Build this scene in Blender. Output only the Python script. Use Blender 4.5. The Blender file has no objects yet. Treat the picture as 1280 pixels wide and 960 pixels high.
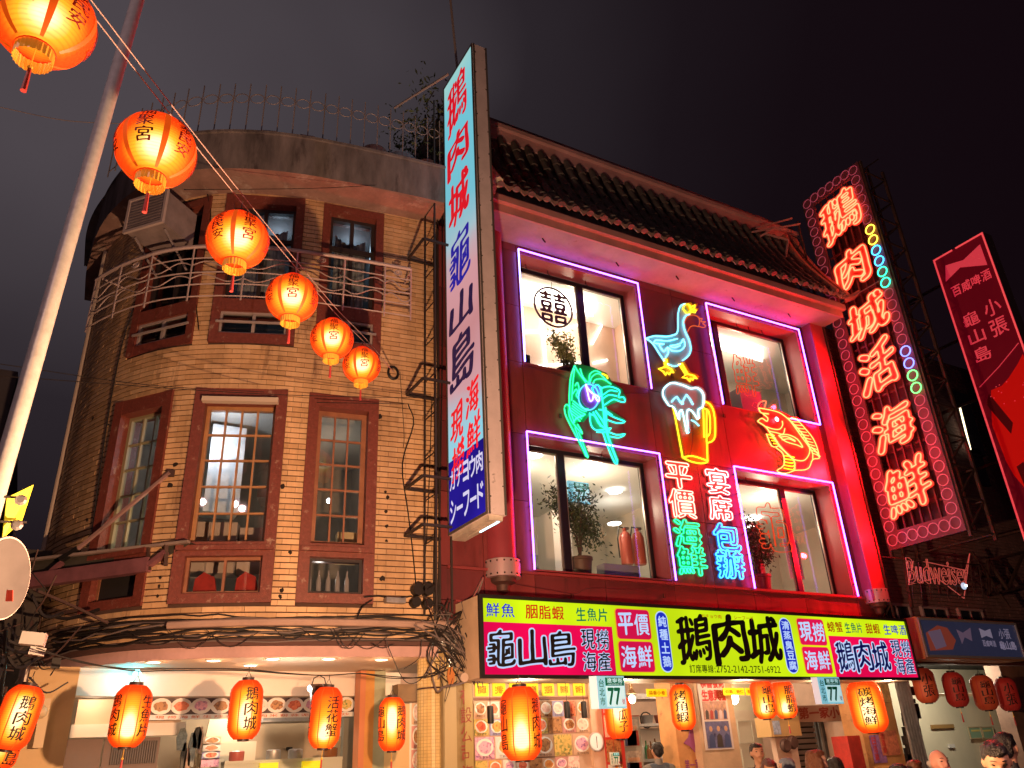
import bpy, math, random
import numpy as np
from mathutils import Vector, Matrix, noise
random.seed(7)
R = math.radians
scene = bpy.context.scene
col = scene.collection
# ------------------------------------------------------------------ camera
CF, YAW, PITCH, ROLL = 994.87, R(30.3637), R(25.3607), R(-2.8845)
CC = Vector((0, 0, 1.6))
_f = Vector((math.sin(YAW)*math.cos(PITCH), math.cos(YAW)*math.cos(PITCH), math.sin(PITCH)))
_r = Vector((math.cos(YAW), -math.sin(YAW), 0)); _u = _r.cross(_f)
CR = _r*math.cos(ROLL)+_u*math.sin(ROLL); CU = -_r*math.sin(ROLL)+_u*math.cos(ROLL)
cam = bpy.data.objects.new('camera', bpy.data.cameras.new('camera')); col.objects.link(cam)
cam.matrix_world = Matrix(((CR.x, CU.x, -_f.x, CC.x), (CR.y, CU.y, -_f.y, CC.y), (CR.z, CU.z, -_f.z, CC.z), (0, 0, 0, 1)))
cam.data.sensor_width = 36; cam.data.lens = CF/1280*36; cam.data.clip_end = 500; cam.data.clip_start = 0.05
scene.camera = cam
# ------------------------------------------------------------------ view and world (city night sky)
scene.view_settings.view_transform = 'Standard'; scene.view_settings.look = 'None'
scene.view_settings.exposure = 0; scene.view_settings.gamma = 1
scene.cycles.use_denoising = True
scene.cycles.max_bounces = 6; scene.cycles.diffuse_bounces = 3; scene.cycles.glossy_bounces = 3
scene.cycles.transmission_bounces = 4; scene.cycles.transparent_max_bounces = 12
scene.cycles.sample_clamp_indirect = 3; scene.cycles.sample_clamp_direct = 0
scene.cycles.caustics_reflective = False; scene.cycles.caustics_refractive = False
world = bpy.data.worlds.new('World'); scene.world = world; world.use_nodes = True
def lin(c):
    return tuple((x/255/12.92 if x/255 <= .04045 else ((x/255+.055)/1.055)**2.4) for x in c)
nt = world.node_tree; nt.nodes.clear()
out = nt.nodes.new('ShaderNodeOutputWorld'); bg = nt.nodes.new('ShaderNodeBackground')
tc = nt.nodes.new('ShaderNodeTexCoord'); dt = nt.nodes.new('ShaderNodeVectorMath'); dt.operation = 'DOT_PRODUCT'
gl = (CR*(150-640)/CF-CU*(60-480)/CF+_f).normalized()          # lamp glare in the haze, put into the sky colour at the left
dt.inputs[1].default_value = gl
nz = nt.nodes.new('ShaderNodeTexNoise'); nz.inputs['Scale'].default_value = 2.2; nz.inputs['Detail'].default_value = 3
ad = nt.nodes.new('ShaderNodeMath'); ad.operation = 'MULTIPLY_ADD'; ad.inputs[1].default_value = .12
rp = nt.nodes.new('ShaderNodeValToRGB'); e = rp.color_ramp.elements
e[0].position = .0; e[0].color = (*lin((17, 8, 13)), 1); e[1].position = 1.0; e[1].color = (*lin((76, 69, 74)), 1)
for p_, c_ in ((.37, (20, 12, 17)), (.60, (27, 20, 25)), (.82, (42, 36, 41))):
    q = e.new(p_); q.color = (*lin(c_), 1)
nt.links.new(tc.outputs['Generated'], dt.inputs[0]); nt.links.new(tc.outputs['Generated'], nz.inputs['Vector'])
nt.links.new(nz.outputs['Fac'], ad.inputs[0]); nt.links.new(dt.outputs['Value'], ad.inputs[2])
mrw = nt.nodes.new('ShaderNodeMapRange'); mrw.inputs['From Min'].default_value = .60; mrw.inputs['From Max'].default_value = 1.07
nt.links.new(ad.outputs[0], mrw.inputs['Value']); nt.links.new(mrw.outputs[0], rp.inputs['Fac']); nt.links.new(rp.outputs[0], bg.inputs['Color'])
bg.inputs['Strength'].default_value = 1.0
nt.links.new(bg.outputs[0], out.inputs[0])
# ------------------------------------------------------------------ surveying: a photo pixel meets a known plane
def ray(x, y): return CR*((x-640)/CF)-CU*((y-480)/CF)+_f
def at(x, y, Y): d = ray(x, y); return CC+d*(Y/d.y)
def atX(x, y, X): d = ray(x, y); return CC+d*(X/d.x)
def atZ(x, y, Z): d = ray(x, y); return CC+d*((Z-1.6)/d.z)
def atD(x, y, D): return CC+ray(x, y)*D
# ------------------------------------------------------------------ lamps that light the street (a street lamp, and two unseen fill lamps added to warm the fronts)
def lamp(name, loc, color, power, radius=.15, spot=None, aim=None, blend=.6):
    l = bpy.data.lights.new(name, 'SPOT' if spot else 'POINT'); l.energy = power; l.color = color; l.shadow_soft_size = radius
    if spot: l.spot_size = R(spot); l.spot_blend = blend
    o = bpy.data.objects.new(name, l); o.location = loc; col.objects.link(o)
    if aim: o.rotation_euler = (Vector(aim)-Vector(loc)).to_track_quat('-Z', 'Y').to_euler()
    return o
LAMPS = dict(
    street=((-3.2, 2.2, 7.2), (1, .60, .60), 200, .06),
    warm_fill1=((1.9, 4.0, 2.1), (1, .53, .27), 1650, .05),
    warm_fill2=((5.5, 1.5, 3.0), (1, .50, .46), 110, .05),
    )
for n_, (p_, c_, w_, s_) in LAMPS.items(): lamp('street_fill_light', p_, c_, w_, s_)
# ------------------------------------------------------------------ materials
MATS = {}
def mat(key, c=None, rough=.6, metal=0, em=None, es=1, var=0, vs=3, bump=0, bs=40, trans=0, alpha=1, spots=0, spot_c=(.02, .015, .01), spot_s=6, spec=None, coat=0, streak=0, wld=False):
    if key in MATS: return MATS[key]
    m = bpy.data.materials.new(key); m.use_nodes = True; t = m.node_tree; n = t.nodes; L = t.links
    p = n['Principled BSDF']; MATS[key] = m
    if c is None: c = (0, 0, 0)
    if len(c) == 3 and max(c) > 1.01: c = lin(c)
    p.inputs['Base Color'].default_value = (*c, 1); p.inputs['Roughness'].default_value = rough; p.inputs['Metallic'].default_value = metal
    if spec is not None: p.inputs['Specular IOR Level'].default_value = spec
    if coat: p.inputs['Coat Weight'].default_value = coat
    if em is not None:
        if max(em) > 1.01: em = lin(em)
        p.inputs['Emission Color'].default_value = (*em, 1); p.inputs['Emission Strength'].default_value = es
    if alpha < 1: p.inputs['Alpha'].default_value = alpha
    if var or spots or bump:
        g = n.new('ShaderNodeTexCoord'); src = g.outputs['Object'] if not wld else n.new('ShaderNodeNewGeometry').outputs['Position']
        if streak: mp = n.new('ShaderNodeMapping'); mp.inputs['Scale'].default_value = (1, 1, streak); L.new(src, mp.inputs[0]); src = mp.outputs[0]
        if var or spots:
            a = n.new('ShaderNodeTexNoise'); a.inputs['Scale'].default_value = vs; a.inputs['Detail'].default_value = 6; a.inputs['Roughness'].default_value = .65
            L.new(src, a.inputs['Vector'])
            mx = n.new('ShaderNodeMix'); mx.data_type = 'RGBA'
            mx.inputs['A'].default_value = (*[x*(1-var) for x in c], 1); mx.inputs['B'].default_value = (*[min(1, x*(1+var*.8)) for x in c], 1)
            mr = n.new('ShaderNodeMapRange'); mr.inputs['From Min'].default_value = .3; mr.inputs['From Max'].default_value = .7
            L.new(a.outputs['Fac'], mr.inputs['Value']); L.new(mr.outputs[0], mx.inputs['Factor'])
            o = mx.outputs['Result']
            if spots:
                b = n.new('ShaderNodeTexNoise'); b.inputs['Scale'].default_value = spot_s; b.inputs['Detail'].default_value = 8; b.inputs['Roughness'].default_value = .7
                L.new(src, b.inputs['Vector'])
                m2 = n.new('ShaderNodeMapRange'); m2.inputs['From Min'].default_value = .62-spots*.1; m2.inputs['From Max'].default_value = .72
                L.new(b.outputs['Fac'], m2.inputs['Value'])
                m3 = n.new('ShaderNodeMix'); m3.data_type = 'RGBA'; m3.inputs['B'].default_value = (*spot_c, 1)
                L.new(m2.outputs[0], m3.inputs['Factor']); L.new(o, m3.inputs['A']); o = m3.outputs['Result']
            L.new(o, p.inputs['Base Color'])
            rr = n.new('ShaderNodeMapRange'); rr.inputs['To Min'].default_value = max(.05, rough-.12); rr.inputs['To Max'].default_value = min(1, rough+.15)
            L.new(a.outputs['Fac'], rr.inputs['Value']); L.new(rr.outputs[0], p.inputs['Roughness'])
        if bump:
            b = n.new('ShaderNodeTexNoise'); b.inputs['Scale'].default_value = bs; b.inputs['Detail'].default_value = 5
            L.new(src, b.inputs['Vector']); bp = n.new('ShaderNodeBump'); bp.inputs['Strength'].default_value = bump; bp.inputs['Distance'].default_value = .02
            L.new(b.outputs['Fac'], bp.inputs['Height']); L.new(bp.outputs[0], p.inputs['Normal'])
    return m
def glow(key, c, s):                        # something that gives off light
    if key in MATS: return MATS[key]
    m = bpy.data.materials.new(key); m.use_nodes = True; t = m.node_tree; t.nodes.clear()
    o = t.nodes.new('ShaderNodeOutputMaterial'); e = t.nodes.new('ShaderNodeEmission')
    if max(c) > 1.01: c = lin(c)
    e.inputs[0].default_value = (*c, 1); e.inputs[1].default_value = s; t.links.new(e.outputs[0], o.inputs[0]); MATS[key] = m
    return m
def lit_face(key, c, s, vs=1.5, var=.25, c2=None):                    # a translucent sign face lit from behind by tubes: slightly uneven
    if key in MATS: return MATS[key]
    m = glow(key, c, s); t = m.node_tree; e = [x for x in t.nodes if x.type == 'EMISSION'][0]
    g = t.nodes.new('ShaderNodeTexCoord'); a = t.nodes.new('ShaderNodeTexNoise'); a.inputs['Scale'].default_value = vs; a.inputs['Detail'].default_value = 2
    r_ = t.nodes.new('ShaderNodeMapRange'); r_.inputs['From Min'].default_value = .3; r_.inputs['From Max'].default_value = .7
    r_.inputs['To Min'].default_value = s*(1-var); r_.inputs['To Max'].default_value = s*(1+var)
    t.links.new(g.outputs['Object'], a.inputs['Vector']); t.links.new(a.outputs['Fac'], r_.inputs['Value']); t.links.new(r_.outputs[0], e.inputs[1])
    return m
def glass_mat(key, tint=(1, 1, 1), refl=.12, rough=.02):
    if key in MATS: return MATS[key]
    m = bpy.data.materials.new(key); m.use_nodes = True; t = m.node_tree; t.nodes.clear()
    o = t.nodes.new('ShaderNodeOutputMaterial'); a = t.nodes.new('ShaderNodeBsdfTransparent'); a.inputs[0].default_value = (*tint, 1)
    b = t.nodes.new('ShaderNodeBsdfGlossy'); b.inputs['Roughness'].default_value = rough; mx = t.nodes.new('ShaderNodeMixShader')
    fr = t.nodes.new('ShaderNodeLayerWeight'); fr.inputs[0].default_value = .25
    mr = t.nodes.new('ShaderNodeMapRange'); mr.inputs['To Min'].default_value = refl*.5; mr.inputs['To Max'].default_value = min(1, refl*5)
    t.links.new(fr.outputs['Fresnel'], mr.inputs['Value']); t.links.new(mr.outputs[0], mx.inputs[0])
    t.links.new(a.outputs[0], mx.inputs[1]); t.links.new(b.outputs[0], mx.inputs[2]); t.links.new(mx.outputs[0], o.inputs[0]); MATS[key] = m
    return m
# ------------------------------------------------------------------ object helpers
def tag(o, label=None, cat=None, group=None, kind=None):
    if label: o['label'] = label
    if cat: o['category'] = cat
    if group: o['group'] = group
    if kind: o['kind'] = kind
    return o
def thing(name, label, cat, loc=(0, 0, 0), group=None):
    o = bpy.data.objects.new(name, None); col.objects.link(o); o.location = loc; o.empty_display_size = .1
    return tag(o, label, cat, group)
def copy_tree(o, parent=None):
    c = o.copy(); col.objects.link(c)
    if parent: c.parent = parent
    for ch in [x for x in KIDS.get(o.name, [])]: copy_tree(ch, c); 
    return c
KIDS = {}
def wpos(o):
    v = Vector((0, 0, 0))
    while o is not None: v += o.location; o = o.parent
    return v
class Fr:                                   # a local frame: u to the right, v up, w out of the face
    def __init__(s, o, ux, uy=(0, 0, 1), uz=None):
        s.o = Vector(o); s.x = Vector(ux).normalized(); s.y = Vector(uy).normalized(); s.z = Vector(uz).normalized() if uz else s.x.cross(s.y)
    def p(s, u, v, w=0): return s.o+s.x*u+s.y*v+s.z*w
W0 = Fr((0, 0, 0), (1, 0, 0), (0, 1, 0), (0, 0, 1))
class MB:
    def __init__(s): s.v = []; s.f = []; s.m = []
    def add(s, vs, fs, mi=0):
        b = len(s.v); s.v += [tuple(x) for x in vs]; s.f += [tuple(b+i for i in f) for f in fs]; s.m += [mi]*len(fs); return s
    def box(s, x0, y0, z0, x1, y1, z1, fr=None, mi=0):
        fr = fr or W0
        P = [fr.p(a, b, c) for c in (z0, z1) for b in (y0, y1) for a in (x0, x1)]
        return s.add(P, [(0, 2, 3, 1), (4, 5, 7, 6), (0, 1, 5, 4), (2, 6, 7, 3), (0, 4, 6, 2), (1, 3, 7, 5)], mi)
    def cbox(s, c, h, fr=None, mi=0): return s.box(c[0]-h[0], c[1]-h[1], c[2]-h[2], c[0]+h[0], c[1]+h[1], c[2]+h[2], fr, mi)
    def beam(s, a, b, wd, hg=None, up=(0, 0, 1), mi=0):    # a rectangular bar between two points
        a = Vector(a); b = Vector(b); hg = hg or wd; t = (b-a).normalized(); up = Vector(up)
        if abs(t.dot(up)) > .98: up = Vector((0, 1, 0))
        x = t.cross(up).normalized(); y = x.cross(t)
        P = [q+x*i*wd/2+y*j*hg/2 for q in (a, b) for i, j in ((-1, -1), (1, -1), (1, 1), (-1, 1))]
        return s.add(P, [(3, 2, 1, 0), (4, 5, 6, 7), (0, 1, 5, 4), (1, 2, 6, 5), (2, 3, 7, 6), (3, 0, 4, 7)], mi)
    def tube(s, pts, r, n=6, closed=False, caps=True, nrm=None, mi=0):
        pts = [Vector(p) for p in pts]; N = len(pts); rr = r if isinstance(r, (list, tuple)) else [r]*N
        ref = Vector(nrm) if nrm is not None else None; V = []; px = None
        for i, p in enumerate(pts):
            if closed: t = pts[(i+1) % N]-pts[i-1]
            else: t = pts[min(i+1, N-1)]-pts[max(i-1, 0)]
            if t.length < 1e-9: t = Vector((0, 0, 1))
            t.normalize()
            if ref is not None: x = t.cross(ref)
            elif px is None: x = t.cross(Vector((.13, .2, 1)))
            else: x = px-t*px.dot(t)
            if x.length < 1e-6: x = t.cross(Vector((1, .3, 0)))
            x.normalize(); y = x.cross(t); px = x
            V += [p+(x*math.cos(2*math.pi*(k+.5)/n)+y*math.sin(2*math.pi*(k+.5)/n))*rr[i] for k in range(n)]
        F = [(i*n+k, i*n+(k+1) % n, ((i+1) % N)*n+(k+1) % n, ((i+1) % N)*n+k) for i in range(N if closed else N-1) for k in range(n)]
        if caps and not closed: F += [tuple(range(n)), tuple(range((N-1)*n+n-1, (N-1)*n-1, -1))]
        return s.add(V, F, mi)
    def lathe(s, prof, c=(0, 0, 0), n=16, fr=None, mi=0, cap=True):      # prof: (radius, height)
        fr = fr or W0; c = Vector(c)
        V = [c+fr.x*r*math.cos(2*math.pi*k/n)+fr.y*r*math.sin(2*math.pi*k/n)+fr.z*h for r, h in prof for k in range(n)]
        N = len(prof); F = [(i*n+k, i*n+(k+1) % n, (i+1)*n+(k+1) % n, (i+1)*n+k) for i in range(N-1) for k in range(n)]
        if cap: F += [tuple(range(n-1, -1, -1)), tuple(range((N-1)*n, N*n))]
        return s.add(V, F, mi)
    def ball(s, c, r, n=10, sq=(1, 1, 1), mi=0):
        c = Vector(c); V = []; M = n//2
        for i in range(M+1):
            a = math.pi*i/M
            for k in range(n):
                b = 2*math.pi*k/n; V.append(c+Vector((math.sin(a)*math.cos(b)*sq[0], math.sin(a)*math.sin(b)*sq[1], math.cos(a)*sq[2]))*r)
        return s.add(V, [(i*n+k, (i+1)*n+k, (i+1)*n+(k+1) % n, i*n+(k+1) % n) for i in range(M) for k in range(n)], mi)
    def prism(s, pts, fr, w0, w1, mi=0):    # a polygon (u,v) given depth
        n = len(pts); V = [fr.p(u, v, w0) for u, v in pts]+[fr.p(u, v, w1) for u, v in pts]
        return s.add(V, [tuple(range(n-1, -1, -1)), tuple(range(n, 2*n))]+[(i, (i+1) % n, n+(i+1) % n, n+i) for i in range(n)], mi)
    def quad(s, a, b, c, d, mi=0): return s.add([a, b, c, d], [(0, 1, 2, 3)], mi)
    def build(s, name, m, parent=None, smooth=False, kind=None, label=None):
        me = bpy.data.meshes.new(name); o0 = wpos(parent) if parent else Vector((0, 0, 0))
        V = s.v if not parent else [(a-o0.x, b-o0.y, c-o0.z) for a, b, c in s.v]
        me.from_pydata(V, [], s.f)
        for q in (m if isinstance(m, (list, tuple)) else [m]): me.materials.append(q)
        if any(s.m): me.polygons.foreach_set('material_index', s.m)
        if smooth: me.polygons.foreach_set('use_smooth', [True]*len(s.f))
        me.update(); o = bpy.data.objects.new(name, me); col.objects.link(o)
        if parent: o.parent = parent; KIDS.setdefault(parent.name, []).append(o)
        if smooth:
            try: me.set_sharp_from_angle(angle=R(40))
            except Exception: pass
        return tag(o, label, kind=kind)
def catmull(pts, k=5, closed=False):
    P = [Vector(p) for p in pts]; n = len(P); out = []
    rng = range(n) if closed else range(n-1)
    for i in rng:
        p0 = P[i-1] if (closed or i > 0) else P[0]*2-P[1]; p1 = P[i]; p2 = P[(i+1) % n]
        p3 = P[(i+2) % n] if (closed or i+2 < n) else P[-1]*2-P[-2]
        for j in range(k):
            t = j/k; out.append(.5*((2*p1)+(p2-p0)*t+(2*p0-5*p1+4*p2-p3)*t*t+(3*p1-p0-3*p2+p3)*t**3))
    if not closed: out.append(P[-1].copy())
    return out
# ------------------------------------------------------------------ glyphs from Blender's built-in font
_G = {}
tmp_scene = bpy.data.scenes.new('workbench')          # a scratch scene, so that each conversion stays quick
def convert(data_or_obj, keep=False):
    ob = data_or_obj if isinstance(data_or_obj, bpy.types.Object) else bpy.data.objects.new('scratch', data_or_obj)
    tmp_scene.collection.objects.link(ob); vl = tmp_scene.view_layers[0]; vl.update()
    me = bpy.data.meshes.new_from_object(ob.evaluated_get(vl.depsgraph)); tmp_scene.collection.objects.unlink(ob)
    bpy.data.objects.remove(ob); return me
def glyph_loops(sx, res=2):
    k = ('raw', sx)
    if k in _G: return _G[k]
    cu = bpy.data.curves.new('glyph', 'FONT'); cu.body = sx; cu.resolution_u = res; cu.fill_mode = 'NONE'; me = convert(cu); bpy.data.curves.remove(cu)
    V = [(v.co.x, v.co.y) for v in me.vertices]; nb = {}
    for e in me.edges: a, b = e.vertices; nb.setdefault(a, []).append(b); nb.setdefault(b, []).append(a)
    bpy.data.meshes.remove(me); seen = set(); loops = []
    for a in sorted(nb):
        if a in seen: continue
        lp = [a]; seen.add(a); c = a
        while True:
            nx = sorted(q for q in nb[c] if q not in seen)
            if not nx: break
            c = nx[0]; seen.add(c); lp.append(c)
        if len(lp) > 2: loops.append([V[i] for i in lp])
    xs = [p[0] for l in loops for p in l]; ys = [p[1] for l in loops for p in l]; bx = [min(xs), max(xs), min(ys), max(ys)]
    if len(sx) == 1 and ord(sx) > 0x2e00:      # CJK: keep flat and narrow strokes in their cell
        w = max(bx[1]-bx[0], .62); h = max(bx[3]-bx[2], .62 if sx not in '一ー' else .8); cx = (bx[0]+bx[1])/2; cy = (bx[2]+bx[3])/2; bx = [cx-w/2, cx+w/2, cy-h/2, cy+h/2]
    w = bx[1]-bx[0] or 1; h = bx[3]-bx[2] or 1
    loops = [[((x-bx[0])/w, (y-bx[2])/h) for x, y in l] for l in loops]; _G[k] = (loops, w, h); return _G[k]
def styled(sx, off, brush, seed, step=.03, flat=False):
    """outline thickened along its normals; with brush, strokes swell, thin out and round off like brush writing"""
    k = ('st', sx, round(off, 4), brush, seed, flat)
    if k in _G: return _G[k]
    loops, w, h = glyph_loops(sx); dn = min(1, 6.5/len(loops)); off = off*(dn if off < .03 else 1)
    if (flat or not off) and not brush: _G[k] = loops; return loops
    def area(l): return sum(l[i-1][0]*l[i][1]-l[i][0]*l[i-1][1] for i in range(len(l)))/2
    big = max(loops, key=lambda l: abs(area(l))); sg = 1 if area(big) > 0 else -1; out = []
    for l in loops:
        P = [np.array((x*w, y*h)) for x, y in l]
        if brush:
            Q = []
            for i in range(len(P)):
                a, b = P[i-1], P[i]; n = max(1, int(np.linalg.norm(b-a)/step))
                for j in range(n): Q.append(a+(b-a)*j/n)
            P = Q
        n = len(P)
        if n < 3: out.append([(p[0]/w, p[1]/h) for p in P]); continue
        R_ = []
        for i in range(n):
            t = P[(i+1) % n]-P[i-1]; L = np.linalg.norm(t) or 1; nx, ny = t[1]/L*sg, -t[0]/L*sg
            o = off
            if brush:
                q = noise.noise(Vector((P[i][0]*4.3+seed*5.1, P[i][1]*4.3, seed*2.7))); o = off+brush*(.13*dn*abs(nx)-.012)+brush*.08*dn*q
            if flat: o = 0
            R_.append(np.array((P[i][0]+nx*o, P[i][1]+ny*o)))
        if brush:
            for _ in range(2 if n > 8 else 1): R_ = [(R_[i-1]+2*R_[i]+R_[(i+1) % len(R_)])/4 for i in range(len(R_))]
            S_ = []
            for p in R_:
                q = noise.noise_vector(Vector((p[0]*1.6+seed*3.1, p[1]*1.6, seed*1.7))); x, y = p[0]/w, p[1]/h
                S_.append(np.array(((x+brush*(.30*q.x+.2*(y-.5)))*w, (y+brush*(.30*q.y+.8*(x-.5)))*h)))
            R_ = S_
        out.append([(p[0]/w, p[1]/h) for p in R_])
    _G[k] = out; return out
def _area(l): return sum(l[i-1][0]*l[i][1]-l[i][0]*l[i-1][1] for i in range(len(l)))/2
def _inside(p, l):
    c = False
    for i in range(len(l)):
        (x0, y0), (x1, y1) = l[i-1], l[i]
        if (y0 > p[1]) != (y1 > p[1]) and p[0] < (x1-x0)*(p[1]-y0)/(y1-y0)+x0: c = not c
    return c
def glyph(sx, off=0.0, brush=0, seed=0):
    """filled character: every stroke group is filled on its own, a hair apart in depth, so touching strokes never cancel out"""
    k = ('f', sx, round(off, 4), brush, seed)
    if k in _G: return _G[k]
    loops = styled(sx, 0, brush, seed, flat=True); raw = glyph_loops(sx)[0]; sg = _area(max(raw, key=lambda l: abs(_area(l)))) > 0; V = []; F = []
    idx = [i for i in range(len(loops)) if (_area(raw[i]) > 0) == sg] if len(raw) == len(loops) else list(range(len(loops)))
    groups = {i: [loops[i]] for i in idx}
    for i in range(len(loops)):
        if i in groups: continue
        c = [j for j in idx if _inside(raw[i][0], raw[j])]
        if c and _area(loops[i])*_area(raw[i]) > 0: groups[min(c, key=lambda j: abs(_area(raw[j])))].append(loops[i])
    for ci, g in enumerate(groups.values()):
        cu = bpy.data.curves.new('fill', 'CURVE'); cu.dimensions = '2D'; cu.fill_mode = 'FRONT'
        for l in g:
            sp = cu.splines.new('POLY'); sp.points.add(len(l)-1); sp.use_cyclic_u = True
            for i, (x, y) in enumerate(l): sp.points[i].co = (x, y, 0, 1)
        me = convert(cu); bpy.data.curves.remove(cu); b = len(V)
        V += [(v.co.x, v.co.y, ci*.0006) for v in me.vertices]; F += [tuple(b+q for q in p.vertices) for p in me.polygons]; bpy.data.meshes.remove(me)
    _, w, h = glyph_loops(sx); dn = min(1, 6.5/len(raw))             # weight of the strokes: a ribbon along every edge
    for l in loops:
        P = [np.array((x*w, y*h)) for x, y in l]; n = len(P)
        if n < 3 or (off <= 0 and not brush): continue
        if not brush:
            Q = []
            for i in range(n):
                a, b2 = P[i-1], P[i]; t = (b2-a)/(np.linalg.norm(b2-a) or 1); e_ = min(.01, np.linalg.norm(b2-a)*.3); Q += [a+t*e_, b2-t*e_]
            P = Q; n = len(P)
        b = len(V)
        for i in range(n):
            t = P[(i+1) % n]-P[i-1]; L = np.linalg.norm(t) or 1; nx, ny = t[1]/L, -t[0]/L
            o = off*(dn if off < .03 else 1)+brush*(.12*dn*abs(nx)-.005+.07*dn*noise.noise(Vector((P[i][0]*4.3+seed*5.1, P[i][1]*4.3, seed*2.7)))); o = max(o, .001)
            for s_ in (-1, 1): V.append(((P[i][0]+nx*o*s_)/w, (P[i][1]+ny*o*s_)/h, -.0008))
        F += [(b+2*i, b+2*i+1, b+2*((i+1) % n)+1, b+2*((i+1) % n)) for i in range(n)]
    _G[k] = (V, F); return _G[k]
def put(mb, fr, sx, u0, v0, u1, v1, w=.004, off=0.0, brush=0, seed=0, mi=0, res=2):
    V, F = glyph(sx, off, brush, seed)
    return mb.add([fr.p(u0+(u1-u0)*a, v0+(v1-v0)*b, w+d) for a, b, d in V], F, mi)
def row(mb, fr, sx, u0, v0, u1, v1, w=.004, off=0.0, gap=.12, brush=0, mi=0):        # one glyph per cell, left to right
    n = len(sx); cw = (u1-u0)/n
    for i, ch in enumerate(sx):
        if ch != ' ': put(mb, fr, ch, u0+cw*i+cw*gap/2, v0, u0+cw*(i+1)-cw*gap/2, v1, w, off, brush, i, mi)
def column(mb, fr, sx, u0, v0, u1, v1, w=.004, off=0.0, gap=.12, brush=0, mi=0):     # top to bottom
    n = len(sx); ch_ = (v1-v0)/n
    for i, ch in enumerate(sx):
        if ch != ' ': put(mb, fr, ch, u0, v1-ch_*(i+1)+ch_*gap/2, u1, v1-ch_*i-ch_*gap/2, w, off, brush, i, mi)
def halo_sleeve(m):                              # soft halo round a neon tube: bloom put into a see-through glowing shell
    k = 'tube_halo_'+m.name
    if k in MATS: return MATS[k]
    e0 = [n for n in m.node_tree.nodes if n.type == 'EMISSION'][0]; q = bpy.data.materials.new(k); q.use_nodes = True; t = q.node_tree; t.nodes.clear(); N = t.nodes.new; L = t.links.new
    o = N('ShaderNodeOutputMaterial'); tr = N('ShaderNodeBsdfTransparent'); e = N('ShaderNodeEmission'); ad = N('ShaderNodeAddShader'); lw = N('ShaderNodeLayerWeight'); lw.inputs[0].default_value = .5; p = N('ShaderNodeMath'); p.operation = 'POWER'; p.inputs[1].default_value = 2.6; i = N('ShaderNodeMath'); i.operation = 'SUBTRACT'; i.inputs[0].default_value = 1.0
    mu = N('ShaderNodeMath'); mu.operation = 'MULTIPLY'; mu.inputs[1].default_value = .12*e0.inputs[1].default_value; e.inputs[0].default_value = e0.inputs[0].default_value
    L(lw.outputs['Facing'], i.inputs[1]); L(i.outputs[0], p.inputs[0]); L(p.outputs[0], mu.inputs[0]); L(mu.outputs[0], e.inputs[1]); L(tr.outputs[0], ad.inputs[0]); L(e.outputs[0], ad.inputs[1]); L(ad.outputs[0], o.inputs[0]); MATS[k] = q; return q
def outline(mb, fr, sx, u0, v0, u1, v1, w=.04, off=0.02, brush=0, seed=0, r=.012, mi=0, gapmin=1.5, glass=0):    # neon tube along a character's outline; glass sets the width of the added halo
    for lp in styled(sx, off, brush, seed):
        P = [fr.p(u0+(u1-u0)*a, v0+(v1-v0)*b, w) for a, b in lp]
        Q = [P[0]]
        for p in P[1:]:
            if (p-Q[-1]).length > r*gapmin: Q.append(p)
        per = sum((Q[i]-Q[i-1]).length for i in range(len(Q)))
        if len(Q) > 3 and per > 9*r:
            mb.tube(Q, r, 4, closed=True, nrm=fr.z, mi=mi)
            if glass: mb.tube(Q, r*glass, 8, closed=True, nrm=fr.z, mi=mi+1)
# ------------------------------------------------------------------ colours
m_black = mat('black_metal', (.02, .018, .018), .5, .3)
m_dark = mat('dark_void', (.012, .01, .011), .8)
m_steel = mat('galvanised_steel', (.42, .42, .44), .42, .7, var=.25, vs=8, bump=.1)
m_brown_steel = mat('rusty_dark_steel', (.09, .05, .045), .6, .4, var=.4, vs=5)
m_white = mat('white_paint', (.75, .73, .7), .45, var=.08)
m_cream = mat('cream_plaster', (.72, .62, .46), .7, var=.1, bump=.1)
m_cable = mat('black_cable', (.018, .015, .016), .5)
m_cable2 = mat('grey_cable', (.16, .13, .13), .5)
m_maroon = mat('maroon_mosaic_tile', (.19, .048, .036), .45, var=.3, vs=30, bump=.3, bs=90, spots=.3, spot_c=(.4, .28, .22), spot_s=9)
m_mortar = mat('dark_mortar', (.075, .04, .03), .9, var=.3)
m_clear = glass_mat('window_glass', refl=.05)
m_dglass = glass_mat('dim_window_glass', tint=(.75, .78, .8), refl=.14)
m_asphalt = mat('asphalt', (.045, .045, .048), .75, var=.3, vs=2, bump=.4, bs=60)
m_pave = mat('pavement_tile', (.16, .14, .13), .6, var=.3, vs=2, bump=.2)
# ------------------------------------------------------------------ the ground
g = MB(); g.box(-80, -60, -.3, 90, 120, 0); tag(g.build('street', m_asphalt), 'dark asphalt of the street', kind='structure')
g = MB(); g.box(-2, 8.1, .004, 40, 14.5, .14); tag(g.build('pavement', m_pave), 'arcade pavement with its kerb', kind='structure')
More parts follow.
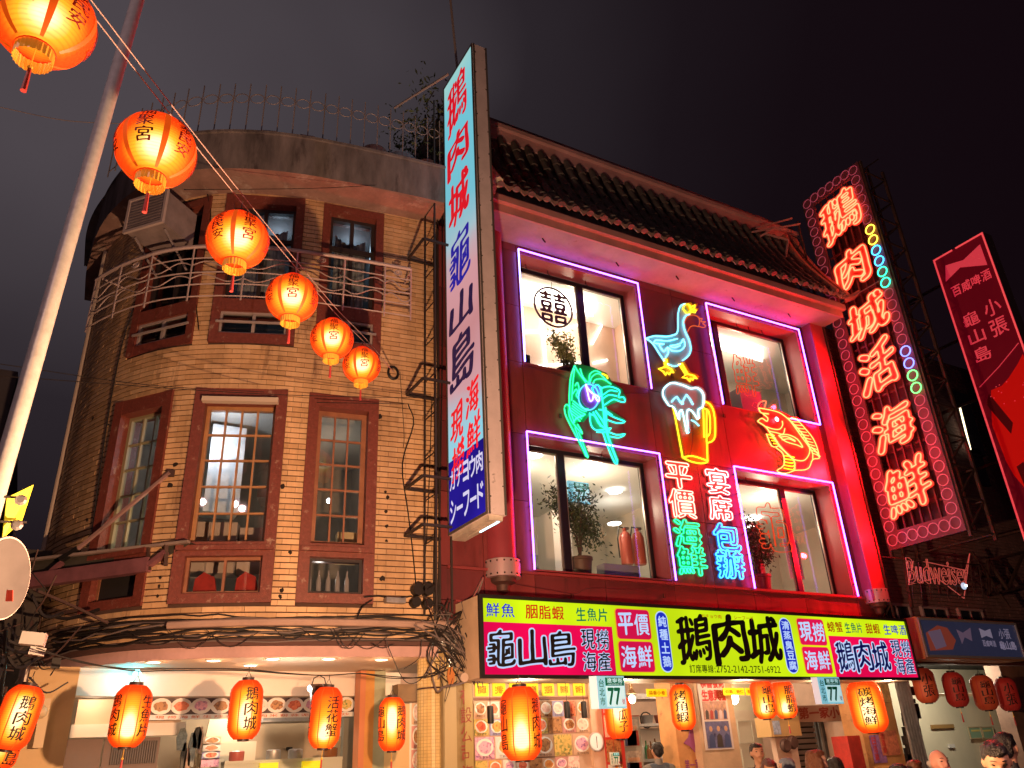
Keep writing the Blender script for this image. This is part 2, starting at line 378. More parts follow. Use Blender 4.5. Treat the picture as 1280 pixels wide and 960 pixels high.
# ------------------------------------------------------------------ corner building: its plan is a curve measured by s, leftwards from the joint
K_ = [(0, 6), (0.8, 7), (1.8, 10), (2.55, 20), (3.2, 32), (3.65, 48), (4.4, 62), (6.6, 92), (12, 94)]
_S = np.linspace(0, 12, 601); _P = [(4.1, 9.0)]
for i in range(1, 601):
    a = math.radians(np.interp((_S[i]+_S[i-1])/2, [k[0] for k in K_], [k[1] for k in K_])); h = _S[i]-_S[i-1]
    _P.append((_P[-1][0]-math.cos(a)*h, _P[-1][1]+math.sin(a)*h))
_P = np.array(_P)
def wp(s, z, w=0):                          # point on the curved wall, w out towards the street
    a = math.radians(np.interp(s, [k[0] for k in K_], [k[1] for k in K_]))
    if s < 0: x, y = 4.1-s*math.cos(a), 9.0+s*math.sin(a)
    else: x, y = np.interp(s, _S, _P[:, 0]), np.interp(s, _S, _P[:, 1])
    return Vector((x-math.sin(a)*w, y-math.cos(a)*w, z))
def wang(s): return math.radians(np.interp(s, [k[0] for k in K_], [k[1] for k in K_]))
def chord(sa, sb):                          # frame of the flat window between s=sa (right) and sb (left); u=0 at the left
    a = wp(sb, 0); b = wp(sa, 0); return Fr(a, (b-a), (0, 0, 1)), (b-a).length
BB = thing('corner_building', 'curved three storey corner building faced with narrow yellow brick tiles and maroon window surrounds', 'building', tuple(wp(2, 0)))
SUR = [(.82, 1.71, 3.34, 5.96), (1.97, 3.08, 3.34, 5.97), (3.36, 4.28, 3.34, 5.97), (.82, 1.69, 6.62, 8.96), (1.95, 3.02, 6.62, 8.98), (3.22, 4.26, 6.62, 8.96)]
def in_sur(s, z): return any(a < s < b and c < z < d for a, b, c, d in SUR)
# backing wall with openings
sb = sorted(set([0.0, 9.5]+[x for q in SUR for x in q[:2]])); ss = []
for a, b in zip(sb, sb[1:]):
    k = max(1, int((b-a)/.12)); ss += [a+(b-a)*i/k for i in range(k)]
ss.append(9.5); zs = sorted(set([2.93, 9.0]+[x for q in SUR for x in q[2:]]))
mb = MB()
for a, b in zip(ss, ss[1:]):
    for c, d in zip(zs, zs[1:]):
        if not in_sur((a+b)/2, (c+d)/2): mb.quad(wp(b, c, -.012), wp(a, c, -.012), wp(a, d, -.012), wp(b, d, -.012))
mb.build('wall', m_mortar, BB, smooth=True)
# brick courses
m_br = [mat('yellow_brick_tile', (.62, .40, .22), .42, var=.30, vs=3, spots=.35, spot_c=(.20, .11, .07), spot_s=3.5, streak=.22, wld=True),
        mat('yellow_brick_tile_pale', (.67, .45, .26), .4, var=.28, vs=3, spots=.35, spot_c=(.22, .12, .08), spot_s=3.5, streak=.22, wld=True),
        mat('yellow_brick_tile_dark', (.54, .34, .18), .45, var=.3, vs=3, spots=.4, spot_c=(.18, .10, .06), spot_s=3.5, streak=.22, wld=True)]
H_ = .07; bricks = []
k = 0; z = 2.96
rb = random.Random(3)
while z < 8.99:
    s = -.12*(k % 2)
    while s < 8.4:
        s1 = s+.225; a, b = max(s, .0), s1-.004
        zc = z+H_/2
        for q in SUR:
            if q[2]-.02 < zc < q[3]+.02:
                if q[0] <= a < q[1]: a = q[1]
                if q[0] < b <= q[1]: b = q[0]
                if a < q[0] and b > q[1]: b = q[0]
        if b-a > .03: bricks.append((a, b, z, z+H_-.014))
        s = s1
    z += H_; k += 1
def bkey(b):
    p = wp((b[0]+b[1])/2, b[2]); n = wp((b[0]+b[1])/2, b[2], 1)-p; d = CC-p
    return -(b[1]-b[0])*n.dot(d)/d.length**3 if (b[0] < 6 and b[1]-b[0] > .18) else 0
order = sorted(range(len(bricks)), key=lambda i: bkey(bricks[i])); near = set(order[:300])
unit = []
for j in range(3):
    u = MB(); u.box(-.5, -.5, -.5, .5, .5, .5); me = bpy.data.meshes.new('brick'); me.from_pydata(u.v, [], u.f); me.materials.append(m_br[j]); unit.append(me)
rest = MB()
for i, (a, b, c, d) in enumerate(bricks):
    j = rb.choice((0, 0, 0, 1, 1, 2)); pr = rb.uniform(-.0015, .002)
    if i in near:
        o = bpy.data.objects.new('brick', unit[j]); o.parent = BB; sm = (a+b)/2
        o.location = wp(sm, (c+d)/2, -.004+pr)-BB.location; o.rotation_euler = (0, 0, -wang(sm)); o.scale = (b-a, .02, d-c); col.objects.link(o)
    else:
        P = [wp(b, c, .006+pr), wp(a, c, .006+pr), wp(a, d, .006+pr), wp(b, d, .006+pr), wp(b, c, -.012), wp(a, c, -.012), wp(a, d, -.012), wp(b, d, -.012)]
        rest.add(P, [(0, 1, 2, 3), (4, 5, 1, 0), (1, 5, 6, 2), (3, 2, 6, 7), (4, 0, 3, 7)], j)
rest.build('brickwork', m_br, BB, kind='stuff')
# holes and rust spots left by old anchors in the bricks
hm = mat('anchor_hole', (.02, .012, .01), .9)
holes = MB()
for x, y, r_ in ((465, 607, 4), (486, 465, 0), (219, 581, 4), (213, 607, 4), (353, 608, 3.5), (484, 622, 3), (482, 640, 2.6), (483, 658, 2.6), (483, 676, 2.4), (362, 690, 3), (352, 738, 3), (350, 746, 2.6), (201, 722, 2), (199, 733, 2), (198, 745, 2), (475, 521, 4), (481, 615, 2), (478, 723, 4), (120, 625, 2.5), (117, 523, 2.5), (110, 650, 2.5), (137, 531, 2)):
    if not r_: continue
    d = ray(x, y); az = math.atan2(d.x, d.y); s = min(np.linspace(0, 5.5, 400), key=lambda q: abs(math.atan2(wp(q, 0).x, wp(q, 0).y)-az))
    p = wp(s, 0); z = 1.6+d.z*math.hypot(p.x, p.y)/math.hypot(d.x, d.y)
    fr = Fr(wp(s, z, .007), (math.cos(wang(s)), -math.sin(wang(s)), 0)); n = 9
    holes.prism([(r_*.0092*random.uniform(.6, 1.2)*math.cos(2*math.pi*i/n), r_*.0092*random.uniform(.6, 1.3)*math.sin(2*math.pi*i/n)) for i in range(n)], fr, 0, .004)
holes.build('anchor_holes', hm, BB, kind='stuff')
# ---- windows of the corner building
m_wood = mat('red_brown_window_wood', (.30, .13, .075), .5, var=.25, vs=6)
m_wood2 = mat('orange_window_wood', (.42, .22, .10), .5, var=.2, vs=6)
m_dframe = mat('dark_aluminium_frame', (.06, .05, .055), .4, .5)
m_pinkframe = mat('pale_aluminium_frame', (.42, .36, .36), .45, .2, var=.15)
def surround(fr, W, z0, z1, holes_, m=None, d0=-.30, d1=.035):       # ring of mosaic tile round one or two openings
    mb = MB(); us = 0
    zc = sorted(holes_, key=lambda h: h[2])
    u0 = min(h[0] for h in holes_); u1 = max(h[1] for h in holes_)
    mb.box(0, z0, d0, u0, z1, d1, fr); mb.box(u1, z0, d0, W, z1, d1, fr); lo = z0
    for h in zc:
        mb.box(u0, lo, d0, u1, h[2], d1-.003, fr); lo = h[3]
    mb.box(u0, lo, d0, u1, z1, d1-.003, fr)
    o = mb.build('window_surround', m or m_maroon, BB)
    return o
def frame_ring(name, par, fr, u0, z0, u1, z1, t, w0, w1, m):
    mb = MB(); mb.box(u0, z0, w0, u0+t, z1, w1, fr).box(u1-t, z0, w0, u1, z1, w1, fr)
    mb.box(u0+t, z0, w0, u1-t, z0+t, w1, fr).box(u0+t, z1-t, w0, u1-t, z1, w1, fr)
    return mb.build(name, m, par)
def paned(fr, u0, z0, u1, z1, cols, rows, mwin, gm, t=.05, w=-.14):      # window > muntins and panes
    f = frame_ring('window', BB, fr, u0, z0, u1, z1, t, w-.03, w+.03, mwin)
    a, b, c, d = u0+t, u1-t, z0+t, z1-t
    for i in range(1, cols):
        x = a+(b-a)*i/cols; MB().box(x-.011, c, w-.02, x+.011, d, w+.022, fr).build('muntin', mwin, f)
    for j in range(1, rows):
        y = c+(d-c)*j/rows; MB().box(a, y-.011, w-.018, b, y+.011, w+.018, fr).build('muntin', mwin, f)
    for i in range(cols):
        for j in range(rows):
            tw = random.uniform(-.004, .004)
            x0, x1, y0, y1 = a+(b-a)*i/cols, a+(b-a)*(i+1)/cols, c+(d-c)*j/rows, c+(d-c)*(j+1)/rows
            p = MB(); p.quad(fr.p(x0, y0, w-.006+tw), fr.p(x1, y0, w-.006-tw), fr.p(x1, y1, w-.006-tw*.5), fr.p(x0, y1, w-.006+tw)); p.build('pane', gm, f)
    return f
m_room = mat('dim_room_wall', (.38, .33, .28), .8, var=.2)
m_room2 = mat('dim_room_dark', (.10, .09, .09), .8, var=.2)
def room(name_mat, fr, u0, z0, u1, z1, dep, w=-.32, par=None, ceil=None):       # the room seen through a window: five sides
    mb = MB(); A = fr.p
    mb.quad(A(u0, z0, -dep), A(u1, z0, -dep), A(u1, z1, -dep), A(u0, z1, -dep))
    mb.quad(A(u0, z0, w), A(u0, z0, -dep), A(u0, z1, -dep), A(u0, z1, w)); mb.quad(A(u1, z0, -dep), A(u1, z0, w), A(u1, z1, w), A(u1, z1, -dep))
    mb.quad(A(u0, z0, w), A(u1, z0, w), A(u1, z0, -dep), A(u0, z0, -dep), 1); mb.quad(A(u0, z1, -dep), A(u1, z1, -dep), A(u1, z1, w), A(u0, z1, w), 1)
    return mb.build('room', [name_mat, ceil or name_mat], par or BB)
# lower storey
for qi, (sa, sb_, z0, z1) in enumerate(SUR[:3]):
    fr, W = chord(sa, sb_)
    t = .13
    hs = [(t, W-t, 3.45, 3.87), (t, W-t, 4.03, 5.78)]
    surround(fr, W, z0, z1, hs)
    MB().box(.02, 3.93, .03, W-.02, 3.985, .075, fr).build('window_sill', m_maroon, BB)
    if qi == 0: paned(fr, t, 4.03, W-t, 5.78, 3, 5, m_wood, m_dglass, .06)
    elif qi == 1:
        paned(fr, t, 4.03, W-t, 5.78, 4, 5, m_wood2, m_dglass, .045)
        MB().box(t-.03, 5.76, .03, W-t+.03, 5.82, .12, fr).build('drip_board', mat('pale_board', (.6, .5, .42), .6), BB)
    else: paned(fr, t, 4.03, W-t, 5.78, 3, 5, mat('greenish_window_wood', (.30, .27, .16), .5), m_dglass, .045)
    lw = frame_ring('small_window', BB, fr, t, 3.45, W-t, 3.87, .035, -.12, -.06, m_dframe if qi == 0 else m_wood)
    if qi < 2:
        MB().quad(fr.p(t+.03, 3.48, -.09), fr.p(W-t-.03, 3.48, -.09), fr.p(W-t-.03, 3.84, -.09), fr.p(t+.03, 3.84, -.09)).build('pane', m_dglass, lw)
    if qi == 2:
        MB().box(t+.03, 3.48, -.1, W-t-.03, 3.84, -.07, fr).build('dark_opening', m_dark, lw)  # dark sheet put in for the shade of an open window
    if qi == 1:
        x = t+(W-2*t)*.5; MB().box(x-.015, 3.48, -.115, x+.015, 3.84, -.065, fr).build('mullion', m_wood, lw)
        cl = mat('red_cloth', (.5, .04, .03), .8, var=.3, vs=8)
        for c0 in (.2, .66):
            MB().prism([(c0, 3.52), (c0+.26, 3.50), (c0+.22, 3.68), (c0+.1, 3.74), (c0+.01, 3.66)], fr, -.28, -.22).build('red_cloth', cl, lw)
    pass
# one room behind the three lower windows
mb = MB(); q = [(.42, 10.9), (.42, 12.3), (4.0, 12.3), (4.0, 9.4)]
for (xa, ya), (xb, yb) in zip(q, q[1:]): mb.quad((xa, ya, 3.38), (xb, yb, 3.38), (xb, yb, 6.12), (xa, ya, 6.12))
fl_ = [tuple(wp(s_, 0, -.34)) for s_ in (.1, .8, 1.7, 2.5, 3.2, 3.7, 4.4, 5.0)]
for z_, mi in ((3.38, 0), (6.12, 1)): mb.add([(x, y, z_) for x, y, _ in fl_]+[(.42, 12.3, z_), (4.0, 12.3, z_)], [tuple(range(10))], mi)
mb.build('room', [m_room, mat('pale_room_ceiling', (.5, .48, .46), .8)], BB)
# things inside the lower rooms: crates, a partition and lit lamps
frm, Wm = chord(*SUR[1][:2])
mbx = mat('pale_carton', (.62, .50, .42), .7, var=.1)
for i, (x, y0, y1) in enumerate(((.05, 4.0, 4.4), (.36, 4.0, 4.42), (.70, 4.0, 4.38), (1.0, 4.0, 4.36))):
    tag(MB().box(x-.12, y0-.2, -.75-.1*i, x+.20, y1, -.45-.1*i, frm).build('carton', mbx), ['first', 'second', 'third', 'rightmost'][i]+' pale carton from the left behind the middle lattice window of the corner building', 'box', 'cartons behind the middle lattice window')
lamp('room_lamp', (1.6, 10.6, 5.7), (.86, .93, 1), 16, .05); lamp('room_lamp', (3.2, 10.9, 5.6), (1, .85, .65), 5, .05)
mpartition = mat('bluish_partition', (.72, .76, .80), .5, var=.2, vs=6)
tag(MB().box(at(258, 600, 10.9).x, 10.9, at(270, 640, 10.9).z, at(302, 600, 10.9).x, 11.2, at(270, 530, 10.9).z).build('lit_partition', mpartition), 'box standing in for a bluish lit wall, seen through the middle lattice window', 'partition')  # box stands in for a bluish lit wall; the tint is in its colour
tag(MB().box(.7, 4.85, -1.3, 1.15, 5.0, -.9, frm).build('range_hood', mbx), 'cream hood hanging behind the middle lattice window', 'hood')
frr, Wr = chord(*SUR[0][:2])
lamp('room_lamp', frr.p(.75, 4.35, -.6), (1, .8, .5), 4, .08)
bl = MB(); bl.ball(frr.p(.42, 4.78, -.7), .035); tag(bl.build('ceiling_bulb', glow('cool_bulb', (.8, 1, 1), 12)), 'small cool bulb lit inside the right lattice window', 'lamp')
tag(MB().box(.52, 3.95, -.7, .78, 4.32, -.5, frr).build('cream_panel', mat('cream_panel_mat', (.75, .6, .35), .6)), 'cream panel standing in the lower corner of the right lattice window', 'panel')
frl, Wl = chord(*SUR[2][:2]); lamp('room_lamp', frl.p(.6, 4.4, -.5), (1, .85, .55), 5, .1)
for i in range(5):
    x = .17+.11*i; b = MB(); c = frr.p(x, 0, -.2)
    b.lathe([(.028, 3.49), (.03, 3.52), (.03, 3.64), (.012, 3.70), (.012, 3.76)], (c.x, c.y, 0), 10)
    tag(b.build('bottle', mat('clear_bottle', (.55, .5, .5), .15, alpha=.75), smooth=True), ['leftmost', 'second', 'middle', 'fourth', 'rightmost'][i]+' clear bottle in the small window under the right lattice window', 'bottle', 'bottles in the small window')
lamp('room_lamp', frr.p(.3, 3.75, -.45), (1, .9, .8), 2.5, .05)
# upper storey: dark balcony doors above, small sliding windows below
m_curt = mat('pale_curtain', (.55, .6, .65), .8, var=.2, vs=9)
for qi, (sa, sb_, z0, z1) in enumerate(SUR[3:]):
    fr, W = chord(sa, sb_); t = .11
    hs = [(t, W-t, 6.76, 7.09), (t, W-t, 7.28, 8.84)]
    surround(fr, W, z0, z1, hs)
    f = frame_ring('balcony_door', BB, fr, t, 7.28, W-t, 8.84, .05, -.17, -.1, m_dframe)
    MB().box(t+.05, 8.28, -.165, W-t-.05, 8.34, -.105, fr).build('transom', m_dframe, f)
    xm = W/2; MB().box(xm-.025, 7.33, -.17, xm+.025, 8.79, -.1, fr).build('mullion', m_dframe, f)
    for x0, x1 in ((t+.05, xm-.025), (xm+.025, W-t-.05)):
        for y0, y1 in ((7.33, 8.28), (8.34, 8.79)):
            MB().quad(fr.p(x0, y0, -.14), fr.p(x1, y0, -.14), fr.p(x1, y1, -.14), fr.p(x0, y1, -.14)).build('pane', m_dglass, f)
    if qi < 2:
        c = MB(); n = 26
        for i in range(n):
            a = t+.05+(W-2*t-.1)*(.1+.8*i/n); b = t+.05+(W-2*t-.1)*(.1+.8*(i+1)/n); wa = -.24+.02*math.sin(i*1.7); wb = -.24+.02*math.sin((i+1)*1.7)
            top = 8.62-.12*math.sin(i/n*3.1)
            c.quad(fr.p(a, 7.3, wa), fr.p(b, 7.3, wb), fr.p(b, top, wb), fr.p(a, top, wa))
        c.build('curtain', m_curt, BB); lamp('room_lamp', fr.p(W*.6, 8.72, -.7), (.6, .82, 1), 7, .1)
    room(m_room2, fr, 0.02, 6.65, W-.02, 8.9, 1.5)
    if qi < 3:
        f = frame_ring('sliding_window', BB, fr, t, 6.76, W-t, 7.09, .03, -.05, 0, m_pinkframe)
        MB().box(xm-.02, 6.79, -.045, xm+.02, 7.06, .005, fr).build('mullion', m_pinkframe, f)
        MB().box(t-.04, 6.90, .04, W-t+.04, 6.93, .06, fr).build('guard_bar', m_pinkframe, f)
        MB().quad(fr.p(t+.03, 6.79, -.03), fr.p(W-t-.03, 6.79, -.03), fr.p(W-t-.03, 7.06, -.03), fr.p(t+.03, 7.06, -.03)).build('pane', m_dglass, f)
# ---- roof slab with stained soffit, parapet above
m_conc = mat('grey_stained_concrete', (.19, .165, .17), .85, var=.55, vs=4, bump=.3, bs=14, spots=.6, spot_c=(.07, .055, .06), spot_s=5, streak=.25)
m_soff = mat('peeling_soffit', (.30, .185, .16), .85, var=.4, vs=2, bump=.3, bs=14, spots=.6, spot_c=(.5, .42, .38), spot_s=3)
mb = MB(); sl = [-.0+i*.15 for i in range(50)]
def pj(s, w): return w*(1 if s < 3.6 else max(.35, 1-(s-3.6)*.28))
for a, b in zip(sl, sl[1:]):
    mb.quad(wp(b, 9.0, pj(b, .53)), wp(a, 9.0, pj(a, .53)), wp(a, 9.62, pj(a, .53)), wp(b, 9.62, pj(b, .53))); mb.quad(wp(a, 9.0, pj(a, .53)), wp(b, 9.0, pj(b, .53)), wp(b, 9.0, -.3), wp(a, 9.0, -.3), 1)
    mb.quad(wp(b, 9.62, pj(b, .53)), wp(a, 9.62, pj(a, .53)), wp(a, 9.62, -.6), wp(b, 9.62, -.6))
    mb.quad(wp(b, 9.62, pj(b, .56)), wp(a, 9.62, pj(a, .56)), wp(a, 9.66, pj(a, .56)), wp(b, 9.66, pj(b, .56))); mb.quad(wp(a, 9.62, pj(a, .56)), wp(b, 9.62, pj(b, .56)), wp(b, 9.62, pj(b, .52)), wp(a, 9.62, pj(a, .52))); mb.quad(wp(b, 9.66, pj(b, .56)), wp(a, 9.66, pj(a, .56)), wp(a, 9.66, .3), wp(b, 9.66, .3))
mb.quad(wp(0, 9.0, .53), wp(0, 9.0, -.6), wp(0, 9.62, -.6), wp(0, 9.62, .53))
mb.build('roof_slab', [m_conc, m_soff], BB, smooth=False)
# flat roof and rear so the building is closed
mb = MB(); far = [wp(s, 9.1, -.3) for s in np.linspace(0, 9.5, 24)]
mb.add([tuple(p) for p in far]+[(4.1, 17.5, 9.1)], [tuple(range(25))]); mb.build('roof', m_conc, BB)
mb = MB(); mb.quad(Vector((4.1, 9.02, 2.9)), Vector((4.1, 17.5, 2.9)), Vector((4.1, 17.5, 9.1)), Vector((4.1, 9.02, 9.1))); mb.build('side_wall', m_conc, BB)
m_rail = mat('white_painted_railing', (.52, .42, .42), .5, .1, var=.2)
# ---- balcony railing
bal = thing('balcony_railing', 'white curved wrought iron balcony railing with scrolls below the upper windows', 'railing', tuple(wp(2, 7.1, .35)))
sv = np.linspace(.5, 4.75, 60)
MB().tube([wp(s, 7.86, .35) for s in sv], .026, 6).build('handrail', m_rail, bal, smooth=True)
for zz in (7.10, 7.28, 7.46, 7.68): MB().tube([wp(s, zz, .35) for s in sv], .010, 5).build('rail', m_rail, bal)
posts = [.5, .86, 1.4, 2.0, 2.6, 3.2, 3.7, 4.2, 4.75]
for s in posts: MB().tube([wp(s, 7.04, .35), wp(s, 7.86, .35)], .012, 5).build('baluster', m_rail, bal)
for s in (.5, 1.4, 2.6, 3.7, 4.6): MB().tube([wp(s, 7.82, .35), wp(s, 7.82, .0)], .012, 5).build('wall_tie', m_rail, bal)
for i, (a, b) in enumerate(zip(posts, posts[1:])):      # S scrolls between the balusters
    for zc in (7.37, 7.57):
        pts = []
        for j in range(21):
            q = j/20; pts.append(wp(a+(b-a)*q, zc+.055*math.sin(q*2*math.pi*(1 if i % 2 else -1)), .35))
        MB().tube(pts, .008, 4).build('scroll', m_rail, bal)
    if i % 2 == 0:
        c = (a+b)/2; pts = []
        for j in range(30):
            th = j/29*4*math.pi; rr = .012+.05*j/29; pts.append(wp(c+rr*math.cos(th), 7.77+rr*.75*math.sin(th), .35))
        MB().tube(pts, .008, 4).build('scroll', m_rail, bal)
# balcony drain slab edge (thin)
# ---- railing on the roof
rr_ = thing('roof_railing', 'thin iron railing with a row of rings along the curved roof edge', 'railing', tuple(wp(2, 9.66, .45)))
m_iron = mat('dull_grey_iron', (.30, .26, .27), .6, .1)
for s in np.arange(.1, 4.9, .19): MB().tube([wp(s, 9.66, .45), wp(s, 10.62, .45)], .009, 4).build('post', m_iron, rr_)
for s in np.arange(.19, 4.8, .19):
    MB().tube([wp(s+.085*math.cos(t), 10.34+.085*math.sin(t), .45) for t in np.linspace(0, 2*math.pi, 13)[:-1]], .007, 4, closed=True).build('ring', m_iron, rr_)
MB().tube([wp(s, 9.75, .45) for s in np.linspace(.1, 4.85, 40)], .008, 4).build('rail', m_iron, rr_)
# roof clutter
mtile = mat('pale_roof_panel', (.55, .45, .42), .6, var=.2)
for i, (a, b) in enumerate(((1.5, 1.85), (1.9, 2.1), (2.15, 2.35), (2.4, 2.62), (2.9, 3.25), (3.3, 3.6))):
    fr, W = chord(a, b); tag(MB().box(0, 9.62, -.15, W, 9.95+.05*(i % 2), .2, fr).build('planter_box', mtile), ['pale planter box next to the water jar on the corner building roof', 'narrow pale planter box, second from the jar on the roof', 'narrow pale planter box, third from the jar on the roof', 'pale planter box in the middle of the roof edge', 'wide dull planter box left of the middle of the roof edge', 'leftmost dull planter box behind the roof railing'][i], 'planter', 'planter boxes behind the roof railing')
jar = MB(); c = wp(1.02, 0, .1); jar.lathe([(.12, 9.62), (.22, 9.72), (.25, 9.86), (.2, 10.0), (.13, 10.05), (.11, 10.0)], (c.x, c.y, 0), 18)
tag(jar.build('water_jar', mat('jar_clay', (.5, .3, .25), .5, var=.2), smooth=True), 'round reddish jar on the roof edge behind the railing', 'jar')
jar = MB(); c = wp(.62, 0, .1); jar.lathe([(.18, 9.62), (.24, 9.9), (.25, 9.94), (.22, 9.92)], (c.x, c.y, 0), 18)
tag(jar.build('flower_pot', mat('grey_pot', (.35, .4, .42), .6), smooth=True), 'grey tub on the roof edge between the jar and the roof shrub', 'pot')
jar = MB(); c = wp(.22, 0, .15); jar.lathe([(.13, 9.62), (.2, 9.86), (.21, 9.9), (.18, 9.88)], (c.x, c.y, 0), 18)
tag(jar.build('flower_pot', mat('terracotta', (.4, .15, .1), .7), smooth=True), 'terracotta pot with a shrub at the right end of the roof edge', 'pot')
def leaves(mb, c, R_, n, size, sq=(1, 1, 1), rnd=random, clumps=9):
    cs = [Vector((rnd.gauss(0, .5)*sq[0], rnd.gauss(0, .5)*sq[1], rnd.gauss(0, .45)*sq[2]))*R_ for _ in range(clumps)]
    for _ in range(n):
        q = rnd.choice(cs); p = Vector(c)+q+Vector((rnd.gauss(0, .28)*sq[0], rnd.gauss(0, .28)*sq[1], rnd.gauss(0, .28)*sq[2]))*R_
        a = Vector((rnd.uniform(-1, 1), rnd.uniform(-1, 1), rnd.uniform(-1, 1))).normalized(); b = a.cross(Vector((rnd.uniform(-1, 1), rnd.uniform(-1, 1), rnd.uniform(-1, 1)))).normalized()
        l = size*rnd.uniform(.6, 1.3); mb.add([p-a*l, p-b*l*.38+a*l*.1, p+a*l, p+b*l*.38+a*l*.1], [(0, 1, 2, 3)], rnd.choice((0, 0, 1)))
m_leaf = [mat('dark_leaf', (.035, .05, .022), .6), mat('leaf', (.07, .10, .035), .55)]
shr = thing('roof_shrub', 'dark leafy shrub growing on the roof between the railing and the tall white sign', 'shrub', tuple(wp(.2, 9.9, .1)))
mb = MB(); cc_ = wp(.2, 10.7, -.1); leaves(mb, cc_, .75, 900, .045, (.8, .6, 1.2), clumps=16); mb.build('crown', m_leaf, shr)
MB().tube([wp(.2, 9.8, .12), wp(.22, 10.2, .0), wp(.15, 10.9, -.1)], [.03, .025, .01], 6).build('trunk', m_brown_steel, shr)
# ---- air conditioner
frA, WA = chord(3.45, 4.0)
ac = thing('air_conditioner', 'old boxy window air conditioner hanging high on the left of the corner building', 'air conditioner', tuple(frA.p(.1, 8.2, 0)))
mac = mat('grey_ac_casing', (.30, .25, .26), .6, .2, var=.25, vs=5)
MB().box(.02, 8.12, .04, .62, 8.62, .62, frA).build('casing', mac, ac)
frame_ring('casing_edge', ac, frA, 0, 8.10, .64, 8.64, .035, .6, .64, mat('pale_edge', (.5, .42, .42), .5))
for i in range(9): MB().box(.06, 8.16+i*.047, .622, .58, 8.18+i*.047, .634, frA).build('louver', mac, ac)
for x in (.08, .56): MB().beam(frA.p(x, 8.10, .5), frA.p(x, 7.75, .02), .02).build('bracket', m_iron, ac)
# ---- base of the overhang: fascia strip, arcade ceiling, beams
m_pinkw = mat('pinkish_fascia', (.55, .36, .36), .7, var=.15)
m_peach = mat('peach_ceiling', (.80, .62, .50), .75, var=.04)
m_beamw = mat('white_beam', (.82, .74, .66), .6, var=.04)
mb = MB()
for a, b in zip(ss, ss[1:]):
    mb.quad(wp(b, 2.88, .02), wp(a, 2.88, .02), wp(a, 2.96, .02), wp(b, 2.96, .02), 1)
    mb.quad(wp(b, 2.76, -.06), wp(a, 2.76, -.06), wp(a, 2.88, -.06), wp(b, 2.88, -.06)); mb.quad(wp(a, 2.88, .02), wp(b, 2.88, .02), wp(b, 2.88, -.06), wp(a, 2.88, -.06), 1)
mb.build('fascia', [m_pinkw, mat('dark_fascia', (.10, .05, .045), .8)], BB)
mb = MB(); mb.add([tuple(wp(s, 2.765, -.05)) for s in np.linspace(0, 5.2, 30)]+[(-.3, 14, 2.765), (4.1, 14, 2.765)], [tuple(range(31, -1, -1))]); mb.build('arcade_ceiling', m_peach, BB)
dl = glow('downlight', (1, .86, .6), 14)
for i, (x, y) in enumerate(((192, 828), (267, 826), (313, 832), (341, 824), (411, 824), (477, 825))):
    c = atZ(x, y, 2.755); d = thing('downlight', ['leftmost warm downlight in the arcade ceiling', 'warm downlight in the arcade ceiling, second from the left', 'low warm downlight of the arcade above the third paper lantern', 'warm downlight in the arcade ceiling, fourth from the left', 'warm downlight in the arcade ceiling above the bell shaped floodlight', 'rightmost warm downlight in the arcade ceiling near the tiled column'][i], 'lamp', c, 'downlights in the arcade ceiling')
    b = MB(); b.lathe([(.07, -.004), (.085, -.004), (.09, .012)], c, 18, cap=False); b.build('rim', m_white, d)
    b = MB(); b.lathe([(.0, .0), (.07, .0)], c, 18, cap=False); b.build('lens', dl, d); lamp('downlight_lamp', (c.x, c.y, 2.66), (1, .48, .22), 2.2, .06)
# deeper beam
A1, A2, A3 = Vector((-.12, 10.35, 0)), Vector((.92, 10.61, 0)), Vector((4.3, 10.72, 0))
for a, b in ((A1, A2), (A2, A3)):
    n = Vector((-(b-a).y, (b-a).x, 0)).normalized()*.25
    mb = MB(); P = [a, b, b+n, a+n]; mb.add([(p.x, p.y, z) for z in (2.47, 2.762) for p in P], [(3, 2, 1, 0), (4, 5, 6, 7), (0, 1, 5, 4), (1, 2, 6, 5), (2, 3, 7, 6), (3, 0, 4, 7)]); mb.build('beam', m_beamw, BB)
spot = lamp('cyan_spot', (.93, 10.34, 2.66), (.03, .85, 1), 5, .02); 
fl = MB(); fl.lathe([(.02, 0), (.05, -.05), (.045, -.06)], (.98, 10.40, 2.74), 12); tag(fl.build('spotlight', glow('cool_spot', (.4, 1, 1), 4)), 'small cool white spotlight at the corner of the arcade beam', 'lamp')
# ------------------------------------------------------------------ the restaurant with the maroon front
RB = thing('restaurant_building', 'three storey restaurant front of dark maroon cladding under a curved tiled eave', 'building', (8.4, 9, 0))
FR = Fr((0, 9.0, 0), (1, 0, 0), (0, 0, 1))          # facade frame: u = X, v = Z, w = out
m_clad = mat('maroon_cladding', (.17, .032, .036), .42, var=.18, vs=1.3, spots=.12, spot_c=(.1, .03, .03), spot_s=3)
m_clads = [m_clad, mat('maroon_cladding_worn', (.14, .026, .032), .5, var=.3, vs=1.0, spots=.6, spot_c=(.06, .02, .02), spot_s=5, bump=.15, bs=6, streak=.18), mat('maroon_cladding_pale', (.20, .042, .046), .38, var=.35, vs=3, spots=.5, spot_c=(.09, .03, .03), spot_s=7, bump=.15, bs=5, streak=.2)]
m_seam = mat('dark_seam', (.03, .01, .012), .8)
HOLES = [(5.49, 7.83, 6.93, 8.91), (9.39, 11.74, 6.93, 8.91), (5.45, 7.81, 3.86, 5.79), (9.38, 11.71, 3.83, 5.79)]
XS = [4.12, 4.72, 5.47, 6.6, 7.82, 8.62, 9.385, 10.5, 11.725, 12.25]; ZS = [3.0, 3.42, 3.84, 4.8, 5.79, 6.93, 7.9, 8.91, 9.05]
def inh(x, z): return any(a < x < b and c < z < d for a, b, c, d in HOLES)
back = MB()
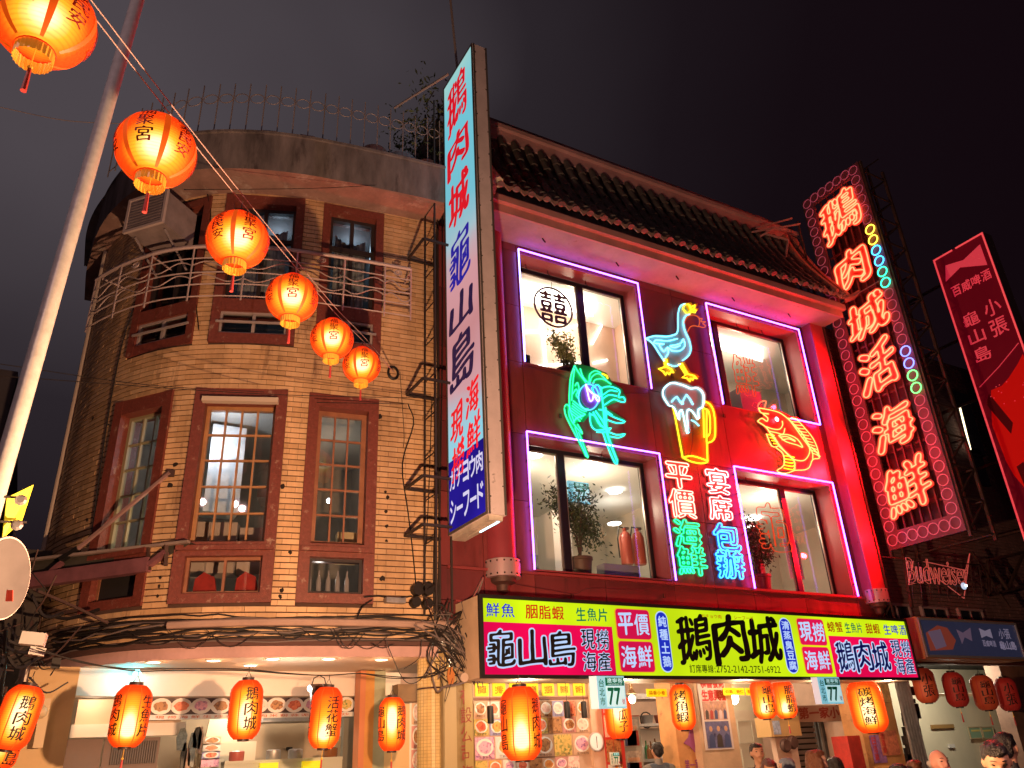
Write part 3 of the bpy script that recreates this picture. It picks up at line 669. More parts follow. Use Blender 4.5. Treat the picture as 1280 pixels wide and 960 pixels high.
for a, b in zip(XS, XS[1:]):
    for c, d in zip(ZS, ZS[1:]):
        if inh((a+b)/2, (c+d)/2): continue
        back.box(a, c, -.10, b, d, -.045, FR)
        g_ = .005; MB().box(a+g_, c+g_, -.045, b-g_, d-g_, random.uniform(-.002, .003), FR).build('cladding_panel', random.choice(m_clads), RB)
back.build('wall', m_seam, RB)
# rest of the body
mb = MB(); mb.box(4.14, 9.1, 9.06, 12.2, 17, 11.2); mb.box(12.2, 9.1, 3.0, 12.25, 9.42, 9.05); mb.box(4.14, 13.4, 3.0, 12.2, 17, 9.05); mb.box(4.14, 9.42, 5.80, 13.9, 13.4, 6.86); mb.build('rear_body', m_conc, RB)
m_rev = mat('maroon_reveal', (.26, .05, .055), .4, var=.1)
m_alu = mat('dark_window_frame', (.035, .03, .04), .35, .5)
m_roomc = mat('cream_room_wall', (.70, .62, .50), .8, var=.06); m_roomp = mat('peach_room_wall', (.72, .5, .38), .8, var=.08); m_roomw = mat('white_room_ceiling', (.8, .78, .72), .8)
m_neonv = glow('violet_neon', (.30, .10, 1.0), 9); m_neonb = glow('blue_violet_neon', (.2, .2, 1.0), 9)
NEONV = []
names = ['upper left', 'upper right', 'lower left', 'lower right']
for i, (a, b, c, d) in enumerate(HOLES):
    mb = MB(); D_ = -.42
    mb.box(a-.02, d, D_, b+.02, d+.04, -.10, FR).box(a-.02, c-.04, D_, b+.02, c, -.10, FR).box(a-.05, c, D_, a, d, -.10, FR).box(b, c, D_, b+.05, d, -.10, FR)
    mb.box(a, d-.02, -.30, b, d, .0, FR).box(a, c, -.30, b, c+.02, .0, FR).box(a, c+.02, -.30, a+.02, d-.02, .0, FR).box(b-.02, c+.02, -.30, b, d-.02, .0, FR)
    mb.build('window_reveal', m_rev, RB)
    # frame and the sliding sashes
    w = frame_ring('window', RB, FR, a+.02, c+.02, b-.02, d-.02, .06, -.40, -.33, m_alu)
    split = [.60, .20, .32, .63][i]; xm = a+.08+(b-a-.16)*split
    mwid = .055
    MB().box(xm-mwid, c+.08, -.39, xm+mwid, d-.08, -.32, FR).build('sash_post', m_alu, w)
    for x0, x1, ww in ((a+.08, xm-mwid, -.36), (xm+mwid, b-.08, -.345)):
        frame_ring('sash', w, FR, x0, c+.08, x1, d-.08, .022, ww-.012, ww+.012, mat('champagne_sash', (.4, .36, .3), .4, .6))
        MB().quad(FR.p(x0+.02, c+.1, ww), FR.p(x1-.02, c+.1, ww), FR.p(x1-.02, d-.1, ww), FR.p(x0+.02, d-.1, ww)).build('pane', m_clear, w)
    # room
    x0, x1 = [(4.9, 8.42), (8.5, 13.85), (4.9, 9.32), (9.36, 13.85)][i]; dep = [-1.42, -2.3, -3.6, -3.4][i]; zc = d+.02
    mb = MB(); A = FR.p
    if i in (2, 3): zc = d+.0
    mb.quad(A(x0, c-.1, dep), A(x1, c-.1, dep), A(x1, zc, dep), A(x0, zc, dep)); mb.quad(A(x0, c-.1, -.43), A(x0, c-.1, dep), A(x0, zc, dep), A(x0, zc, -.43)); mb.quad(A(x1, c-.1, dep), A(x1, c-.1, -.43), A(x1, zc, -.43), A(x1, zc, dep))
    mb.quad(A(x0, zc, dep), A(x1, zc, dep), A(x1, zc, -.43), A(x0, zc, -.43), 1)
    mb.quad(A(x0, c-.1, -.43), A(x1, c-.1, -.43), A(x1, c-.1, dep), A(x0, c-.1, dep), 0)
    mb.build('room', [m_roomp if i == 0 else m_roomc, m_roomw], RB)
    lamp('room_lamp', A((a+b)/2+.6, zc-.55, -1.0), (1, .84, .60), 26 if i < 2 else 34, .1)
    lamp('room_lamp', A((a+b)/2-.6, zc-.3, -1.2), (1, .84, .60), 14, .1)
    # neon outline
    r_ = .014; t = thing('neon_window_outline', names[i]+' violet neon tube outline round a restaurant window', 'neon light', A(a, d, .05), 'violet neon outlines of the windows')
    pt = [A(a-.01, c+(.0 if i < 3 else .0), .06), A(a-.01, d+.02, .06), A(b+.01, d+.02, .06), A(b+.01, c+.0, .06)]
    if i == 1: pt += [A(b-.75, c+.0, .06)]
    MB().tube(pt[:2], r_, 6).build('tube', m_neonb if i == 0 else m_neonv, t); MB().tube(pt[1:3], r_, 6).build('tube', m_neonv, t); MB().tube(pt[2:4], r_, 6).build('tube', m_neonv, t)
    if i == 1: MB().tube(pt[3:], r_, 6).build('tube', m_neonv, t)
    cl = MB()
    for q in range(6):
        cl.beam(A(a-.01, c+.2+q*.33, 0), A(a-.01, c+.2+q*.33, .06), .012); cl.beam(A(b+.01, c+.2+q*.33, 0), A(b+.01, c+.2+q*.33, .06), .012); cl.beam(A(a+.2+q*.38, d+.02, 0), A(a+.2+q*.38, d+.02, .06), .012)
    cl.build('clips', m_black, t)
    # hooks along the top
    for q in ((.12, .30, .62), (.42, .55, .70), (.5, .62), (.05, .22))[i]:
        x = a+(b-a)*q; tag(MB().tube([A(x, d-.02, -.22), A(x, d-.08, -.22), A(x+.02, d-.11, -.22), A(x+.04, d-.09, -.22)], .007, 5).build('hook', m_black), ['leftmost', 'second', 'third'][((.12, .30, .62), (.42, .55, .70), (.5, .62), (.05, .22))[i].index(q)]+' black hook under the top of the '+names[i]+' restaurant window', 'hook', 'hooks over the '+names[i]+' window')
# light coves, downlights and furniture of the rooms
cove = glow('cove_light', (1, .95, .78), 7)
A = FR.p
def cvl(q):
    P = [atZ(x, y, 8.90) for x, y in q]; b = MB(); b.add([(p.x, p.y, z) for z in (8.87, 8.905) for p in P], [(3, 2, 1, 0), (4, 5, 6, 7), (0, 1, 5, 4), (1, 2, 6, 5), (2, 3, 7, 6), (3, 0, 4, 7)]); return b
tag(cvl([(640, 350), (741, 374), (741, 394), (640, 371)]).build('ceiling_light', cove), 'wide bright light cove on the ceiling behind the upper left window', 'ceiling light')
tag(cvl([(880, 415), (953, 437), (953, 451), (880, 429)]).build('ceiling_light', cove), 'wide bright light cove on the ceiling behind the upper right window', 'ceiling light')
strip = glow('white_strip', (1, .92, .85), 7)
ls = thing('light_strips', 'white branching light strips on the peach wall behind the upper left window', 'light strips', A(6.4, 7.8, -3.55))
for p, q in (((645, 414), (677, 414.5)), ((677, 396), (683, 462)), ((680, 419), (729, 404)), ((752, 407), (740, 430)), ((668, 458), (727, 453)), ((742, 453.5), (759, 450))):
    MB().beam(at(*p, 10.38), at(*q, 10.38), .03).build('strip', strip, ls)
tag(MB().box(5.53, 6.96, -.9, 5.95, 7.42, -.55, FR).build('loudspeaker', m_black), 'black loudspeaker in the bottom left corner of the upper left window', 'loudspeaker')
dlc = glow('downlight_cool', (1, .95, .85), 16)
for (i, x, y, z, lb) in ((2, 668, 570, 5.76, 'leftmost round downlight behind the lower left window'), (2, 743, 582, 5.76, 'large round downlight in the middle behind the lower left window'), (2, 769, 615, 5.76, 'round downlight right of the door number behind the lower left window'), (2, 768, 655, 5.5, 'lowest round downlight behind the lower left window'), (3, 961, 618, 5.76, 'round downlight at the top behind the lower right window'), (3, 943, 649, 5.76, 'round downlight above the plant behind the lower right window'), (3, 937, 659, 5.7, 'small lower downlight above the plant behind the lower right window')):
    p = atZ(x, y, z-.012) if z > 5.7 else at(x, y, 11.2)
    if p.y > 12.4: p = at(x, y, 12.4)
    b = MB(); b.lathe([(.02, 0), (.12, .0), (.12, .012)], p, 16); tag(b.build('downlight', dlc), lb, 'lamp', 'downlights inside the restaurant')
# things that stand in the lower windows
tub = mat('brown_tub', (.12, .07, .055), .5, var=.2)
def potted(x, z, w, h, R_, n, lab, m=m_leaf, pm=tub, sq=(.9, .7, 1)):
    t = thing('potted_plant', lab, 'plant', A(x, z, w)); c = A(x, z, w)
    b = MB(); b.lathe([(.13, 0), (.165, .30), (.18, .31), (.18, .35), (.16, .35), (.15, .30), (.0, .30)], c, 20, cap=False); b.build('pot', pm, t, smooth=True)
    b = MB()
    for k in range(7):
        a = k*.9; b.tube([c+Vector((0, 0, .3)), c+Vector((.05*math.cos(a), .05*math.sin(a), .3+h*.5)), c+Vector((R_*.5*math.cos(a), R_*.5*math.sin(a), .3+h))], [.012, .009, .004], 5)
    b.build('stem', m_brown_steel, t)
    b = MB(); leaves(b, c+Vector((0, 0, .3+h*.75)), R_, n, .035, sq, random.Random(int(x*10)), 14); b.build('foliage', m, t)
potted(at(727, 715, 9.62).x, 3.9, -.62, .75, .40, 2300, 'leafy plant in a brown pot in the lower left restaurant window', sq=(1, .5, 1.1))
potted(at(706, 445, 9.62).x, 6.98, -.62, .40, .24, 1200, 'bushy potted plant under the double happiness disc in the upper left window', [mat('olive_leaf', (.20, .24, .08), .6), mat('olive_leaf_pale', (.34, .36, .15), .6)], sq=(.9, .5, 1.5))
potted(at(951, 725, 9.62).x, 3.87, -.62, .80, .33, 1900, 'dark leafy plant in a maroon pot in the lower right restaurant window', [m_leaf[0], mat('reddish_leaf', (.10, .05, .035), .6)], mat('maroon_pot', (.16, .03, .04), .5), sq=(.8, .5, 1.3))
potted(9.62, 6.96, -.7, .8, .3, 800, 'tall shadowy plant at the left of the upper right restaurant window', sq=(.6, .5, 1.9))
# double happiness disc
hp = at(691.7, 384, 9.55); F2 = Fr(hp, (1, 0, 0), (0, 0, 1)); dh = thing('happiness_disc', 'round double happiness ornament hanging in the upper left window', 'ornament', hp)
m_dh = mat('dark_violet_card', (.10, .035, .07), .6)
MB().tube([F2.p(.37*math.cos(t), .37*math.sin(t)) for t in np.linspace(0, 2*math.pi, 37)[:-1]], .018, 5, closed=True, nrm=F2.z).build('ring', m_dh, dh)
mb = MB(); put(mb, F2, '囍', -.27, -.30, .27, .30, .0, .02, .03); mb.build('character', m_dh, dh)
MB().tube([F2.p(0, .37), F2.p(0, .62)], .006, 4).build('string', m_black, dh)
# things inside the rooms: fire extinguishers, ac unit, notice, sculpture
mex = mat('extinguisher_red', (.5, .12, .08), .35, var=.1)
for k, x in enumerate((785, 801)):
    c = at(x, 706, 9.9); t = thing('fire_extinguisher', ['left', 'right'][k]+' of two red fire extinguishers in the lower left window', 'fire extinguisher', c)
    b = MB(); b.lathe([(.09, 0), (.1, .02), (.1, .42), (.07, .5), (.03, .53), (.03, .58)], c, 16); b.build('cylinder', mex, t, smooth=True)
    MB().tube([c+Vector((0, 0, .58)), c+Vector((-.1, 0, .6)), c+Vector((-.15, 0, .4)), c+Vector((-.14, 0, .1))], .012, 6).build('hose', m_black, t); MB().box(-.02, -.02, .56, .08, .02, .6, Fr(c, (1, 0, 0), (0, 1, 0), (0, 0, 1))).build('handle', m_steel, t)
tag(MB().box(5.75, 4.62, -2.0, 6.35, 4.85, -1.5, FR).build('air_conditioner', mat('cream_ac', (.7, .62, .45), .5)), 'cream ceiling air conditioner seen at the left of the lower left window', 'air conditioner')
for (x0, z0, x1, z1, lb) in ((7.0, 4.72, 8.2, 4.95, 'upper'), (7.0, 4.15, 8.2, 4.32, 'lower')):
    tag(MB().box(x0, z0, -3.5, x1, z1, -3.2, FR).build('shelf', mat('grey_shelf', (.3, .28, .27), .5)), lb+' grey shelf on the back wall behind the lower left window', 'shelf')
tag(MB().box(6.9, 3.85, -2.2, 7.25, 5.3, -1.7, FR).build('room_pillar', mat('pale_pillar', (.6, .55, .5), .6)), 'pale square pillar in the room behind the lower left window', 'pillar')
tag(MB().box(7.05, 3.88, -.8, 7.7, 4.2, -.6, FR).build('sofa_back', mat('grey_blue_sofa', (.25, .24, .3), .7)), 'grey sofa back at the bottom right of the lower left window', 'sofa')
sc_ = thing('stone_sculpture', 'grey stacked stone sculpture behind the lower right window', 'sculpture', A(10.4, 3.9, -.8)); mst = mat('grey_stone', (.22, .22, .23), .8, var=.3, vs=9, bump=.3)
for x0, z1, x1 in ((10.3, 4.75, 10.42), (10.43, 4.6, 10.53), (10.2, 4.3, 10.29)): MB().box(x0, 3.87, -.9, x1, z1, -.75, FR).build('block', mst, sc_)
nb = MB(); nb.box(11.1, 4.25, -.75, 11.45, 4.95, -.74, FR); o = thing('notice', 'pale notice sheet with small print in the lower right window', 'notice', A(11.1, 4.25, -.74)); nb.build('sheet', mat('paper', (.75, .72, .66), .8), o)
mb = MB(); row(mb, FR, '營業時間', 11.13, 4.82, 11.42, 4.9, -.735)
for k in range(7): row(mb, FR, '公告事項說明', 11.14, 4.72-k*.06, 11.40, 4.76-k*.06, -.735)
mb.build('print', mat('ink', (.05, .04, .04), .6), o)
tag(MB().box(10.55, 6.96, -.9, 11.1, 7.75, -.6, FR).build('grey_cabinet', mat('grey_cabinet_mat', (.16, .16, .19), .5)), 'grey cabinet behind the upper right restaurant window', 'cabinet')
# ---- door number plates
m_pl = mat('pale_plate', (.3, .55, .62), .3, em=(110, 195, 220), es=.7); m_pg = mat('green_print', (.0, .22, .14), .4); m_pw = mat('white_print', (.5, .7, .75), .5, em=(170, 225, 235), es=.75)
def plate(fr, w, h, lab, side=False, lit=True):
    t = thing('house_number_plate', lab, 'number plate', fr.p(0, 0, 0)); mp = m_pl if lit else mat('white_plate', (.75, .75, .68), .4)
    MB().box(0, 0, -.02, w, h, 0, fr).build('plate', mp, t)
    b = MB(); b.box(w*.30, h*.70, .001, w*.97, h*.95, .004, fr); b.build('green_band', m_pg, t)
    b = MB(); b.box(w*.30, h*.06, .001, w*.97, h*.69, .003, fr); b.build('white_field', m_pw if lit else mp, t)
    b = MB(); put(b, fr, '77', w*.36, h*.12, w*.80, h*.62, .006, .03); column(b, fr, '台北市', w*.06, h*.08, w*.24, h*.92, .004, .01); b.build('number', m_pg, t)
    b = MB(); row(b, fr, '遼寧街', w*.34, h*.79, w*.93, h*.93, .007, .01); put(b, fr, 'LIAONING ST.', w*.38, h*.72, w*.9, h*.765, .007); b.build('street_name', m_pw, t)
    b = MB(); put(b, fr, '號', w*.84, h*.12, w*.94, h*.3, .006, .01); b.build('unit_mark', mat('red_print', (.6, .05, .05), .5), t)
    if side: MB().box(-.09, 0.0, -.004, -.003, h, .0, Fr(fr.p(0, 0, 0), fr.x+Vector((0, -.6, 0)), fr.y)).build('side_panel', mat('pale_lit_side', (.8, .78, .85), .4, em=(200, 205, 225), es=.5), t)
    return t
plate(Fr(at(749, 886, 8.2), (1, 0, 0)), .40, .36, 'blue lit house number plate 77 under the signboard, beside the biggest barrel lantern', True)
plate(Fr(at(1028, 880, 8.2), (1, 0, 0)), .44, .35, 'blue lit house number plate 77 below the right part of the signboard', True)
plate(Fr(at(711, 627, 9.75), (1, 0, 0)), .40, .34, 'white house number plate 77 hanging inside the lower left window above the plant', False, True)  # glow put into this plate, which hangs in shade
plate(Fr(at(764, 957, 9.0), (1, 0, 0)), .14, .15, 'tiny house number plate 77 on the poster by the shop entrance', False, False)
# ---- corner pillars
m_pil = mat('maroon_pillar', (.28, .05, .07), .32, var=.12)
c = A(4.98, 0, 0); b = MB(); b.lathe([(.20, 3.93), (.20, 9.05)], (c.x, 9.0, 0), 28, cap=False); b.build('round_pillar', m_pil, RB, smooth=True)
b = MB(); b.box(11.93, 3.75, .0, 12.27, 9.05, .2, FR); b.build('square_pillar', m_pil, RB)
for c, rr0, lb in (((4.98, 8.98, 0), .235, 'left'), ((12.12, 8.9, 0), .2, 'right')):
    t = thing('pillar_base_cap', 'bolted pale metal cap with a dark knob at the foot of the '+lb+' restaurant pillar', 'pillar cap', (c[0], c[1], 3.7))
    b = MB(); b.lathe([(rr0, 3.72), (rr0, 3.94), (rr0-.03, 3.945)], c, 26); b.build('band', mat('pale_pink_metal', (.5, .38, .42), .4, .4), t, smooth=True)
    b = MB(); b.lathe([(rr0*.75, 3.72), (rr0*.7, 3.66), (rr0*.4, 3.63), (rr0*.35, 3.56), (.02, 3.52)], c, 18); b.build('knob', m_brown_steel, t, smooth=True)
    b = MB()
    for k in range(9):
        a = math.pi+math.pi*k/8
        for z in (3.75, 3.91): b.ball((c[0]+rr0*math.cos(a), c[1]+rr0*math.sin(a), z), .014, 6)
    b.build('bolts', m_black, t, kind='stuff')
# ledge above the signboard
b = MB(); b.box(4.2, 3.80, 0, 12.2, 3.835, .05, FR).box(4.3, 3.395, 0, 12.2, 3.42, .04, FR); b.build('ledge', m_rev, RB)
fw = thing('facade_wires', 'thin loose wires drooping along the ledge above the signboard', 'wires', A(8, 3.8, .1))
for q in ([(632, 728), (690, 738), (720, 742), (738, 735), (800, 737), (830, 729)], [(822, 734), (838, 726), (846, 733)], [(930, 741), (955, 745), (968, 752), (1000, 748), (1062, 757)], [(655, 458), (700, 470), (745, 489), (812, 492)], [(860, 480), (866, 540), (862, 575)], [(880, 735), (884, 700), (880, 640)]):
    MB().tube(catmull([at(x, y, 8.93) for x, y in q], 5), .0045, 4).build('wire', mat('wire_maroon', (.08, .03, .035), .5), fw)
grime = mat('wall_bracket_dark', (.05, .02, .02), .6)
for q in ((840, 470), (905, 520), (700, 520), (880, 545), (830, 745), (715, 745), (1040, 520), (1052, 600)): MB().box(-.02, -.03, 0, .02, .03, .02, Fr(at(*q, 8.995), (1, 0, 0))).build('clip', grime, fw)
# ---- eave: soffit, fascia, curved tile roof
m_sof = mat('pale_soffit', (.33, .26, .27), .7, var=.25, vs=2, spots=.2, spot_c=(.2, .12, .12), spot_s=4, bump=.15)
m_fas = mat('rose_fascia', (.42, .22, .22), .6, var=.2, vs=3)
X0, X1 = 4.72, 12.35
b = MB(); b.box(X0, 8.40, 9.052, X1, 9.1, 9.10); b.build('eave_soffit', m_sof, RB)
b = MB(); b.box(X0-.02, 8.36, 9.05, X1+.03, 8.40, 9.19).box(X0-.03, 8.28, 9.19, X1+.06, 8.40, 9.30).box(X0-.02, 8.33, 9.30, X1+.03, 8.40, 9.36); b.build('eave_fascia', m_fas, RB)
for k, (x, z) in enumerate(((5.6, 0), (7.2, 0), (8.9, 0), (10.1, 0), (11.2, 0))):
    p = atZ([678, 770, 845, 915, 985][k], [298, 328, 345, 372, 392][k], 9.05); tag(MB().tube([p, p+Vector((.02, -.01, -.05)), p+Vector((.05, 0, -.06))], .012, 5).build('wire_stub', m_black), 'dark wire stub sticking out of the pale soffit, '+['leftmost', 'second from left', 'middle', 'fourth from left', 'rightmost'][k]+' of five', 'wire')
PR = catmull([(8.20, 9.36), (8.34, 9.66), (8.52, 10.02), (8.74, 10.46), (8.94, 10.9), (9.06, 11.25)][0:] and [Vector((0, y, z)) for y, z in ((8.20, 9.36), (8.36, 9.62), (8.58, 9.98), (8.80, 10.42), (8.97, 10.86), (9.06, 11.22))], 3)
m_tile = mat('dark_clay_roof_tile', (.09, .08, .08), .55, var=.45, vs=4, spots=.3, spot_c=(.2, .17, .15), spot_s=7, bump=.3)
RO = thing('tiled_eave_roof', 'curved dark tile eave roof with rows of half round tiles above the restaurant', 'roof', (8.4, 8.6, 9.4))
b = MB()
for p, q in zip(PR, PR[1:]): b.quad((X0, p.y+.03, p.z), (X1, p.y+.03, p.z), (X1, q.y+.03, q.z), (X0, q.y+.03, q.z))
b.quad((X0, 9.09, 11.22), (X1, 9.09, 11.22), (X1, 9.6, 11.22), (X0, 9.6, 11.22)); b.build('pan_surface', m_tile, RO)
nrow = 28; sp = (X1-X0-.1)/nrow
def tile_row(x, lean=0):
    b = MB(); n = len(PR)
    segs = 7; L = n-1
    for k in range(segs):
        i0 = k*L/segs; i1 = (k+1.12)*L/segs
        def P(f): f = min(f, L-.001); j = int(f); a = PR[j]; c_ = PR[j+1]; t = f-j; return a*(1-t)+c_*t
        p, q = P(i0), P(i1); d = (q-p).normalized(); nn = Vector((0, -d.z, d.y)); V = []
        for (pt, rr, off) in ((p, .075, .018), (q, .062, .0)):
            for j in range(7):
                a = math.pi*j/6; V.append(Vector((x+rr*math.cos(a), 0, 0))+Vector((lean*(pt.z-9.36), pt.y, pt.z))+nn*(rr*math.sin(a)+off))
        b.add(V, [(j, j+1, 8+j, 7+j) for j in range(6)]+[(0, 1, 2, 3, 4, 5, 6)][::-1])
    # scalloped drip tile between rows and the round end disc
    y, z = 8.185, 9.38
    return b
for k in range(nrow+1):
    x = X0+.05+k*sp; r_ = tile_row(x).build('tile_row', m_tile, RO, smooth=False)
    b = MB(); b.lathe([(.060, 0), (.064, -.012), (.045, -.026), (.012, -.03)], (x, 8.20, 9.43), 14, Fr((0, 0, 0), (1, 0, 0), (0, -.35, .94), (0, .94, .35))); b.build('eave_tile', mat('eave_tile_clay', (.22, .14, .13), .5, var=.3, vs=9), r_)
    b = MB(); y, z = 8.185, 9.40; F5 = [(x+.05, z+.03), (x+sp*.27, z-.03), (x+sp/2, z-.085), (x+sp*.73, z-.03), (x+sp-.05, z+.03), (x+sp/2, z+.0)]; b.add([(q[0], y, q[1]) for q in F5]+[(q[0], y-.018, q[1]) for q in F5], [(0, 1, 2, 3, 4, 5), (11, 10, 9, 8, 7, 6)]+[(i, 6+i, 6+(i+1) % 6, (i+1) % 6) for i in range(6)]); b.build('drip_tile', mat('drip_tile_clay', (.30, .19, .17), .5, var=.3, vs=9), r_)
# verge at the left, mottled; the sign's green light is put into the plaster colour
b = MB(); pts = [(p.y, p.z) for p in PR]
Fv = Fr((X0-.03, 0, 0), (0, 1, 0), (0, 0, 1)); poly = [(9.25, 9.36)]+[(9.1, 9.1), (8.42, 9.1)]+pts+[(9.25, 11.3)]
m_verge = mat('greenlit_plaster_verge', (.46, .52, .40), .85, var=.35, vs=3, spots=.6, spot_c=(.06, .08, .06), spot_s=6, bump=.3)
b.prism(poly, Fv, -.03, .03); b.build('verge', m_verge, RO)
b = MB(); b.tube([(X0, p.y-.03, p.z+.05) for p in PR], .09, 8); b.build('verge_ridge', m_verge, RO, smooth=True)
b = MB(); b.tube([(X1+.02, p.y-.03, p.z+.06) for p in PR], .075, 8); b.tube([(X1-.28, p.y-.05, p.z+.08) for p in PR], .055, 8); b.tube([(X1+.02, 8.24, 9.38), (X1+.12, 8.12, 9.40), (X1+.22, 8.02, 9.50)], [.07, .06, .03], 8); b.build('hip_ridge', mat('red_clay_ridge', (.35, .12, .1), .5, var=.3), RO, smooth=True)
# cornices over the roof
m_cor = mat('mauve_cornice', (.42, .25, .27), .6, var=.2, vs=2)
b = MB(); b.box(4.55, 9.05, 11.20, 12.45, 9.6, 11.42).box(4.5, 8.98, 11.42, 12.5, 9.6, 11.50); b.build('cornice', m_cor, RB)
b = MB(); b.box(4.5, 9.40, 11.50, 12.8, 9.6, 11.85).box(4.45, 9.34, 11.85, 12.85, 9.6, 11.95); b.build('parapet', mat('dark_mauve_parapet', (.26, .15, .17), .65, var=.25), RB)
# loose metal sheets where roof and neon sign meet
st = thing('loose_battens', 'loose red lit battens and sheets on the right end of the tiled roof', 'battens', (12.2, 8.9, 11.2))
for p, q in (((945, 285, 8.9), (990, 273, 8.6)), ((940, 290, 8.9), (1000, 280, 8.5)), ((955, 292, 8.95), (985, 300, 8.7)), ((985, 300, 8.8), (982, 322, 8.8)), ((950, 296, 8.9), (965, 286, 8.7))): MB().beam(at(*p), at(*q), .05, .015).build('batten', m_cor, st)
# ------------------------------------------------------------------ neon figures on the facade
def NP(crop, pts, w=.10):                    # traced points on the facade plane, from a zoomed crop of the photograph
    ox, oy, s = crop; return [at(ox+x*s, oy+y*s, 9.0-w) for x, y in pts]
def ntube(par, crop, pts, m, r=.012, w=.10, closed=False, sm=3, name='tube'):
    P = catmull(NP(crop, pts, w), sm, closed) if sm > 1 else NP(crop, pts, w)
    return MB().tube(P, r*.85, 5, closed=closed, nrm=(0, -1, 0)).tube(P, r*2.7, 8, closed=closed, caps=False, nrm=(0, -1, 0), mi=1).build(name, [m, halo_sleeve(m)], par)
def nboard(par, crop, pts, m, w0=.03, w1=.07, name='backing_board', sm=2):
    P = catmull([Vector((x, y, 0)) for x, y in pts], sm, True) if sm > 1 else [Vector((x, y, 0)) for x, y in pts]
    P = [at(crop[0]+q.x*crop[2], crop[1]+q.y*crop[2], 9.0) for q in P]; poly = [(q.x, q.z) for q in P]
    ar = sum(a[0]*b[1]-b[0]*a[1] for a, b in zip(poly, poly[1:]+poly[:1]))
    if ar < 0: poly = poly[::-1]
    return MB().prism(poly, FR, w0, w1).build(name, m, par)
n_cyan = glow('pale_cyan_neon', (.16, .72, .92), 3.8); n_yel = glow('yellow_neon', (1, .62, .015), 3.6); n_grn = glow('green_neon', (.02, .85, .25), 3.6); n_tea = glow('teal_neon', (.02, .75, .5), 3.6)
n_pnk = glow('pink_white_neon', (1, .30, .22), 4.5); n_red = glow('orange_red_neon', (1, .12, .05), 3.0); n_ora = glow('amber_neon', (1, .26, .06), 4.4); n_blu = glow('sky_blue_neon', (.05, .45, 1), 4.2); n_vio = glow('lilac_neon', (.5, .3, 1), 4.5)
# goose
g1 = (800, 370, .11455)
G = thing('neon_goose', 'pale blue neon goose with yellow beak and feet between the upper windows', 'neon sign', at(845, 430, 8.93))
body = [(70, 462), (160, 436), (290, 442), (390, 415), (412, 330), (415, 200), (440, 110), (490, 85), (535, 95), (545, 190), (500, 215), (472, 280), (490, 380), (540, 490), (550, 590), (520, 660), (465, 705), (385, 765), (310, 745), (265, 710), (205, 620), (140, 520)]
nboard(G, g1, [(x-12, y+6) for x, y in body], mat('pale_blue_board', (.22, .42, .50), .5), sm=1)
for pts in ([(70, 462), (160, 436), (290, 442), (370, 425), (405, 400), (415, 330), (415, 200), (440, 110), (490, 85)], [(540, 200), (500, 215), (472, 280), (490, 380), (535, 480), (555, 580), (530, 650), (465, 705)], [(70, 465), (140, 520), (205, 620), (265, 710)],
            [(440, 740), (380, 768), (295, 740)], [(150, 510), (180, 480), (300, 490), (410, 465)], [(160, 515), (260, 525), (210, 530), (260, 605), (300, 560), (350, 595), (440, 595), (490, 540), (470, 470), (440, 520), (330, 545), (380, 560), (440, 540)], [(300, 560), (310, 620), (280, 670)]):
    ntube(G, g1, pts, n_cyan, .011)
feet1 = [(205, 795), (270, 775), (265, 690), (290, 690), (295, 775), (340, 800), (365, 835), (335, 830), (320, 855), (295, 835), (280, 860), (255, 825)]; feet2 = [(425, 740), (455, 735), (520, 850), (590, 870), (620, 900), (585, 895), (575, 915), (550, 900), (545, 930), (510, 895), (460, 890), (500, 860)]
bk = [(480, 95), (530, 90), (545, 125), (600, 100), (595, 130), (555, 150), (615, 155), (600, 180), (555, 175), (545, 195), (500, 180), (470, 140)]
for q, nm in ((feet1, 'left_foot'), (feet2, 'right_foot'), (bk, 'beak')):
    nboard(G, g1, q, mat('yellow_board', (.5, .36, .02), .5), .03, .075, sm=1); ntube(G, g1, q, n_yel, .013, closed=True, sm=1)
ntube(G, g1, [(540, 95), (555, 140), (535, 190)], n_yel, .012)
G2 = thing('neon_goose_outline', 'thin unlit looking orange neon second head beside the goose', 'neon sign', at(873, 400, 8.93))
for pts in ([(480, 300), (510, 235), (560, 208), (610, 215), (650, 250), (640, 330), (600, 325), (550, 335), (520, 390)], [(640, 250), (680, 245), (665, 280), (715, 280), (685, 300), (715, 325), (690, 345), (640, 330)]): ntube(G2, g1, pts, glow('dim_orange_neon', (1, .15, .04), .9), .009)
# beer mug
g2 = (815, 470, .1198)
Mg = thing('neon_beer_mug', 'yellow neon beer mug with white and blue foam between the windows', 'neon sign', at(855, 530, 8.93))
foam = [(120, 150), (160, 95), (215, 70), (290, 85), (350, 105), (410, 130), (460, 122), (510, 150), (540, 210), (530, 320), (480, 350), (490, 400), (480, 460), (430, 400), (400, 350), (365, 355), (370, 480), (375, 590), (350, 500), (320, 370), (290, 370), (290, 450), (250, 390), (220, 320), (150, 290), (115, 220)]
nboard(Mg, g2, [(x-8, y) for x, y in foam], mat('grey_blue_board', (.30, .40, .46), .5), .05, .085, sm=1)
nboard(Mg, g2, [(215, 320), (520, 330), (560, 700), (580, 890), (510, 915), (410, 900), (320, 850), (265, 560)], mat('brown_board', (.30, .12, .015), .45, var=.2), .03, .06, sm=1)
nboard(Mg, g2, [(530, 265), (590, 275), (630, 330), (655, 450), (655, 640), (630, 680), (570, 700), (560, 640), (610, 610), (600, 420), (560, 330), (530, 330)], mat('amber_board', (.42, .20, .01), .45), .03, .06, sm=1)
n_wht = glow('white_cyan_neon', (.45, .85, .9), 3.8)
ntube(Mg, g2, [(170, 300), (120, 220), (115, 150), (160, 95), (215, 70), (290, 85), (350, 105), (410, 130), (460, 122), (510, 150), (540, 210), (530, 320), (485, 350), (490, 440)], n_wht, .013)
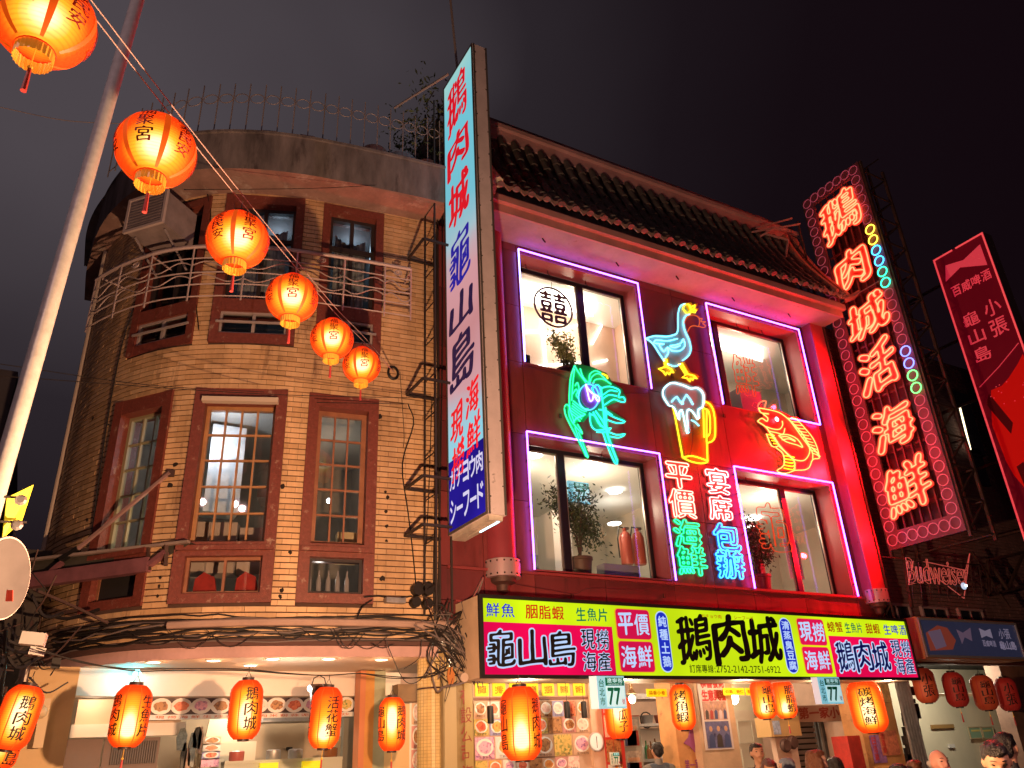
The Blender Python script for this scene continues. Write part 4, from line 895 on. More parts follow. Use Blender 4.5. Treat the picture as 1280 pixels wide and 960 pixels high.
ntube(Mg, g2, [(170, 305), (225, 325), (260, 400), (285, 455), (285, 380), (310, 355), (325, 400), (345, 500), (365, 585), (372, 500), (362, 400), (378, 350), (420, 370), (480, 455)], n_wht, .012)
for pts in ([(205, 270), (260, 215), (310, 290), (360, 195), (430, 300)], [(410, 460), (450, 480), (490, 520)], [(355, 560), (385, 590), (360, 595)], [(330, 290), (300, 275), (320, 265)]): ntube(Mg, g2, pts, n_cyan, .011, sm=2)
for pts in ([(220, 330), (250, 470), (320, 850)], [(570, 330+20), (570, 690)], [(320, 850), (420, 835), (540, 870), (580, 895), (510, 912), (400, 890), (320, 850)], [(540, 262), (600, 290), (640, 360), (658, 480), (658, 620), (630, 678), (570, 700)], [(540, 335), (585, 360), (605, 440), (605, 590), (570, 635)], [(575, 700), (580, 890)], [(535, 330), (545, 640)]): ntube(Mg, g2, pts, n_yel, .012)
# lobster
g3 = (695, 450, .14065)
Lb = thing('neon_lobster', 'bright green neon lobster with a violet eye over the gap between the left windows', 'neon sign', at(740, 510, 8.9))
nboard(Lb, g3, [(165, 45), (300, 75), (430, 130), (480, 210), (570, 270), (610, 360), (560, 370), (420, 430), (600, 545), (440, 500), (450, 620), (540, 900), (510, 920), (400, 650), (310, 600), (280, 500), (230, 560), (170, 560), (280, 870), (240, 860), (100, 560), (70, 420), (100, 380), (100, 200)], mat('green_board', (.0, .30, .12), .5, var=.2), .03, .06, sm=1)
nboard(Lb, g3, [(200+90*(1+math.cos(t)), 330+115*math.sin(t)) for t in np.linspace(0, 2*math.pi, 21)[:-1]], mat('violet_board', (.22, .12, .7), .4), .061, .08, sm=1)
GR = [[(165, 50), (130, 160), (120, 400), (165, 560)], [(165, 50), (200, 110), (265, 200)], [(165, 80), (150, 200), (140, 360)], [(215, 75), (240, 150), (290, 200), (300, 130), (350, 95), (400, 115)], [(330, 210), (350, 175), (420, 170), (490, 215)], [(300, 205), (320, 150), (380, 120), (450, 180)],
      [(170, 230), (190, 200), (205, 260), (180, 310), (200, 340)], [(150, 300), (180, 260), (200, 300)]]
for k in range(6): GR.append([(130+k*4, 470-k*22), (170+k*14, 500-k*14), (215+k*14, 545-k*22)])
for k in range(5): GR.append([(150+k*6, 560-k*10), (180+k*10, 520-k*6), (230+k*8, 500-k*4)])
GR += [[(75, 420), (95, 395), (120, 420), (115, 480), (150, 560), (235, 655), (190, 570)], [(75, 430), (90, 500), (160, 640), (215, 740), (285, 870), (250, 770), (200, 640)], [(170, 600), (215, 730), (270, 860)]]
TE = [[(320, 250), (370, 220), (400, 270), (380, 330), (340, 300), (320, 250)], [(400, 250), (480, 235), (565, 270), (555, 330), (600, 330), (612, 370), (570, 370), (510, 350), (430, 400)], [(420, 310), (480, 270), (545, 280)], [(410, 350), (470, 310), (540, 320)], [(430, 460), (520, 510), (615, 548), (540, 560), (450, 530)], [(470, 640), (540, 665), (615, 658), (560, 690), (480, 680)], [(300, 470), (310, 570), (350, 620), (420, 620), (490, 605), (440, 640), (360, 640)],
      [(330, 460), (380, 560), (440, 610)], [(350, 450), (420, 550), (440, 600)], [(400, 240), (420, 420), (440, 600), (490, 760), (545, 905), (520, 910), (460, 770), (415, 640)], [(440, 420), (455, 640), (500, 780), (545, 900)], [(300, 480), (350, 500), (400, 590)], [(380, 440), (440, 450), (500, 490)]]
for p in GR: ntube(Lb, g3, p, n_grn, .0095)
for p in TE: ntube(Lb, g3, p, n_tea, .0105)
ntube(Lb, g3, [(200+90*(1+math.cos(t)), 330+115*math.sin(t)) for t in np.linspace(0, 2*math.pi, 25)[:-1]], glow('blue_cyan_neon', (.08, .5, .9), 2.5), .010, closed=True, sm=1)
ntube(Lb, g3, [(265, 215), (280, 280), (300, 360), (325, 355), (335, 315), (375, 370), (380, 330), (320, 295), (265, 230)], n_vio, .012)
ntube(Lb, g3, [(410, 120), (450, 140), (460, 165)], n_yel, .010)
# fish
g4 = (935, 495, .10941)
Fs = thing('neon_fish', 'amber and red neon fish leaping over the lower right window', 'neon sign', at(985, 550, 8.93))
nboard(Fs, g4, [(115, 135), (320, 175), (450, 240), (550, 260), (680, 390), (815, 700), (740, 730), (700, 820), (560, 860), (340, 860), (410, 780), (400, 660), (290, 570), (210, 430), (105, 290), (160, 240)], mat('red_board', (.45, .015, .01), .4), .03, .06, sm=1)
FP = [[(120, 135), (320, 175), (420, 230), (540, 340), (640, 460), (700, 580), (700, 660), (650, 730), (580, 738), (500, 710), (400, 610), (270, 450), (210, 360), (110, 290)], [(120, 140), (150, 190), (235, 205), (170, 200), (225, 250), (215, 290), (160, 255), (110, 285)], [(210, 350), (280, 375), (360, 380), (395, 330), (390, 285)], [(235, 400), (330, 420), (400, 435), (420, 370)], [(210, 430), (270, 570), (350, 560), (270, 430)],
      [(350, 450), (450, 440), (560, 490), (625, 585), (560, 560), (430, 520), (350, 450)], [(370, 470), (450, 465), (540, 510)], [(390, 500), (470, 490), (540, 520)], [(320, 590), (400, 660), (410, 790), (330, 855), (430, 885), (540, 850), (640, 845), (700, 815), (740, 725), (815, 710), (780, 640), (720, 580)], [(350, 570), (520, 730), (535, 840)]]
for p in FP: ntube(Fs, g4, p, n_ora, .011)
for k in range(12):
    t = k/11; x = 460+250*t+40*math.sin(t*2), 250+400*t; ntube(Fs, g4, [(x[0], x[1]+5), (x[0]+100-20*t, x[1]+10+30*t)], n_ora, .009, sm=1)
ntube(Fs, g4, [(460+270*t, 250+380*t) for t in (0, .3, .6, 1)]+[(740, 720)], n_ora, .010); ntube(Fs, g4, [(500, 245), (560, 270), (660, 380), (740, 480), (790, 590), (815, 700)], n_ora, .009)
for k in range(5): ntube(Fs, g4, [(410, 680+36*k), (480+8*k, 690+38*k), (530, 700+30*k)], n_yel, .009)
for k in range(4): ntube(Fs, g4, [(230+20*k, 440+34*k), (300+14*k, 450+32*k)], n_yel, .009, sm=1)
b = MB(); c = at(g4[0]+330*g4[2], g4[1]+265*g4[2], 8.9); b.ball(c, .045, 12, (1, .4, 1)); b.build('eye', glow('pink_white_eye', (1, .5, .75), 4.5), Fs, smooth=True)
ntube(Fs, g4, [(110, 120), (130, 80), (180, 55), (205, 70), (185, 140)], n_red, .010)
lamp('fish_glow', (10.9, 8.50, 6.45), (1, .005, .012), 130, .03); lamp('character_glow', (8.75, 8.45, 5.55), (1, .005, .015), 48, .03)
# the red sign's reflections in the right windows, imitated by dim glowing outlines
rn = thing('neon_reflection', 'reflection of a red neon character in the upper right window', 'neon sign', at(945, 470, 9.25))
b = MB(); outline(b, Fr(at(920, 485, 9.3), (1, 0, 0)), '鮮', 0, -.1, .62, .75, .0, .02, .12, 3, .008); b.build('tube', glow('red_reflection_glow', (1, .08, .02), .8), rn)
rn = thing('neon_reflection', 'reflection of a red neon character high in the lower right window', 'neon sign', at(975, 660, 9.25))
b = MB(); outline(b, Fr(at(950, 680, 9.3), (1, 0, 0)), '龜', 0, -.1, .75, .75, .0, .02, .12, 5, .008); b.build('tube', glow('red_reflection_glow', (1, .08, .02), .8), rn)
# neon characters between the lower windows
def ncol(chars, cells, mats, boards, lab):
    t = thing('neon_characters', lab, 'neon sign', at(cells[0][0], cells[0][1], 8.93))
    for ch, (x0, y0, x1, y1), m, bm in zip(chars, cells, mats, boards):
        a = at((x0+x1)/2, y1, 8.92); c_ = at((x0+x1)/2, y0, 8.92); w = at(x1, (y0+y1)/2, 8.92).x-at(x0, (y0+y1)/2, 8.92).x
        fr = Fr(((a.x+c_.x)/2-w/2, 8.92, a.z), (1, 0, 0)); h = c_.z-a.z
        b = MB(); put(b, fr, ch, 0, 0, w, h, -.04, .035, .05, 2); b.build('letter_board', bm, t)
        b = MB(); outline(b, fr, ch, 0, 0, w, h, .0, .020, .05, 2, .0085, glass=2.6); b.build('tube', [m, halo_sleeve(m)], t)
rb_, gb_, bb_ = mat('red_letter_board', (.5, .03, .02), .4), mat('green_letter_board', (.0, .2, .1), .4), mat('blue_letter_board', (.01, .10, .35), .4)
ncol('平價海鮮', [(833, 579, 864, 610), (837, 612, 869, 647), (843, 650, 876, 684), (848, 684, 883, 719)], [n_pnk, n_pnk, n_grn, n_grn], [rb_, rb_, gb_, gb_], 'left column of neon characters, two red and two green, between the lower windows')
ncol('宴席包辦', [(884, 586, 911, 617), (887, 620, 915, 650), (893, 655, 924, 688), (897, 688, 930, 723)], [glow('rose_neon', (1, .35, .35), 4.5)]*2+[n_blu, n_blu], [rb_, rb_, bb_, bb_], 'right column of neon characters, two pink and two blue, between the lower windows')
# ------------------------------------------------------------------ main signboard
SB = thing('main_signboard', 'long lit signboard with yellow green and magenta panels over the restaurant entrance', 'signboard', (8, 8.35, 2.5))
YS = 8.35; FS = Fr((0, YS, 0), (1, 0, 0)); zb, zt = 2.49, 3.33; xa, xb = 4.29, 11.93
b = MB(); b.box(xa, YS+.005, zb-.03, xb, 8.95, zt+.03); b.build('casing', mat('beige_casing', (.6, .45, .32), .6, var=.15), SB)
b = MB()
b.box(xa-.0, zb-.04, -.01, xb, zb, .03, FS).box(xa, zt, -.01, xb, zt+.04, .03, FS).box(xa, zb, -.01, xa+.05, zt, .03, FS).box(xb-.03, zb, -.01, xb, zt, .03, FS); b.build('frame', m_black, SB)
m_yg = lit_face('yellow_green_face', (196, 224, 18), 1.12, .9, .22); m_mg = lit_face('magenta_face', (232, 10, 78), 1.0, .9, .2); m_pk = lit_face('rose_face', (215, 20, 75), 1.0, 1, .2)
i_blk = mat('black_print', (.008, .008, .01), .4); i_wht = glow('white_lit_print', (225, 235, 255), 1.0); i_nav = mat('navy_print', (.004, .01, .10), .4, em=(10, 20, 120), es=.35); i_blu = mat('blue_print', (.01, .03, .4), .4, em=(20, 40, 190), es=.8)
i_redp = mat('brick_red_print', (.3, .03, .01), .4, em=(170, 45, 10), es=.7); i_grn = mat('teal_print', (.0, .1, .06), .4, em=(0, 115, 80), es=.8); i_lbl = glow('pale_blue_lit_print', (190, 215, 255), 1.0); i_gold = glow('gold_lit_line', (240, 170, 20), 1)
def sx(x, y=800): return at(x, y, YS).x
seams = [xa+.05, sx(826, 800), sx(992, 800), xb-.03]
for k in range(3): MB().box(seams[k]+.004, zb, -.004, seams[k+1]-.004, zt, .004, FS).build('panel', m_yg, SB)
def fields(): pass
def rect(x0, z0, x1, z1, m, w=.008, name='field'): return MB().box(x0, z0, .003, x1, z1, w, FS).build(name, m, SB)
def rrect(x0, z0, x1, z1, r, m, w=.010, name='field', n=5):
    P = []
    for cx, cy, a0 in ((x1-r, z1-r, 0), (x0+r, z1-r, 90), (x0+r, z0+r, 180), (x1-r, z0+r, 270)):
        P += [(cx+r*math.cos(R(a0+90*i/n)), cy+r*math.sin(R(a0+90*i/n))) for i in range(n+1)]
    return MB().prism(P, FS, .003, w).build(name, m, SB)
xe = sx(767, 810); rect(xa+.05, zb, xe, zb+.575, m_mg)
def wr(s_, cells, ink, halo=None, off=.012, hoff=.04, brush=.06, name='lettering', w=.016):
    if halo:
        for k, (ch, c) in enumerate(zip(s_, cells)):
            b = MB(); put(b, FS, ch, *c, w-.004, hoff, brush, k); b.build('character_edge', halo, SB)
    for k, (ch, c) in enumerate(zip(s_, cells)):
        b = MB(); put(b, FS, ch, *c, w, off, brush, k); b.build('character', ink, SB)
def cells(x0, x1, z0, z1, n, gap=.12):
    w = (x1-x0)/n; return [(x0+w*i+w*gap/2, z0, x0+w*(i+1)-w*gap/2, z1) for i in range(n)]
zl = zb+.63
def at_sx(a, b): return sx(a), sx(b)
wr('鮮魚', cells(sx(607), sx(645), zl, zt-.05, 2), i_blu); wr('胭脂蝦', cells(sx(657), sx(707), zl, zt-.05, 3), i_redp); wr('生魚片', cells(sx(721), sx(762), zl, zt-.05, 3), i_grn)
wr('龜山島', cells(sx(606), sx(719), zb+.09, zb+.50, 3, .1), i_blk, i_lbl, .004, .045, .12)
wr('現撈', cells(sx(725), sx(761), zb+.30, zb+.53, 2, .1), i_blk, i_lbl, .004, .04); wr('海產', cells(sx(725), sx(761), zb+.05, zb+.27, 2, .1), i_blk, i_lbl, .004, .04)
for z0, z1, s_ in ((zb+.435, zb+.80, '平價'), (zb+.045, zb+.405, '海鮮')):
    rrect(sx(771), z0-.008, sx(815), z1+.008, .05, i_gold, .008); rrect(sx(771)+.012, z0, sx(815)-.012, z1, .045, m_pk, .011); wr(s_, cells(sx(773), sx(813), z0+.05, z1-.05, 2, .1), i_lbl, None, .018)
x0, x1 = sx(822), sx(837); rrect(x0, zb+.04, x1, zt-.04, (x1-x0)/2-.002, i_lbl, .008); rrect(x0+.012, zb+.055, x1-.012, zt-.055, (x1-x0)/2-.016, i_blu, .011)
b = MB(); column(b, FS, '純種土鵝', x0+.035, zb+.09, x1-.035, zt-.09, .016, .02, .2); b.build('lettering', i_lbl, SB)
wr('鵝肉城', cells(sx(844), sx(975), zb+.17, zt-.06, 3, .08), i_blk, None, .016, .0, .17)
wr('訂席專線:2752-2142-2751-6922', [], i_blk) if 0 else None
b = MB(); row(b, FS, '訂席專線', sx(856), zb+.04, sx(886), zb+.14, .014, .01, .1); put(b, FS, ':2752-2142-2751-6922', sx(887), zb+.045, sx(967), zb+.135, .014, .015); b.build('phone_number', i_blk, SB)
b = MB(); put(b, FS, 'ガチョウ肉', sx(880), zt-.10, sx(905), zt-.05, .014, .01); put(b, FS, 'シーフード', sx(921), zt-.10, sx(945), zt-.05, .014, .01); b.build('lettering', i_redp, SB)
x0, x1 = sx(977), sx(991); rrect(x0, zb+.04, x1, zt-.04, (x1-x0)/2-.002, i_lbl, .008); rrect(x0+.012, zb+.055, x1-.012, zt-.055, (x1-x0)/2-.016, i_blu, .011)
b = MB(); column(b, FS, '清蒸臭豆腐', x0+.04, zb+.08, x1-.04, zt-.08, .016, .02, .15); b.build('lettering', i_lbl, SB)
for z0, z1, s_ in ((zb+.435, zb+.80, '現撈'), (zb+.045, zb+.405, '海鮮')):
    rrect(sx(999), z0-.008, sx(1033), z1+.008, .05, i_gold, .008); rrect(sx(999)+.012, z0, sx(1033)-.012, z1, .045, m_pk, .011); wr(s_, cells(sx(1000), sx(1032), z0+.05, z1-.05, 2, .1), i_lbl, None, .018)
rect(sx(1036), zb, xb-.03, zb+.575, m_mg)
b = xb-.05
wr('螃蟹', cells(sx(1036), sx(1056), zl, zt-.06, 2), i_redp); wr('生魚片', cells(sx(1058), sx(1080), zl, zt-.06, 3), i_grn); wr('甜蝦', cells(sx(1084), sx(1102), zl, zt-.06, 2), i_redp); wr('生啤酒', cells(sx(1106), b, zl, zt-.06, 3), i_blu)
wr('鵝肉城', cells(sx(1040), sx(1106), zb+.08, zb+.51, 3, .08), i_nav, i_lbl, .004, .045, .12)
wr('現撈', cells(sx(1110), b, zb+.30, zb+.54, 2, .08), i_nav, i_lbl, .004, .04); wr('海產', cells(sx(1110), b, zb+.05, zb+.28, 2, .08), i_nav, i_lbl, .004, .04)
for k, x in enumerate((592, 660, 720, 900, 1010)): pass
# ------------------------------------------------------------------ tall white vertical sign
VX = 4.0; VS = thing('vertical_signboard', 'tall narrow white lit signboard with red and blue characters, projecting between the two buildings', 'signboard', (VX, 8.0, 4))
Y1, Y0, VZ0, VZ1 = 8.50, 7.49, 4.07, 11.24; FV = Fr((VX, Y1, 0), (0, -1, 0), (0, 0, 1)); VW = Y1-Y0      # faces -X
m_vc = mat('pale_metal_casing', (.62, .54, .58), .45, .1, var=.15, vs=3, spots=.1)
b = MB(); b.box(VX+.006, Y0, VZ0, VX+.235, Y1, VZ1); b.build('casing', m_vc, VS)
b = MB(); b.box(0, VZ0, -.0, .03, VZ1, .012, FV).box(VW-.03, VZ0, 0, VW, VZ1, .012, FV).box(.03, VZ0, 0, VW-.03, VZ0+.03, .012, FV).box(.03, VZ1-.03, 0, VW-.03, VZ1, .012, FV); b.box(VX+.01, Y0-.012, VZ0, VX+.03, Y0, VZ1).box(VX+.21, Y0-.012, VZ0, VX+.235, Y0, VZ1); b.build('trim', mat('dark_trim', (.08, .07, .07), .5), VS)
VSB = 4.98
def vface(key, stops):
    m = bpy.data.materials.new(key); m.use_nodes = True; t = m.node_tree; t.nodes.clear(); o = t.nodes.new('ShaderNodeOutputMaterial'); e = t.nodes.new('ShaderNodeEmission'); e.inputs[1].default_value = .95
    g = t.nodes.new('ShaderNodeTexCoord'); s_ = t.nodes.new('ShaderNodeSeparateXYZ'); nn = t.nodes.new('ShaderNodeTexNoise'); nn.inputs['Scale'].default_value = 1.1; nn.inputs['Detail'].default_value = 2
    a = t.nodes.new('ShaderNodeMath'); a.operation = 'MULTIPLY_ADD'; a.inputs[1].default_value = .9
    mr = t.nodes.new('ShaderNodeMapRange'); mr.inputs['From Min'].default_value = VSB-4+.45; mr.inputs['From Max'].default_value = VZ1-4+.45; r_ = t.nodes.new('ShaderNodeValToRGB')
    el = r_.color_ramp.elements; el[0].position = stops[0][0]; el[0].color = (*lin(stops[0][1]), 1); el[1].position = stops[-1][0]; el[1].color = (*lin(stops[-1][1]), 1)
    for p_, c_ in stops[1:-1]: el.new(p_).color = (*lin(c_), 1)
    t.links.new(g.outputs['Object'], s_.inputs[0]); t.links.new(g.outputs['Object'], nn.inputs['Vector']); t.links.new(nn.outputs['Fac'], a.inputs[0]); t.links.new(s_.outputs['Z'], a.inputs[2]); t.links.new(a.outputs[0], mr.inputs['Value'])
    t.links.new(mr.outputs[0], r_.inputs[0]); t.links.new(r_.outputs[0], e.inputs[0]); t.links.new(e.outputs[0], o.inputs[0]); return m
# the tubes behind the acrylic differ: cool ones at the top and bottom, worn pinkish ones in the middle
MB().box(.03, VSB, -.003, VW-.03, VZ1-.03, .004, FV).build('lit_panel', vface('vertical_sign_acrylic', [(0, (150, 215, 232)), (.07, (175, 200, 212)), (.13, (215, 160, 165)), (.25, (205, 140, 142)), (.40, (215, 155, 160)), (.50, (170, 195, 205)), (.60, (120, 195, 212)), (.85, (115, 200, 218)), (1, (160, 212, 208))]), VS)
MB().box(.03, VZ0+.03, -.003, VW-.03, VSB-.004, .004, FV).build('blue_panel', lit_face('blue_panel_face', (38, 25, 140), 1, 1, .4), VS)
v_red = mat('red_translucent_print', (.5, .01, .02), .4, em=(205, 15, 35), es=.9); v_blu = mat('blue_translucent_print', (.01, .02, .3), .4, em=(15, 20, 150), es=.9); v_nav = mat('dark_navy_print', (.01, .01, .05), .4, em=(15, 12, 60), es=.8)
def vz(y, x=575): return atX(x, y, VX).z
for ch, (ya, yb_), m in (('鵝', (88, 155), v_red), ('肉', (160, 210), v_red), ('城', (215, 280), v_red), ('龜', (283, 358), v_blu), ('山', (362, 412), v_nav), ('島', (415, 488), v_nav)):
    hh = (vz(ya)-vz(yb_))*.05; b = MB(); put(b, FV, ch, .15, vz(yb_)+hh, VW-.22, vz(ya)-hh, .010, .012 if ch != '龜' else .0, .20, ord(ch) % 9); b.build('lettering', m, VS)
for ch, y0, y1, u0, u1 in (('海', 488, 530, .55, .90), ('鮮', 535, 578, .55, .92), ('現', 505, 548, .12, .46), ('撈', 552, 596, .13, .48)):
    b = MB(); put(b, FV, ch, u0, vz(y1), u1, vz(y0), .010, .012, .25, 4); b.build('character', v_red, VS)
b = MB(); row(b, FV, 'ガチョウ肉', .06, VZ0+.53, VW-.06, VZ0+.78, .010, .02, .1); b.build('lettering', glow('white_print_lit', (225, 215, 245), .95), VS); b = MB(); row(b, FV, 'シーフード', .06, VZ0+.12, VW-.06, VZ0+.40, .010, .02, .12); b.build('lettering', glow('white_print_lit', (225, 215, 245), .95), VS)
b = MB(); b.box(VX+.03, Y0+.03, VZ0-.06, VX+.2, Y1-.03, VZ0-.0); b.tube([(VX+.11, Y0+.05, VZ0-.07), (VX+.11, Y1-.3, VZ0-.07)], .012, 6); b.build('bottom_tube_tray', mat('cracked_tray', (.5, .45, .4), .5, var=.4), VS)
b = MB(); b.tube([(VX+.16, Y0+.06, VZ0-.065), (VX+.16, Y0+.5, VZ0-.065)], .012, 6); b.build('exposed_tube', glow('cool_tube', (.5, .85, 1), 4), VS)
for z in np.arange(VZ0+.25, VZ1, .42): MB().box(VX+.03, Y0-.006, z, VX+.2, Y0, z+.008).build('seam', m_black, VS) if z > 99 else None
for z in np.arange(VZ0+.2, VZ1, .4):
    b = MB(); b.ball((VX+.04, Y0-.005, z), .01, 5); b.ball((VX+.2, Y0-.005, z+.13), .01, 5); b.build('rivet', m_black, VS)
# lattice mast and brackets that carry it
m_mast = mat('blackened_steel', (.028, .02, .02), .6)
MA = thing('lattice_mast', 'dark lattice mast and brackets holding the tall white signboard to the wall', 'mast', (3.95, 8.7, 3.2))
for x, y in ((3.86, 8.56), (4.06, 8.56), (3.86, 8.9), (4.06, 8.9)): MB().beam((x, y, 3.2), (x, y, 11.0), .022).build('upright', m_mast, MA)
for k, z in enumerate(np.arange(3.5, 11.4, .55)):
    z2 = z+.55
    MB().beam((3.86, 8.56, z), (3.86, 8.9, z), .012).build('strut', m_mast, MA)
for z in (4.15, 4.75, 6.05, 8.2):
    for y in (8.4, 8.95): MB().beam((3.62, y, z), (4.1, y, z), .03).build('strut', m_mast, MA)
    MB().beam((3.62, 8.4, z), (3.62, 8.95, z), .03).build('strut', m_mast, MA)
tag(MB().tube([at(563, 0, 8.4)+Vector((0, 0, .6)), at(563, 0, 8.4), at(572, 90, 8.4)], .022, 6).build('antenna_rod', m_iron), 'thin vertical rod rising behind the top of the tall white sign', 'rod')
tag(MB().tube([atD(493, 135, 11.5), atD(560, 93, 10.5)], .018, 5).build('guy_rod', m_iron), 'thin slanting guy rod left of the top of the tall white sign', 'rod')
# ------------------------------------------------------------------ big red neon sign at the right corner
NX = 12.5; NS = thing('tall_neon_sign', 'tall framed sign of red neon characters bordered by rings at the restaurant corner', 'neon sign', (NX, 8, 4.6))
FN = Fr((NX, 8.70, 0), (0, -1, 0), (0, 0, 1)); NW = 1.42; NZ0, NZ1 = 4.60, 12.10
m_pch = mat('pink_painted_channel', (.17, .05, .08), .5, var=.2); m_bk = mat('dark_red_bar', (.10, .012, .018), .5)
for u0, u1, z0, z1 in ((0, .24, NZ0, NZ1), (NW-.24, NW, NZ0, NZ1), (.24, NW-.24, NZ0, NZ0+.30), (.24, NW-.24, NZ1-.24, NZ1)): MB().box(u0, z0, -.05, u1, z1, 0, FN).build('border_board', m_pch, NS)
for k in range(5): MB().box(.34+k*.17, NZ0+.3, -.10, .37+k*.17, NZ1-.24, -.06, FN).build('bar', m_bk, NS)
for k in range(13): MB().box(.24, NZ0+.6+k*.53, -.13, NW-.24, NZ0+.64+k*.53, -.10, FN).build('cross_bar', m_bk, NS)
m_bkp = mat('dark_red_glow_sheet', (.06, .008, .012), .5, var=.5, vs=3)
MB().box(.24, NZ0+.3, -.30, NW-.24, NZ1-.24, -.28, FN).build('added_back_sheet', m_bkp, NS)  # dark sheet added behind the open lattice to catch the neon glow
# box truss behind it
for (x, y) in ((NX+.75, 8.70), (NX+.75, 7.28), (NX+.05, 7.26), (NX+.05, 8.72)): MB().beam((x, y, NZ0-.1), (x, y, NZ1), .05).build('truss_upright', m_brown_steel, NS)
for k in range(14):
    z = NZ0+k*.56
    for p, q in (((NX+.05, 7.26, z), (NX+.75, 7.28, z)), ((NX+.05, 7.26, z), (NX+.75, 7.28, z+.56)), ((NX+.75, 7.28, z), (NX+.75, 8.70, z)), ((NX+.05, 8.72, z), (NX+.75, 8.7, z+.56))): MB().beam(p, q, .026).build('truss_member', m_brown_steel, NS)
MB().box(NX+.30, 7.30, NZ0, NX+.34, 7.34, NZ1).build('truss_upright', m_brown_steel, NS)
# lattice against the building
LT = thing('steel_lattice', 'narrow dark steel lattice between the restaurant corner and the tall neon sign', 'lattice', (12.32, 8.9, 3.3))
for x, y in ((12.32, 8.80), (12.32, 9.1), (12.55, 9.1)): MB().beam((x, y, 3.3), (x, y, 11.6), .03).build('upright', m_brown_steel, LT)
for k in range(26):
    z = 3.4+k*.31; a, b_ = ((12.32, 8.80, z), (12.32, 9.1, z+.31)) if k % 2 else ((12.32, 9.1, z), (12.32, 8.8, z+.31)); MB().beam(a, b_, .018).build('brace', m_brown_steel, LT); MB().beam((12.32, 9.1, z), (12.55, 9.1, z), .018).build('strut', m_brown_steel, LT)
n_rs = glow('red_neon', (1, .085, .035), 7.5); m_lb = mat('red_character_board', (.30, .01, .008), .4)
NCH = [('鵝', 1022, 238, 1082, 300), ('肉', 1043, 308, 1092, 366), ('城', 1055, 368, 1118, 424), ('活', 1070, 425, 1128, 493), ('海', 1087, 500, 1150, 566), ('鮮', 1105, 572, 1170, 645)]
for k, (ch, xa_, ya, xb_, yb_) in enumerate(NCH):
    ym = (ya+yb_)/2; xm = (xa_+xb_)/2
    c = atX(xm, ym, NX); zt_ = atX(xm, ya, NX).z; zb_ = atX(xm, yb_, NX).z; y0 = atX(xa_+4, ym, NX).y; y1 = atX(xb_-4, ym, NX).y; h = (zt_-zb_)*.86; zc = c.z; w = y0-y1
    fr = Fr((NX-.05, y0, zc-h/2), (0, -1, 0), (0, 0, 1))
    b = MB(); put(b, fr, ch, 0, 0, w, h, -.05, .03, .22, k+1); b.build('letter_board', m_lb, NS)
    b = MB(); outline(b, fr, ch, 0, 0, w, h, .0, .012, .22, k+1, .0125, glass=3.4); b.build('letter_tube', [n_rs, halo_sleeve(n_rs)], NS)
# rings along the border
def dimring(key, c): return mat(key, c, .3, em=tuple(x*.5 for x in c), es=.5)
n_faint = mat('faint_glow_pink_tube', (.60, .25, .35), .3, em=(.7, .08, .18), es=.22); ringmats = dict(y=glow('ring_yellow', (1, .75, .05), 4), b=glow('ring_blue', (.05, .5, 1), 4), g=glow('ring_green', (.03, .9, .4), 4), v=glow('ring_violet', (.2, .25, 1), 3), G=glow('ring_bright_green', (.15, 1, .2), 3))  # rings that are not lit get a faint glow in their colour
def ringat(u, z, m, r=.095): MB().tube([FN.p(u+r*math.cos(t), z+r*math.sin(t), .035) for t in np.linspace(0, 2*math.pi, 15)[:-1]], .0085 if m is n_faint else .012, 4, closed=True, nrm=FN.z).build('ring_tube', m, NS)
nr = 31; 
for k in range(nr):
    z = NZ0+.15+k*(NZ1-NZ0-.3)/(nr-1); ringat(.12, z, n_faint)
spec = {}
yy = [(300-9, 'y'), (300+7, 'y'), (318, 'b'), (329, 'b'), (341, 'g'), (352, 'g'), (444, 'v'), (457, 'v'), (471, 'G'), (486, 'G')]
for k in range(nr):
    z = NZ0+.15+k*(NZ1-NZ0-.3)/(nr-1); best = None
    for y, c in yy:
        zz = atX(1095+(y-290)*.22, y, NX).z
        if abs(zz-z) < .125: best = c
    ringat(NW-.12, z, ringmats[best] if best else n_faint)
for k in range(1, 6): ringat(.12+k*(NW-.24)/6, NZ0+.15, n_faint); ringat(.12+k*(NW-.24)/6, NZ1-.12, n_faint)
b = MB(); b.tube([FN.p(-.25, NZ1-2.7, .05), FN.p(1.2, NZ1-2.7, .05)], .012, 5); b.build('cable', m_cable2, NS)
for z_, pw_, tz in ((4.9, 600, 4.8), (6.3, 1200, 6.0), (8.0, 330, 7.8)): lamp('neon_wash', (NX-.12, 8.25, z_), (1, .004, .010), pw_, .05, 150, (11.0, 9.0, tz), .8)
